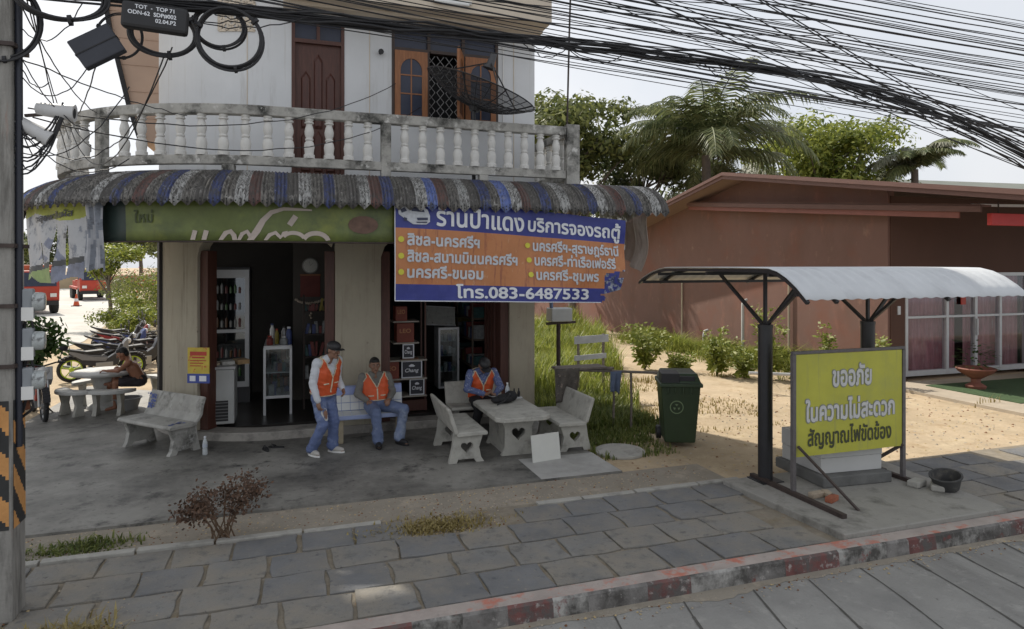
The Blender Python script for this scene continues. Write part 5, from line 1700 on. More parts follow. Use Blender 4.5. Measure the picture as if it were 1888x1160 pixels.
b = B(); b.lathe([(.36, 0), (.36, .03), (.345, .04), (0, .042)], 28); b.build('disc', m_conc, mh, smooth=30)

# pole rack with clothes right of the shop
fc = thing('pole_rack', 'low rack of weathered sticks with cloth draped on it beside the shop wall', 'rack', (4.7, 9.7, .1))
m_stick = mat('weathered_stick', (.17, .145, .125), .9, .25, 10, .3, 40)
b = B(); b.tube([(-.75, .05, 1.06), (.1, 0, 1.0), (1.1, -.1, .93)], .022, 7); b.tube([(-.7, .25, 1.05), (.4, .3, .99)], .022, 7); b.tube([(-.6, .4, 1.03), (.2, -.05, 1.04)], .03, 7)
b.build('rail', m_stick, fc)
for x, y in ((-.45, .1), (.35, .2), (.55, -.03), (1.06, -.08)):
    b = B(); b.tube([(x, y, 0), (x + .01, y, .5), (x, y, .98)], .02, 7); b.build('post', m_stick, fc)
b = B(); b.box(-.7, .12, -.04, .3, 1.045, 1.075); b.build('plank', m_stick, fc)


def cloth(name, label, loc, wd, ht, m, rz=0):
    b = B()
    for i in range(14):
        for j in range(12):
            f = lambda u, v: V(((u - .5) * wd * (1 - .15 * v), .035 * math.sin(u * 13 + v * 2) * v + .02 * math.sin(u * 27) * v - .015, -ht * v * (1 - .1 * math.sin(u * 5))))
            b.add([f(i / 14, j / 12), f((i + 1) / 14, j / 12), f((i + 1) / 14, (j + 1) / 12), f(i / 14, (j + 1) / 12)], [(0, 1, 2, 3)])
    o = b.build(name, m, loc=loc, rotz=rz, smooth=180)
    md = o.modifiers.new('thick', 'SOLIDIFY'); md.thickness = .006
    weld(o); tag(o, label, 'cloth')


cloth('hanging_cloth', 'dark brown patterned cloth hanging on the stick rack by the shop wall', (4.12, 9.66, 1.18), .42, .55, mat('brown_cloth', (.085, .075, .065), .9, .4, 9, stains=[((.25, .2, .17), 14, .58, .64)]))
cloth('hanging_cloth', 'small blue grey cloth hanging in the middle of the stick rack', (4.95, 9.62, 1.10), .2, .34, mat('blue_cloth', (.10, .13, .2), .9, .2, 9))
pnl = thing('yard_sign', 'small weathered white board stuck in the tall grass behind the rack', 'board', (5.75, 12.3, .1), .25)
b = B(); b.bar((-.3, 0, 0), (-.3, 0, 1.3), .04, .04); b.bar((.35, 0, 0), (.35, 0, 1.3), .04, .04); b.build('post', m_stick, pnl)
b = B(); b.box(-.42, .46, -.04, -.02, 1.13, 1.28); b.box(-.42, .4, -.04, -.02, .8, .9); b.build('plank', mat('pale_plank', (.38, .40, .42), .8, .15, 6), pnl)
ac = thing('water_meter_box', 'grey metal box on a blue pipe beside the right wall of the shop', 'box', (4.75, 11.9, .1))
b = B(); b.box(-.05, .38, -.15, .15, 1.62, 1.88); b.build('casing', mat('grey_metal_case', (.42, .44, .45), .45, .12, 5, metal=.2), ac, bevel=.02)
b = B(); b.cyl((0, .0, 1.88), (0, .0, 2.6), .035); b.build('pipe', mat('blue_pipe', (.13, .17, .28), .5), ac)
b = B(); b.cyl((.16, .03, 0), (.16, .03, 1.62), .04); b.bar((-.1, 0, 1.58), (.5, 0, 1.6), .05, .05); b.build('stand', m_rusty, ac)

# ================================================================== red brown house on the right
m_redw = mat('red_brown_plaster', (.19, .106, .085), .85, .07, .8, .12, 40, stains=[((.155, .086, .066), .9, .5, .8, (1.2, 1.2, .5)), ((.26, .16, .12), 4, .6, .72, (1, 1, .6)), ((.10, .06, .05), 9, .66, .73), ((.22, .085, .055), .7, .5, .8), ((.30, .14, .10), 2.0, .58, .8, (1, 1, .4))])
m_redd = mat('dark_brown_plaster', (.10, .05, .035), .85, .1, 1)
m_fasc = mat('red_brown_fascia', (.145, .074, .06), .6, .1, 3, .05, 40, stretch=(1, 1, 4))
m_fasc2 = mat('bright_red_fascia', (.24, .08, .058), .5, .1, 3)
rh = thing('red_house', 'low red-brown house with shallow gable roof and white glass doors, right of the shop', 'building', (13.1, 11.5, .1))
gd = V((-.05, .9987, 0)); gn = V((-.9987, -.05, 0))
GP = lambda t, o, z: gd * t + gn * o + V((0, 0, z - .1))
TR = 5.06
def zr(t): return 5.35 - .167 * (TR - t) if t < TR else 5.35 - .21 * (t - TR)
ts = [.37, TR, 12.0, 12.01, 30]
zw = lambda t: zr(t) if t <= 12.0 else 3.4
b = B(); b.prism([GP(.37, 0, .05)] + [GP(t, 0, zw(t)) for t in ts] + [GP(30, 0, .05)], [GP(.37, -.2, .05)] + [GP(t, -.2, zw(t)) for t in ts] + [GP(30, -.2, .05)])
b.build('gable_wall', m_redw, rh)
b = B(); b.box(.05, .12, .35, .57, -.05, 4.3); b.box(.12, .5, .37, .57, -.05, 4.3); b.box(.5, 22, .37, .57, 2.52, 4.3); b.box(4.58, 22, .37, .57, -.05, 2.52); b.build('front_wall', m_redd, rh)
b = B()
E_ = GP(1, 0, 0) - GP(0, 0, 0)
X_ = V((1, .03, 0))
def roof_slab(bb, o0, dz0, dz1, tt):
    A = [GP(t, o0, zr(t) + dz0) for t in tt] + [GP(t, o0, zr(t) + dz1) for t in tt[::-1]]
    bb.prism(A, [p + X_ * 26 for p in A])
roof_slab(b, .85, .02, .14, [-3.1, TR, 12.5]); b.build('roof', mat('brown_roof_sheet', (.17, .085, .07), .7, .12, 2), rh)
b = B()
A = lambda t, o, z: GP(t, o, zr(t) + z)
for t0, t1 in ((-3.12, TR), (TR, 12.52)):
    b.prism([A(t0, .86, -.04), A(t1, .86, -.04), A(t1, .86, .16), A(t0, .86, .16)], [A(t0, .90, -.04), A(t1, .90, -.04), A(t1, .90, .16), A(t0, .90, .16)])
    b.prism([A(t0, .90, .06), A(t1, .90, .06), A(t1, .90, .15), A(t0, .90, .15)], [A(t0, .94, .06), A(t1, .94, .06), A(t1, .94, .15), A(t0, .94, .15)])
p = A(-3.1, .9, -.12); q = p + X_ * 26
b.prism([p, q, q + V((0, 0, .27)), p + V((0, 0, .27))], [v + V((0, -.04, 0)) for v in (p, q, q + V((0, 0, .27)), p + V((0, 0, .27)))])
b.build('fascia', m_fasc, rh)
b = B(); A2 = [GP(t, o, zr(t) - .02) for t, o in ((-3.05, .85), (TR, .85), (TR, .01), (-3.05, .01))]
b.add(A2, [(0, 1, 2, 3)]); b.add([GP(t, o, zr(t) - .02) for t, o in ((TR, .85), (12.4, .85), (12.4, .01), (TR, .01))], [(0, 1, 2, 3)]); b.add([GP(-3.05, .01, zr(-3.05) - .02), GP(0, 0.01, zr(0) - .02), GP(0, 0, zr(0) - .02) + X_ * 20, GP(-3.05, 0, zr(-3.05) - .02) + X_ * 20], [(0, 1, 2, 3)])
b.build('soffit', mat('brown_soffit', (.30, .20, .17), .8, .08, 1), rh)
b = B(); zb = lambda t: 4.88 - .0939 * (7.5 - t)
b.prism([GP(-1.98, .32, zb(-1.98) - .15), GP(7.5, .32, zb(7.5) - .15), GP(7.5, .32, zb(7.5)), GP(-1.98, .32, zb(-1.98))], [GP(-1.98, .38, zb(-1.98) - .15), GP(7.5, .38, zb(7.5) - .15), GP(7.5, .38, zb(7.5)), GP(-1.98, .38, zb(-1.98))])
b.prism([GP(-1.98, .05, zb(-1.98)), GP(7.5, .05, zb(7.5)), GP(7.5, .38, zb(7.5) + .005), GP(-1.98, .38, zb(-1.98) + .005)], [GP(-1.98, .05, zb(-1.98) - .04), GP(7.5, .05, zb(7.5) - .04), GP(7.5, .38, zb(7.5) - .035), GP(-1.98, .38, zb(-1.98) - .035)])
b.build('canopy_beam', m_fasc, rh)
b = B(); b.prism([GP(-1.5, .26, zb(-1.5) - .28), GP(7.5, .26, zb(7.5) - .26), GP(7.5, .26, zb(7.5) - .153), GP(-1.5, .26, zb(-1.5) - .153)], [GP(-1.5, .30, zb(-1.5) - .28), GP(7.5, .30, zb(7.5) - .26), GP(7.5, .30, zb(7.5) - .153), GP(-1.5, .30, zb(-1.5) - .153)])
b.build('gutter', m_fasc2, rh)
for t_, z1, z0 in ((3.35, 2.5, 0.05), (8.2, 2.6, 0.05)):
    b = B(); b.cyl(GP(t_, .06, z0), GP(t_, .06, z1), .03, n=8); b.build('drain_pipe', mat('buff_pipe', (.42, .36, .27), .6), rh, smooth=60)
for t_, z0, z1 in ((4.9, .05, 1.75), (6.7, .05, .7)):
    b = B(); p = GP(t_, .3, 0); b.tube([GP(t_, .3, z0), GP(t_, .3, z1 - .1), GP(t_, .27, z1), GP(t_, .15, z1 + .03)], .045, 10); b.build('vent_pipe', mat('pale_pipe', (.46, .46, .45), .5), rh, smooth=60)
b = B(); b.box(-.5, -.2, 6.9, 7.2, 2.75, 2.95)
b = B(); b.box(.26, .34, .34, .37, 1.55, 1.75); b.build('switch_box', m_alu, rh)
# glass doors
gdo = bpy.data.objects.new('glass_doors', None); COL.objects.link(gdo); gdo.parent = rh; gdo.location = (.5, .37, .1)
b = B()
for x in (0, 1.28, 2.22, 3.05, 4.0): b.box(x, x + .08, -.02, .1, 0, 2.42)
for x0, x1 in ((.08, 1.28), (1.36, 2.22), (2.30, 3.05), (3.13, 4.0)):
    for z0, z1 in ((0, .12), (1.35, 1.40), (2.34, 2.42)): b.box(x0, x1, -.015, .09, z0, z1)
b.build('frame', m_alu, gdo)
b = B(); b.box(.08, 4.0, .03, .036, .12, 2.34); b.build('pane', glass_mat('door_glass', (.9, .9, .92), .05), gdo)
b = B()
n = 90
f = lambda i, z: V((.08 + 3.92 * i / n, .22 + .035 * math.sin(i * 1.3) + .02 * math.sin(i * .5), z))
for i in range(n):
    if 40 < i < 46: continue
    b.add([f(i, .02), f(i + 1, .02), f(i + 1, 2.4), f(i, 2.4)], [(0, 1, 2, 3)])
b.build('curtain', mat('pink_curtain', (.42, .20, .215), .8, .25, 5, stretch=(3, 3, .5), stains=[((.5, .38, .38), 4, .55, .75, (4, 4, .5))]), gdo)
b = B(); b.box(1.75, 1.9, -.03, -.01, 1.65, 2.05); b.build('red_plaque', m_redp, gdo)
b = B(); b.box(2.24, 2.28, -.06, -.02, .9, 1.3); b.build('handle', m_alu, gdo)
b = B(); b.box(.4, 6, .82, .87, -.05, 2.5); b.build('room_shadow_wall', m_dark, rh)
sg = thing('shop_sign', 'plain red sign board under the eave of the red-brown house', 'sign', (14.02, 9.6, 3.60))
b = B(); b.box(-.75, 2.4, 0, .1, 0, .24); b.build('board', mat('sign_red', (.55, .05, .05), .5, .08, 3), sg, bevel=.01)
b = B(); b.bar((-.5, .05, .24), (-.5, .05, .48), .02, .02); b.bar((2, .05, .24), (2, .05, .48), .02, .02); b.build('hanger', m_rusty, sg)
b = B(); b.bar((-1.1, .15, .40), (2.4, .15, .46), .05, .05); b.build('light_tube', m_whitep, sg)
b = B(); b.box(12.4, 30, 8.3, 11.5, .1, .16); tag(b.build('porch_slab', mat('dusty_pale_concrete', (.42, .36, .28), .9, .12, 2, .3, 30)), kind='structure')
b = B(); b.box(13.2, 22, 9.0, 11.0, .16, .175); tag(b.build('green_mat', mat('green_turf_mat', (.05, .09, .035), .95, .2, 6, .5, 90)), 'green artificial turf mat on the porch before the glass doors', 'mat')
pt = thing('planter', 'red clay urn planter with a leafy plant before the glass doors', 'planter', (13.9, 10.4, .175))
b = B(); b.lathe([(.18, 0), (.2, .05), (.09, .12), (.09, .2), (.33, .35), (.38, .42), (.36, .44), (.3, .38), (0, .36)], 20); b.build('urn', mat('red_clay', (.22, .08, .055), .7, .2, 5), pt, smooth=40)
m_leafd = leaf_mat('dark_leaf', (.025, .06, .015), (.07, .13, .03))
b = B()
for i in range(150):
    a = rnd.uniform(0, 6.28); r = rnd.uniform(.05, .38); z = .45 + rnd.random() * .55
    c = V((r * math.cos(a), r * math.sin(a), z)); d = V((math.cos(a), math.sin(a), rnd.uniform(-.4, .5))).normalized(); s = d.cross(V((0, 0, 1))).normalized()
    l = rnd.uniform(.08, .18); b.add([c, c + d * l * .5 + s * l * .2, c + d * l, c + d * l * .5 - s * l * .2], [(0, 1, 2, 3)])
b.build('foliage', m_leafd, pt)
cb = thing('storage_box', 'dark red box seat at the far right on the turf mat', 'box', (16.9, 10.4, .175))
b = B(); b.box(-.5, .6, -.25, .25, 0, .5); b.build('box', mat('dull_red_box', (.16, .06, .05), .6, .15, 4), cb, bevel=.02)
b = B(); b.box(-.53, .63, -.28, .28, .505, .56); b.build('lid', mat('grey_red_lid', (.22, .15, .14), .6), cb, bevel=.01)
pi = thing('ground_pipe', 'pale pipe lying along the foot of the red-brown wall', 'pipe', (9.2, 10.9, .1))
b = B(); b.tube([(0, .9, .42), (1.5, .1, .40), (2.6, -.3, .38)], .035, 8); b.build('pipe', mat('pale_pipe', (.46, .46, .45), .5), pi, smooth=60)
b = B()
for x, y in ((.4, .7), (2.2, -.15)): b.cyl((x, y, 0), (x, y, .4), .03, n=8)
b.build('support', m_rusty, pi)
# grey roofed shed far right
fs_ = thing('far_shed', 'long shed with grey-green roof beyond the red-brown house', 'building', (42, 30, .1), R(-5))
b = B(); b.box(-10, 14, -4, 6, 0, 5.2); b.build('wall', m_beige, fs_)
b = B(); b.prism([V((-11, -5, 5.2)), V((-11, 7, 5.2)), V((-11, 1, 8.0))], [V((15, -5, 5.2)), V((15, 7, 5.2)), V((15, 1, 8.0))]); b.build('roof', mat('grey_green_roof', (.20, .21, .18), .7, .1, 1), fs_)

# ================================================================== satellite dish on the balcony
ds = thing('satellite_dish', 'large black mesh satellite dish tilted on a mast behind the balcony rail', 'satellite dish', (2.66, 9.85, 4.06))
b = B(); b.cyl((0, 0, 0), (0, 0, 1.17), .03, n=12); b.box(-.1, .1, -.1, .1, 0, .012); b.build('mast', m_blackm, ds)
de = B(); 
ax = V((.31, -.16, .95)).normalized()
Md = Matrix.Translation((0.02, 0, 1.15)) @ V((0, 0, 1)).rotation_difference(ax).to_matrix().to_4x4() @ Matrix.Rotation(.2, 4, 'Z')
Rd, dp = .86, .28
rings = [(Rd * i / 8, dp * (i / 8) ** 2) for i in range(1, 9)]
b = B()
for k in range(24):
    a = 2 * math.pi * k / 24
    b.tube([Md @ V((r * math.cos(a), r * math.sin(a), z)) for r, z in [(.06, .0)] + rings], .006 if k % 3 else .011, 4)
for i, (r, z) in enumerate(rings):
    b.tube([Md @ V((r * math.cos(2 * math.pi * k / 48), r * math.sin(2 * math.pi * k / 48), z)) for k in range(49)], .011 if i == 7 else .006, 4)
b.build('ribs', m_blackm, ds)
b = B()
n = 48
for i in range(8):
    for k in range(n):
        r0, z0 = ([(.02, 0)] + rings)[i]; r1, z1 = rings[i]
        a0, a1 = 2 * math.pi * k / n, 2 * math.pi * (k + 1) / n
        b.add([Md @ V((r0 * math.cos(a0), r0 * math.sin(a0), z0)), Md @ V((r1 * math.cos(a0), r1 * math.sin(a0), z1)), Md @ V((r1 * math.cos(a1), r1 * math.sin(a1), z1)), Md @ V((r0 * math.cos(a1), r0 * math.sin(a1), z0))], [(0, 1, 2, 3)])
b.build('mesh_panel', mat('black_wire_mesh', (.03, .03, .032), .6, .1, 5, alpha=.62), ds, smooth=180); weld(COL.objects[-1])
b = B()
ft = Md @ V((0, 0, .72))
for a in (20, 140, 260): b.tube([Md @ V((Rd * math.cos(R(a)), Rd * math.sin(R(a)), dp)), ft], .011, 5)
b.build('feed_strut', m_blackm, ds)
b = B(); b.cyl(ft - ax * .06, ft + ax * .14, .065, .05, 12); b.cyl(ft - ax * .1, ft - ax * .06, .1, .1, 14); b.build('feed_horn', mat('dark_grey_cast', (.06, .06, .065), .5), ds, smooth=40)
b = B(); b.cyl((0, 0, 1.09), (.02, 0, 1.17), .07, .11, 10); b.build('mount', m_blackm, ds)
b = B(); b.tube([(4.18, 9.8, 4.95), (4.2, 9.75, 6.5), (4.28, 9.7, 9.5)], .016, 6); tag(b.build('antenna_pole', m_rusty, smooth=60), 'thin vertical pole rising from the right corner of the balcony', 'pole')

# ================================================================== utility pole with meters, boxes, coils and cables
m_pole = mat('weathered_concrete_pole', (.27, .26, .24), .9, .2, 4, .3, 40, stretch=(4, 4, .6), stains=[((.10, .095, .085), 3, .5, .72, (4, 4, .5)), ((.26, .12, .08), 2.2, .62, .8, (3, 3, .4))])
m_or = mat('faded_orange_stripe', (.55, .27, .09), .7, .15, 8, .2, 40); m_bk = mat('faded_black_stripe', (.03, .03, .03), .7, .2, 8)
PX, PY = -2.10, 6.02
po_ = thing('utility_pole', 'concrete utility pole with orange and black stripes at the left edge of the pavement', 'pole', (PX, PY, .13))
b = B(); b.prism([V((x, y, 0)) for x, y in ((-.16, -.14), (.14, -.14), (.14, .14), (-.16, .14))], [V((x * .8, y * .8, 9)) for x, y in ((-.16, -.14), (.14, -.14), (.14, .14), (-.16, .14))]); b.build('shaft', m_pole, po_, bevel=.02)
b = B()                       # diagonal warning stripes wrapped round the foot
for i in range(5):
    b.mat(i % 2)
    pass
hz0, hz1 = .70, 1.66
def stripe_face(f):
    ns = 12
    for i in range(ns):
        for j in range(64):
            u, v = (i + .5) / ns, (j + .5) / 64
            b.mat(int(((hz0 + (hz1 - hz0) * v) + u * .30) / .17) % 2)
            z0, z1 = hz0 + (hz1 - hz0) * j / 64, hz0 + (hz1 - hz0) * (j + 1) / 64
            b.add([f(i / ns, z0), f((i + 1) / ns, z0), f((i + 1) / ns, z1), f(i / ns, z1)], [(0, 1, 2, 3)])
kf = lambda z: 1 - .2 * z / 9
stripe_face(lambda u, z: V(((-.14 + .26 * u) * kf(z), -.1435 * kf(z), z))); stripe_face(lambda u, z: V((.1435 * kf(z), (-.12 + .24 * u) * kf(z), z)))
b.build('warning_stripes', [m_or, m_bk], po_)
b = B(); b.tube([(.155, -.06, 1.3), (.155, -.06, 4), (.135, -.06, 7)], .024, 8); b.build('conduit', mat('dark_conduit', (.02, .023, .035), .5), po_, smooth=60)
b = B(); b.box(-.12, .045, -.165, -.15, 1.35, 1.78); b.build('number_plate', m_whitep, po_)
b = B(); put_text(b, '5/2', .12, lambda u, v: V((-.03 - v, -.167, 1.5 + u)), .003); b.build('number', m_black, po_)
for z in (1.9, 2.35, 2.8, 4.3):
    b = B(); b.box(-.155, .155, -.155, .155, z, z + .03); b.build('steel_strap', m_rusty, po_)

m_mglass = mat('meter_cover_glass', (.42, .45, .45), .15, .3, 9, stains=[((.1, .1, .1), 9, .52, .62)])
for i, z in enumerate((2.52, 2.22, 1.92)):
    t = thing('electricity_meter', ('grey electricity meter at the top of the row on the utility pole', 'grey electricity meter in the middle of the row on the utility pole', 'grey electricity meter at the bottom of the row on the utility pole')[i], 'meter', (-1.895, 5.98, z), R(8), 'electricity meters on the pole')
    b = B(); b.box(-.07, .035, -.02, .08, -.13, .10); b.build('base', mat('meter_base', (.26, .28, .3), .5, .1, 5), t, bevel=.012)
    b = B(); Mx2 = Matrix.Rotation(R(90), 4, 'Y') @ Matrix.Translation((-.0, .03, 0)); b.lathe([(.072, .03), (.072, .085), (.064, .105), (0, .11)], 20, Mx2); b.build('glass_cover', m_mglass, t, smooth=40)
    b = B(); b.box(-.04, .04, -.03, -.021, -.14, -.04); b.build('seal_plate', m_whitep, t)
    b = B(); b.tube([(-.02, .03, -.15), (-.04, .05, -.24), (-.12, .05, -.3)], .012, 6); b.tube([(.02, .03, -.15), (.03, .04, -.22), (-.1, .06, -.33)], .01, 6); b.build('lead', m_black, t)
# two floodlights
for i, (x, z, s, lb) in enumerate(((-1.72, 3.99, 1.0, 'pale tubular floodlight pointing right, upper of the pair on the pole'), (-1.86, 3.83, .9, 'pale drooping floodlight, lower of the pair on the pole'))):
    t = thing('floodlight', lb, 'lamp', (x, 6.0, z), 0)
    Mx2 = Matrix.Rotation(R(95 + 25 * i), 4, 'Y')
    b = B(); b.lathe([(.03, -.13), (.05, -.12), (.055, .0), (.065, .1), (.07, .13), (.0, .125)], 16, Mx2); b.build('housing', mat('lamp_grey', (.5, .5, .5), .5, .1, 6), t, smooth=40)
    b = B(); b.bar((0, 0, -.02), (-.2, .0, -.05), .03, .02); b.build('arm', m_rusty, t)
    b = B(); b.lathe([(.06, .126), (.0, .132)], 14, Mx2); b.build('lens', m_dark, t)
m_cab = mat('black_cable', (.016, .016, .019), .55, .2, 2)


def catenary(p, q, sag, n=26, wob=0.0, seed=0):
    p, q = V(p), V(q)
    return [p.lerp(q, i / n) + V((0, wob * noise.noise((i * .5, seed, 0)), -sag * 4 * (i / n) * (1 - i / n) + wob * noise.noise((i * .55, seed, 7)))) for i in range(n + 1)]


def coil(label, c, r, turns, wr, squash=1.0, seed=0, tilt=0):
    g = random.Random(seed)
    b = B()
    for k in range(turns):
        rr = r * g.uniform(.93, 1.04); cx, cy, cz = (g.gauss(0, .02) * r for _ in range(3)); ph = g.uniform(0, 6)
        pts = []
        for i in range(41):
            a = 2 * math.pi * i / 40
            q = V((rr * math.cos(a) + cx, cy * 2 + .012 * math.sin(a * 2 + ph), rr * squash * math.sin(a) + cz + .012 * r * math.sin(3 * a + ph)))
            pts.append(q)
        b.tube(pts, wr, 6, False)
    for a in (40, 160, 280):
        b.lathe([(wr * turns * .55 + .006, -.012), (wr * turns * .55 + .006, .012)], 8, Matrix.Translation((r * math.cos(R(a)), 0, r * squash * math.sin(R(a)))) @ Matrix.Rotation(R(-a), 4, 'Y'))
    o = b.build('cable_coil', m_cab, loc=c, rotz=tilt)
    tag(o, label, 'cable coil', 'coils of spare cable hung by the pole')


coil('wide thick coil of black cable hanging highest at the left, cut by the top edge', (-1.62, 5.8, 4.80), .30, 6, .011, .55, 1)
coil('coil of black cable on the pole side, half behind the pole', (-2.06, 5.9, 4.62), .27, 5, .009, 1.1, 2)
coil('coil of black cable hanging below the flat black splice box', (-.96, 5.95, 4.66), .24, 6, .010, .75, 3)
coil('brownish round coil of cable hanging lowest, right of the splice box', (-.46, 5.8, 4.62), .245, 5, .010, 1.0, 4)
coil('coil of thin cable partly behind the brownish round coil', (-.56, 6.05, 4.78), .2, 4, .010, .85, 5)
coil('loose loop of thin cable above the tilted black box', (-1.28, 6.0, 4.62), .16, 3, .006, 1.1, 6)
sb = thing('splice_box', 'flat black cable splice box with white lettering among the coils', 'cable box', (-.99, 5.72, 4.69), R(-4))
b = B(); b.box(-.22, .24, -.05, .05, -.10, .10); o = b.build('case', m_black, sb, bevel=.025); o.rotation_euler.y = R(4)
b = B()
for txt, x, z in (('TOT  -  TOP 71', -.12, .045), ('ODN-62  SDP#002', -.17, .0), ('02.04.P2', .02, -.045)): put_text(b, txt, .042, lambda u, v, x=x, z=z: V((x + u, -.052, z + v - (x + u) * .07)), .001)
b.build('lettering', m_txtw, sb)
sb2 = thing('splice_box', 'plain black cable box hanging tilted among the wires left of the shop', 'cable box', (-1.40, 5.85, 4.47))
b = B(); b.box(-.16, .16, -.045, .045, -.115, .115); o = b.build('case', mat('charcoal_box', (.03, .033, .045), .5, .15, 7), sb2, bevel=.01); o.rotation_euler.y = R(-33)
b = B(); b.box(-.165, .165, -.05, .05, -.004, .004); o = b.build('lid_seam', m_dark, sb2); o.rotation_euler.y = R(-33)

LBL = 'black overhead cable strung past the upper floor from the utility pole to the right'
GRP = 'overhead cables along the street'


def cable(pts, r, label=LBL, group=GRP, m=None):
    b = B(); b.tube(pts, r, 5, False)
    tag(b.build('overhead_cable', m or m_cab, smooth=180), label, 'cable', group)


g = random.Random(5)
# main bundle: many lines twisted together, sagging to the right
def bundle(x):
    if x < 4.2: return 4.93 + .035 * math.sin((x + 2) / 6.2 * math.pi) + .02 * (x > 0) * x * .4
    return 4.93 + .035 * 0 + .034 - .0 - .034 * ((x - 4.2) / 4.6) ** 2 * 18
def zb_(x): return 4.90 + .05 * min(1, (x + 2) / 4) + (0 if x < 4.2 else -.036 * (x - 4.2) ** 2)
for k in range(15):
    y = 6.0 + g.gauss(0, .025); dz = g.gauss(0, .022); sp_ = g.gauss(0, .034); ph = g.uniform(0, 6)
    pts = [(x, y + .02 * math.sin(x * 1.3 + ph), zb_(x) + dz + sp_ * max(0, x - 5) + .016 * math.sin(x * 2.1 + ph) + (.02 * math.sin(x * 7 + ph) if k < 4 else 0)) for x in lin(-2.1, 13, 60)]
    cable(pts, g.uniform(.007, .012), 'black cable twisted into the thick sagging main bundle', 'cables of the main bundle')
# ties round the bundle
# loose loops below the bundle
for k in range(16):
    x0 = g.choice((g.uniform(-1.8, .5), g.uniform(1.9, 4.2), g.uniform(3.2, 7.2))); x1 = x0 + g.uniform(.35, 1.3)
    pts = catenary((x0, 5.97 + g.gauss(0, .03), zb_(x0)), (x1, 5.97 + g.gauss(0, .03), zb_(x1)), g.uniform(.04, .2), 16, .03, k)
    cable(pts, .005, 'thin loose cable looping just below the main bundle', 'loose loops under the main bundle')
# high lines crossing the sky to the right
hi = []
for k in range(46):
    zl = 5.0 + 1.1 * (k / 45) + g.gauss(0, .06); zr_ = 4.35 + 1.75 * (k / 45) + g.gauss(0, .10)
    hi.append((zl + .1, zr_, g.uniform(5.6, 6.9), g.uniform(.0035, .0085)))
for zl, zr_, y, r in hi:
    k_ = y / 6.0
    s = g.uniform(.05, .25)
    P0, P1 = V((-2.1, y, 2.8 + (zl - 2.8) * k_)), V((16, y, 2.8 + (zr_ + .15 - 2.8) * k_ - .3))
    cable(catenary(P0, P1, s, 30, .01, y * 9), r)
for k in range(9):            # steeper lines running down to the right
    x0 = g.uniform(1.5, 5); cable(catenary((x0, 6.2, 5.9 + g.uniform(-.3, .4)), (13.5, 7.0 + g.uniform(-.3, .3), 3.55 + g.uniform(0, .9)), .15, 24), g.uniform(.004, .008), 'black overhead cable slanting steeply down to the right across the sky', 'slanting overhead cables')
for k in range(6):
    z = 5.05 + .13 * k; cable(catenary((-2.1, 6.05, z + .12), (6.5, 6.6 + .1 * k, z + .42 + .1 * k), .22, 26, .01, k), .006)
# thin service drops left of the shop
drops = [((-2.0, 6.0, 4.9), (-2.35, 9.8, 4.75), .15), ((-2.0, 6.0, 4.4), (-1.3, 9.75, 4.78), .05), ((-1.9, 6, 4.0), (1.6, 10.7, 5.7), .35), ((-1.9, 6.1, 3.95), (2.0, 10.7, 5.35), .45),
         ((-1.4, 5.95, 4.5), (-2.9, 10.6, 4.8), .2), ((-.9, 5.95, 4.55), (-2.8, 10.5, 4.7), .55), ((-.95, 5.95, 4.5), (-2.95, 10.9, 4.75), .7), ((-2.0, 6, 5.2), (-3.2, 12, 4.6), .1), ((-1.9, 6, 4.9), (-3.1, 11.5, 4.3), .1)]
for i, (p, q, s) in enumerate(drops): cable(catenary(p, q, s, 22, .02, i), .006, 'thin service wire drooping between the pole and the rounded balcony', 'service wires by the balcony')
for k in range(9):
    a = V((-2.0, 5.95, g.uniform(3.6, 4.9))); c = V((g.uniform(-1.95, -1.2), 5.95, g.uniform(3.6, 4.9))); cable(catenary(a, c, g.uniform(.08, .3), 16, .018, k), .0045, 'thin tangled wire curling beside the pole', 'tangled wires beside the pole')
for k in range(7):
    cable(catenary((-1.98, 5.95, 3.5 + .05 * k), (-1.66, 5.97, 3.93 + .02 * k), .12 + .05 * g.random(), 14, .02, k + 40), .007, 'black lead bending down from the floodlights to the pole', 'leads below the floodlights')

# ================================================================== vegetation
def grass(name, label, cat, region, n, h, m, seed=0, zf=.1, kind='stuff', lean=.35):
    gg = random.Random(seed); b = B()
    for i in range(n):
        x, y = region(gg)
        hh = h(x, y) * gg.uniform(.45, 1.15); a = gg.uniform(0, 6.28); w_ = gg.uniform(.005, .012) * (1 + hh)
        d = V((math.cos(a), math.sin(a), 0)); s = V((-d.y, d.x, 0)) * w_
        l1, l2 = lean * gg.random() * hh * .4, lean * gg.uniform(.4, 1.6) * hh
        p = V((x, y, zf)); q = p + d * l1 + V((0, 0, hh * .6)); r = p + d * l2 + V((0, 0, hh * .95))
        b.add([p - s, p + s, q + s * .7, q - s * .7], [(0, 1, 2, 3)]); b.add([q - s * .7, q + s * .7, r], [(0, 1, 2)])
    o = b.build(name, m, normals=False)
    return tag(o, label, cat, kind=kind)


m_gr = leaf_mat('bright_grass', (.15, .20, .03), (.36, .38, .09), .45)
m_gr2 = leaf_mat('mixed_grass', (.06, .10, .02), (.22, .24, .07), .35)
m_gr3 = leaf_mat('dry_grass', (.22, .17, .06), (.40, .33, .14), .3)
def reg1(q):
    while True:
        x, y = q.uniform(4.2, 11.5), q.uniform(11, 26)
        if x < 6.2 + .42 * (y - 11) and noise.noise((x * .5, y * .5, 4)) > -.25: return x, y


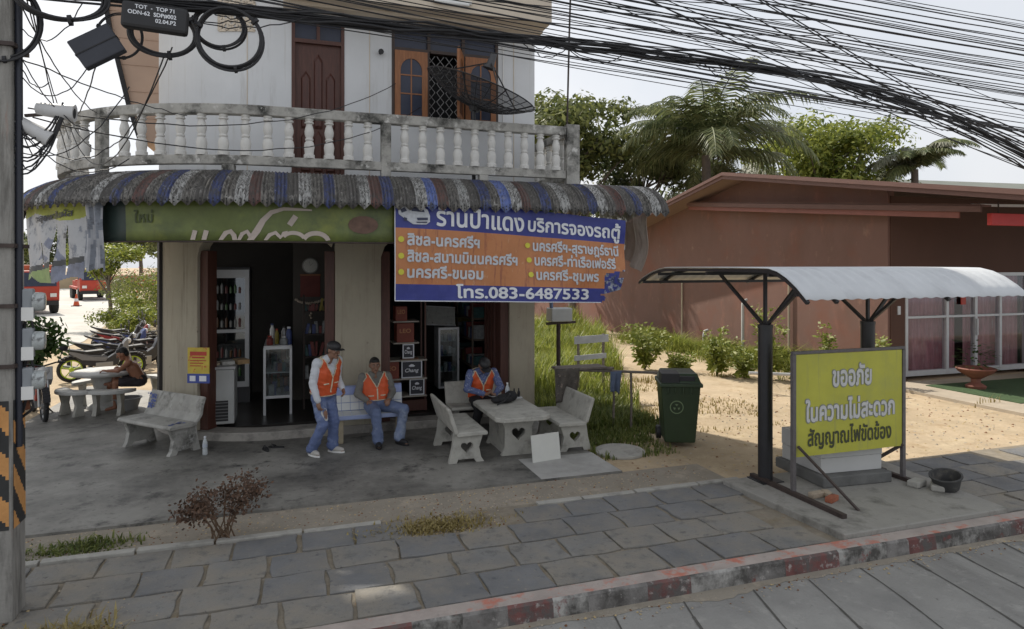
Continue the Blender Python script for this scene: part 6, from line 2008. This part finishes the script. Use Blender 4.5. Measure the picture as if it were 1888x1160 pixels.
grass('tall_grass', 'bright tall grass between the shop wall and the red-brown house', 'grass', reg1, 19000, lambda x, y: (.46 + .035 * max(0, y - 15) + .3 * noise.noise((x * .8, y * .8, 0)) + .35 * max(0, 1 - abs(y - 14) / 2.5)), m_gr, 1)
def reg(q):
    while True:
        x, y = q.uniform(4.08, 5.9), q.uniform(8.3, 13)
        if (x < 5.3 or y > 9.4) and (x - 4.5) ** 2 + (y - 8.62) ** 2 > .13 and q.random() < .35 + .65 * (y > 9): return x, y
grass('short_grass', 'short trodden grass beside the forecourt and the bin', 'grass', reg, 11000, lambda x, y: .10 + .16 * max(0, noise.noise((x * 1.2, y * 1.2, 3))) + (.12 if y > 9.8 else 0), m_gr2, 2)
def reg5(q):
    while True:
        t_, o_ = q.uniform(.2, 10.5), abs(q.gauss(0, .7)) + .05
        p_ = V((13.1, 11.5, 0)) + V((-.05, .9987, 0)) * t_ + V((-.9987, -.05, 0)) * o_
        if noise.noise((p_.x * .9, p_.y * .9, 12)) > -.15: return p_.x, p_.y


grass('wall_weeds', 'uneven strip of wild weeds along the foot of the red-brown wall', 'weeds', reg5, 13000, lambda x, y: .20 + .8 * max(0, noise.noise((x * .9, y * .9, 12)) + .15), m_gr, 15, lean=1.1)
def reg4(q):
    while True:
        x, y = q.uniform(5.8, 13), q.uniform(9.2, 14)
        if noise.noise((x * .6, y * .6, 8)) > .12: return x, y


grass('sparse_grass', 'sparse dry grass tufts on the sandy lot', 'grass', reg4, 2600, lambda x, y: .06 + .28 * max(0, noise.noise((x * .7, y * .7, 9))), m_gr3, 3)
grass('verge_grass', 'low grass tuft and dry straw at the pole end of the earth strip', 'grass', lambda q: (q.gauss(-1.9, .25), q.gauss(7.25, .08)), 520, lambda x, y: .02 + .07 * max(0, .5 + noise.noise((x * 4, y * 4, 0))), m_gr2, 4, .12, lean=1.0)
grass('dry_weeds', 'dry straw clump in the pavement joints at the foot of the pole', 'grass', lambda q: (q.gauss(-1.55, .16), q.gauss(5.35, .12)), 900, lambda x, y: .13, m_gr3, 5, .13, lean=.9)
grass('joint_straw', 'dry straw growing in the bare patch of the paving', 'grass', lambda q: (q.gauss(1.4, .3), q.gauss(6.7, .12)), 900, lambda x, y: .05, m_gr3, 6, .13, lean=.9)


def weed(label, loc, h, seed, r=.35, n=260, m=None, group='weeds along the red-brown wall'):
    gg = random.Random(seed); t = thing('weed', label, 'weed', loc, 0, group)
    b = B(); lf = B()
    for k in range(7):
        a = gg.uniform(0, 6.28); tip = V((r * gg.random() * math.cos(a), r * gg.random() * math.sin(a), h * gg.uniform(.7, 1.0)))
        pts = [V((0, 0, 0)).lerp(tip, i / 5) + V((.02 * math.sin(i + k), .02 * math.cos(i * 2 + k), 0)) for i in range(6)]
        b.tube(pts, [.01 - .0015 * i for i in range(6)], 4)
        for j in range(n // 7):
            u = gg.uniform(.15, 1.0); c = V((0, 0, 0)).lerp(tip, u); d = V((gg.gauss(0, 1), gg.gauss(0, 1), gg.gauss(.2, .5))).normalized(); s = d.orthogonal().normalized(); l = gg.uniform(.08, .2) * (1.2 - u * .5)
            c = c + d * gg.random() * .1
            lf.add([c, c + d * l * .5 + s * l * .25, c + d * l, c + d * l * .5 - s * l * .25], [(0, 1, 2, 3)])
    b.build('stem', mat('green_stem', (.12, .13, .04), .8), t); lf.build('foliage', m or m_gr, t)


for i, (x, y, h, r) in enumerate(((8.7, 15.3, .95, .5), (9.3, 14.6, .7, .4), (9.9, 13.9, .95, .45), (10.3, 13.4, .9, .4), (10.7, 13.0, 1.25, .45), (11.2, 12.6, .8, .4), (11.6, 12.2, 1.3, .3), (11.9, 11.6, .9, .3), (12.3, 11.4, 1.2, .25))):
    i_h = (1.25, .7, 1.1, .75, 1.3, .6, 1.0, .7, .9)[i]
    weed(('bushy weed at the far end of the red-brown wall', 'low weed next to the far bushy weed', 'weed before the vent pipe stub', 'dark weed left of the middle vent pipe', 'tall weed beside the curved vent pipe', 'low weed right of the curved vent pipe', 'thin tall weed behind the shelter post', 'short weed behind the yellow board edge', 'thin straggly weed near the house corner')[i], (x, y, .1), h * 1.1 * i_h, i, r * (1.6, 1.1, 1.5, 1.0, 1.2, 1.5, .8, 1.4, .8)[i], (900, 420, 800, 400, 620, 480, 330, 380, 260)[i], m_gr)

# dead looking shrub on the earth strip
t = thing('dry_shrub', 'small shrub of brown withered leaves on the earth strip before the forecourt', 'shrub', (-.62, 7.02, .12))
gg = random.Random(3); b = B(); lf = B()
for k in range(17):
    a = gg.uniform(0, 6.28); sp = gg.uniform(.1, .48)
    tip = V((sp * math.cos(a) * 1.15, sp * math.sin(a) * .6, gg.uniform(.34, .70) * (1.12 - .6 * sp)))
    mid = tip * .5 + V((0, 0, .06)); pts = [V((gg.uniform(-.14, .14), gg.uniform(-.05, .05), 0)), mid * .6 + V((0, 0, .02)), mid + V((0, 0, .03)), tip]
    b.tube(pts, [.008, .006, .005, .003], 5)
    for j in range(105):
        u = 1 - abs(gg.gauss(0, .22)); c = mid.lerp(tip, u) + V((gg.gauss(0, .06), gg.gauss(0, .06), gg.gauss(0, .045)))
        d = V((gg.gauss(0, 1), gg.gauss(0, 1), gg.gauss(-.3, .7))).normalized(); s = d.orthogonal().normalized(); l = gg.uniform(.02, .05)
        lf.add([c, c + d * l * .5 + s * l * .32, c + d * l, c + d * l * .5 - s * l * .32], [(0, 1, 2, 3)])
b.build('twigs', mat('dry_twig', (.14, .09, .055), .9), t); lf.build('foliage', leaf_mat('withered_leaf', (.05, .03, .02), (.17, .10, .065), .25), t)

m_bark = mat('grey_bark', (.13, .11, .09), .9, .25, 5, .4, 20)


def tree(name, label, loc, h, crown_c, crown_r, n, size, m, clumps, seed, trunk_r=.22, group='trees behind the houses', gaps=.55):
    gg = random.Random(seed); t = thing(name, label, 'tree', loc, 0, group)
    c = V(crown_c)
    b = B(); top = V((c.x * .6, c.y * .6, c.z))
    b.tube([(0, 0, 0), top * .33 + V((.1, 0, 0)), top * .66, top], [trunk_r, trunk_r * .8, trunk_r * .6, trunk_r * .25], 9)
    lf = B()
    for k in range(clumps):
        d = V((gg.gauss(0, 1), gg.gauss(0, 1), gg.gauss(.15, .9))).normalized(); q = gg.uniform(.3, .95)
        cc = c + V((d.x * crown_r[0] * q, d.y * crown_r[1] * q, d.z * crown_r[2] * q))
        st = top * gg.uniform(.45, .9); b.tube([st, st.lerp(cc, .5) + V((0, 0, .2)), cc], [trunk_r * .32, trunk_r * .2, trunk_r * .06], 6)
        rr = min(crown_r) * gg.uniform(.26, .46)
        leaves(lf, cc, (rr * 1.25, rr * 1.25, rr * .8), n // clumps, size, .25, None, rg=gg)
    b.build('trunk', m_bark, t, smooth=60); lf.build('crown', m, t, normals=False)
    return t


m_lf1 = leaf_mat('mid_green_leaf', (.065, .09, .03), (.25, .27, .09), .4)
m_lf2 = leaf_mat('yellow_green_leaf', (.09, .13, .022), (.34, .37, .075), .45)
m_lf3 = leaf_mat('deep_green_leaf', (.045, .07, .028), (.16, .19, .08), .35)
m_lfp = leaf_mat('palm_leaf', (.065, .095, .035), (.26, .28, .13), .35)
m_lfg = leaf_mat('grey_palm_leaf', (.10, .11, .07), (.22, .22, .15), .2)
tree('broadleaf_tree', 'tall round-headed green tree just right of the upper floor', (12.2, 28, 0), 11, (0, 0, 8.1), (3.1, 2.8, 3.2), 10000, .16, m_lf1, 34, 1)
tree('broadleaf_tree', 'darker loose tree standing between the round tree and the big palm', (16.2, 29, 0), 9.5, (0, 0, 7.3), (3.2, 2.6, 2.9), 6500, .16, m_lf3, 26, 2)
tree('broadleaf_tree', 'broad yellow-green tree behind the ridge of the red-brown house', (29, 30.5, 0), 9, (0, 0, 8.3), (5.2, 3.5, 3.5), 14000, .17, m_lf2, 46, 3, .3)
tree('broadleaf_tree', 'low dark tree behind the peak of the red-brown roof', (22, 33, 0), 7, (0, 0, 5.6), (4.5, 3, 2.4), 7000, .18, m_lf3, 28, 4)
tree('broadleaf_tree', 'low green tree behind the right corner of the balcony', (13.6, 33, 0), 7, (0, 0, 5.0), (4.0, 3, 2.6), 6000, .18, m_lf3, 26, 14)


def palm(label, loc, h, nf, fl, seed, m, dead=2):
    gg = random.Random(seed); t = thing('palm_tree', label, 'palm', loc, 0, 'palms behind the houses')
    b = B(); b.tube([(0, 0, 0), (.1, 0, h * .5), (0, 0, h)], [.28, .2, .18], 10); b.build('trunk', m_bark, t, smooth=60)
    b = B()
    for k in range(nf):
        az = 2.4 * k + gg.uniform(-.3, .3); el = R(gg.uniform(15, 82)); L = fl * gg.uniform(.75, 1.1)
        d = V((math.cos(az), math.sin(az), 0)); pts = []; p = V((0, 0, h)); e = el
        for i in range(25):
            pts.append(p.copy()); p = p + (d * math.cos(e) + V((0, 0, 1)) * math.sin(e)) * L / 24; e -= R(gg.uniform(3.0, 6.5)) * (1.1 if i > 8 else .55)
        b.mat(1 if k < dead else 0)
        b.tube(pts, [.045 * (1 - i / 26) + .006 for i in range(25)], 4)
        for i in range(3, 25):
            tt = (pts[i] - pts[i - 1]).normalized(); sd_ = tt.cross(V((0, 0, 1)))
            if sd_.length < .05: sd_ = V((-d.y, d.x, 0))
            sd_.normalize(); up = sd_.cross(tt)
            for sg_ in (-1, 1):
                for w2 in (0, .33, .67):
                    c = pts[i - 1].lerp(pts[i], w2); ll = .75 * fl / 3.2 * math.sin(math.pi * (i / 27) ** .6) * gg.uniform(.8, 1.1) + .1
                    dr = (sd_ * sg_ * .8 + tt * .55 + up * gg.uniform(-.1, .3) + V((0, 0, -.35))).normalized(); ww = tt * .036
                    mid = c + dr * ll * .55; end = c + dr * ll + V((0, 0, -ll * .32))
                    b.add([c - ww * .6, c + ww * .6, mid + ww, mid - ww], [(0, 1, 2, 3)]); b.add([mid - ww, mid + ww, end], [(0, 1, 2)])
    b.build('crown', [m, m_lfg], t, normals=False)


palm('large feathery palm rising left of the red-brown roof peak', (16.9, 24.5, 0), 7.5, 28, 5.3, 3, m_lfp)
palm('smaller palm at the far right behind the yellow-green tree', (32.2, 27.5, 0), 8.0, 18, 3.4, 5, m_lfp, 5)
palm('grey-tipped palm half hidden right of the large palm', (20.8, 27.5, 0), 6.2, 16, 4.0, 8, m_lfg, 6)

tree('street_tree', 'unseen tall spreading tree added by the side street to shade the forecourt', (-8.4, 16.0, 0), 15, (-.4, 2.6, 13.2), (5.2, 6.4, 2.3), 36000, .32, m_lf1, 200, 41, .24, 'trees along the side street')  # added out of view so its crown shades the forecourt and near pavement
# left street: trees, bushes and a far wooded edge
tree('street_tree', 'small round tree on a thin trunk beside the side street', (-7.5, 33, 0), 4.4, (0, 0, 3.0), (1.6, 1.4, 1.25), 4500, .085, m_lf2, 22, 5, .1, 'trees along the side street')
tree('street_tree', 'large leafy tree overhanging the parked motorcycles', (-6.6, 42, 0), 8, (0, 0, 4.9), (2.9, 2.4, 2.3), 5000, .15, m_lf1, 28, 6, .2, 'trees along the side street')
tree('street_tree', 'dim rounded tree far beyond the bend of the side street', (-18, 95, 0), 9, (0, 0, 6.5), (6, 4, 3.6), 4500, .3, m_lf1, 26, 7, .3, 'trees along the side street')
tree('street_tree', 'wide dark tree far off behind the red lorries', (-28, 92, 0), 9, (0, 0, 5.5), (8, 4, 3.2), 4500, .3, m_lf3, 26, 8, .3, 'trees along the side street')
tree('street_tree', 'bushy tree behind the nearer red lorry', (-26, 72, 0), 7, (0, 0, 4.2), (6, 3, 2.6), 4000, .25, m_lf1, 22, 9, .3, 'trees along the side street')
for i, (x, y, r, m, lb) in enumerate(((-7.4, 38.5, 1.9, m_lf1, 'dark bush farthest along the verge of the side street'), (-5.6, 32.5, 1.6, m_lf2, 'large yellow-green bush against the dark door post'), (-6.3, 30, 1.15, m_lf2, 'yellow-green roadside bush nearest the motorcycles'), (-5.4, 28.4, 1.0, m_lf2, 'yellow-green bush close to the dark door post'), (-6.4, 36, 1.9, m_lf1, 'darker bush with red blossom behind the yellow-green bushes'))):
    t = thing('bush', lb, 'bush', (x, y, .1), 0, 'bushes along the side street')
    b = B(); leaves(b, (0, 0, r * .7), (r, r, r * .8), 2600, .07, .3, 16, rg=random.Random(20 + i)); b.build('foliage', m, t, normals=False)
    b = B()
    for k in range(6): b.tube([(0, 0, 0), (r * .5 * math.cos(k), r * .5 * math.sin(k), r * .8)], [.03, .01], 5)
    b.build('stems', m_bark, t)
    if i == 4:
        b = B(); leaves(b, (.2, -.6, r * 1.1), (r * .8, r * .5, r * .4), 240, .06, .3, 8, rg=random.Random(9)); b.build('blossom', leaf_mat('red_blossom', (.35, .05, .04), (.5, .12, .1)), t, normals=False)

# ================================================================== vehicles on the left
m_tyre = mat('tyre_rubber', (.02, .02, .02), .8, .2, 10)
m_fair = mat('dark_bike_plastic', (.03, .03, .035), .35, .15, 6)


def motorcycle(label, loc, rotz, rim_m, body_m, body2, group='motorcycles parked beside the shop'):
    t = thing('motorcycle', label, 'motorcycle', loc, rotz, group)
    Ry = Matrix.Rotation(R(90), 4, 'X')
    for x in (-.62, .62):
        b = B(); n = 28
        b.tube([(x + .255 * math.cos(2 * math.pi * k / n), 0, .29 + .255 * math.sin(2 * math.pi * k / n)) for k in range(n + 1)], .038, 8, False)
        wh = b.build('wheel', m_tyre, t, smooth=180)
        b = B(); b.tube([(x + .21 * math.cos(2 * math.pi * k / n), 0, .29 + .21 * math.sin(2 * math.pi * k / n)) for k in range(n + 1)], .016, 6, False)
        for k in range(5):
            a = 2 * math.pi * k / 5 + .3; b.bar((x, 0, .29), (x + .2 * math.cos(a), 0, .29 + .2 * math.sin(a)), .03, .018)
        b.cyl((x, -.05, .29), (x, .05, .29), .05); b.build('rim', rim_m, wh)
    b = B(); A = [(-.30, .52), (-.72, .78), (-.95, .86), (-.90, .80), (-.62, .66), (-.40, .38), (.05, .30), (.30, .34), (.40, .62), (.46, .80), (.36, .84), (.26, .62), (.05, .48)]
    b.prism([V((x, -.09, z)) for x, z in A], [V((x, .09, z)) for x, z in A]); b.build('body', body_m, t, bevel=.02)
    b = B(); A = [(-.42, .50), (-.80, .76), (-.60, .72), (-.25, .58), (.1, .54), (.05, .44)]
    for s in (-1, 1): b.prism([V((x, s * .095, z)) for x, z in A], [V((x, s * .11, z)) for x, z in A])
    A = [(.34, .60), (.52, .72), (.5, .95), (.42, .86)]; b.prism([V((x, -.14, z)) for x, z in A], [V((x, .14, z)) for x, z in A])
    b.build('fairing', body2, t, bevel=.008)
    b = B(); A = [(-.80, .80), (-.35, .70), (.02, .72), (.08, .66), (-.3, .63), (-.78, .74)]; b.prism([V((x, -.12, z)) for x, z in A], [V((x, .12, z)) for x, z in A]); b.build('seat', m_black, t, bevel=.02)
    b = B(); b.tube([(.62, -.07, .29), (.45, -.07, .86)], .022, 7); b.tube([(.62, .07, .29), (.45, .07, .86)], .022, 7); b.build('fork', m_chrome, t)
    b = B(); b.tube([(.36, -.34, .98), (.42, -.2, 1.0), (.44, 0, .95), (.42, .2, 1.0), (.36, .34, .98)], .015, 7); b.build('handlebar', m_black, t)
    for s in (-1, 1):
        b = B(); b.tube([(.42, s * .22, 1.0), (.42, s * .3, 1.2)], .008, 5); b.ell((.42, s * .31, 1.24), (.015, .07, .045)); b.build('mirror', m_black, t)
    b = B(); b.ell((.53, 0, .88), (.06, .09, .075)); b.build('headlight', mat('lamp_glass', (.6, .6, .6), .1), t, smooth=180)
    b = B()
    for x, a0, a1 in ((.62, 20, 150), (-.62, 40, 150)):
        pts = [(x + .31 * math.cos(R(a)), .29 + .31 * math.sin(R(a))) for a in range(a0, a1 + 1, 13)]
        for (xa, za), (xb, zb2) in zip(pts, pts[1:]): b.box(min(xa, xb) - .004, max(xa, xb) + .004, -.055, .055, min(za, zb2), max(za, zb2) + .008)
    b.build('mudguard', m_fair, t)
    b = B(); b.box(-.15, .2, -.1, .1, .2, .42); b.tube([(.1, .12, .22), (-.4, .13, .27), (-.85, .14, .36)], [.03, .045, .05], 8); b.build('engine', m_chrome, t, bevel=.01)
    b = B(); b.bar((0, .1, .2), (-.05, .25, 0), .02, .02); b.build('side_stand', m_black, t)
    return t


m_lime = mat('lime_rim', (.42, .55, .04), .5)
m_bikew = mat('bike_white', (.20, .20, .21), .4); m_biker = mat('bike_red', (.3, .03, .03), .4); m_bikeb = mat('bike_blue', (.06, .09, .25), .4)
motorcycle('white and black motorcycle with lime green wheel rims, nearest of the parked row', (-4.2, 18.0, .1), R(20), m_lime, m_fair, m_bikew)
motorcycle('dark motorcycle directly behind the one with lime rims', (-4.35, 19.3, .1), R(14), m_chrome, m_fair, m_fair)
motorcycle('blue-sided motorcycle in the middle of the parked row', (-4.3, 20.6, .1), R(22), m_chrome, m_fair, m_bikeb)
motorcycle('red-sided motorcycle second from the back of the parked row', (-4.5, 22.0, .1), R(16), m_chrome, m_fair, m_biker)
motorcycle('grey motorcycle farthest back in the parked row by the bushes', (-4.9, 23.6, .1), R(20), m_chrome, m_fair, m_fair)
motorcycle('black motorcycle squeezed in right behind the seated shirtless person', (-3.55, 18.9, .1), R(28), m_chrome, m_fair, m_fair)
motorcycle('dark red motorcycle near the black door post', (-3.6, 20.3, .1), R(30), m_chrome, m_biker, m_fair)
motorcycle('dark blue motorcycle half hidden by the door post', (-3.9, 21.9, .1), R(25), m_chrome, m_fair, m_bikeb)
motorcycle('red and silver motorcycle parked end-on beside the utility pole', (-4.24, 13.9, .1), R(-66), m_chrome, m_biker, m_chrome)
pp = thing('potted_plant', 'dark leafy potted plant standing between the utility pole and the end-on motorcycle', 'plant', (-4.78, 14.75, .1))
b = B(); b.lathe([(.16, 0), (.22, .34), (.24, .34), (.24, .38), (.2, .38), (.18, .3), (0, .3)], 18); b.build('pot', mat('clay_pot', (.2, .09, .06), .8, .2, 5), pp, smooth=40)
b = B(); leaves(b, (.28, -.05, 1.25), (.46, .40, .55), 1000, .075, .2, 14, rg=random.Random(77)); b.build('foliage', m_leafd, pp, normals=False)
b = B(); b.tube([(0, 0, .3), (.05, 0, .8), (0, .05, 1.3)], .015, 5); b.tube([(0, 0, .3), (-.15, .05, .9)], .012, 5); b.build('stem', m_bark, pp)


def lorry(label, loc, rotz, flat=False):
    t = thing('lorry', label, 'lorry', loc, rotz, 'red lorries on the side street')
    mr = mat('lorry_red', (.42, .045, .025), .4, .1, 3); mo = mat('lorry_orange', (.45, .13, .06), .5, .12, 3)
    b = B(); A = [(2.2, .7), (3.9, .7), (3.95, 1.5), (3.7, 2.4), (2.2, 2.4)]
    b.prism([V((x, -1.05, z)) for x, z in A], [V((x, 1.05, z)) for x, z in A]); b.build('cab', mr, t, bevel=.05)
    b = B()
    for s in (-1, 1): b.prism([V((x, s * 1.055, z)) for x, z in ((2.6, 1.6), (3.6, 1.6), (3.5, 2.2), (2.6, 2.2))], [V((x, s * 1.065, z)) for x, z in ((2.6, 1.6), (3.6, 1.6), (3.5, 2.2), (2.6, 2.2))])
    b.prism([V((3.955, y, 1.55)) for y in (-.9, .9)] + [V((3.74, y, 2.3)) for y in (.9, -.9)], [V((3.97, y, 1.55)) for y in (-.9, .9)] + [V((3.76, y, 2.3)) for y in (.9, -.9)])
    b.build('window', m_glassd, t)
    b = B()
    if flat:
        b.box(-3.2, 2.1, -1.1, 1.1, .8, 1.0)
        for i in range(9): b.box(-3.1 + i * .6, -2.7 + i * .6, -.9, .9, 1.0, 1.2 + .35 * rnd.random())
    else:
        b.box(-3.2, 2.1, -1.15, 1.15, .9, 2.7)
        for i in range(7): b.box(-3.0 + i * .75, -2.93 + i * .75, -1.2, 1.2, .9, 2.72)
    b.build('bed', mo if not flat else mr, t, bevel=.02)
    b = B(); b.box(-3.2, 3.8, -.5, .5, .5, .8); b.box(3.9, 4.0, -1.0, 1.0, .5, .75); b.build('chassis', m_black, t)
    for x in (3.1, -1.4, -2.4):
        for s in (-1, 1):
            b = B(); b.lathe([(.2, -.15), (.46, -.15), (.48, 0), (.46, .15), (.2, .15)], 20, Matrix.Translation((x, s * .95, .48)) @ Matrix.Rotation(R(90), 4, 'X')); b.build('wheel', m_tyre, t, smooth=40)
    for s in (-1, 1):
        b = B(); b.box(3.955, 3.975, s * .75 - .15, s * .75 + .15, .95, 1.15); b.build('headlight', m_whitep, t)


lorry('red and orange lorry at the side of the street behind the torn banner', (-14.9, 46, .1), R(-62))
lorry('low red flatbed lorry further up the side street', (-15.4, 62, .1), R(-70), True)
for i, (x, y, lb) in enumerate(((-13.3, 50.5, 'orange traffic cone beside the nearer lorry'), (-11.2, 58, 'orange traffic cone in front of the flatbed lorry'))):
    t = thing('traffic_cone', lb, 'cone', (x, y, .112), 0, 'traffic cones on the side street')
    b = B(); b.lathe([(.2, .05), (.17, .1), (.035, .8), (.0, .8)], 16); b.build('cone', mat('cone_orange', (.6, .10, .03), .5), t, smooth=40)
    b = B(); b.box(-.25, .25, -.25, .25, 0, .05); b.build('base', m_black, t)
    b = B(); b.lathe([(.13, .32), (.095, .5)], 16); b.build('band', m_txtw, t)
wl = thing('far_wall', 'low dusty earth bank wall across the bend behind the lorries', 'wall', (-30, 88, 0), R(10))
b = B(); b.box(-18, 16, 0, .5, 0, 1.6); b.build('wall', mat('dusty_far_wall', (.40, .31, .2), .9, .15, .6), wl)
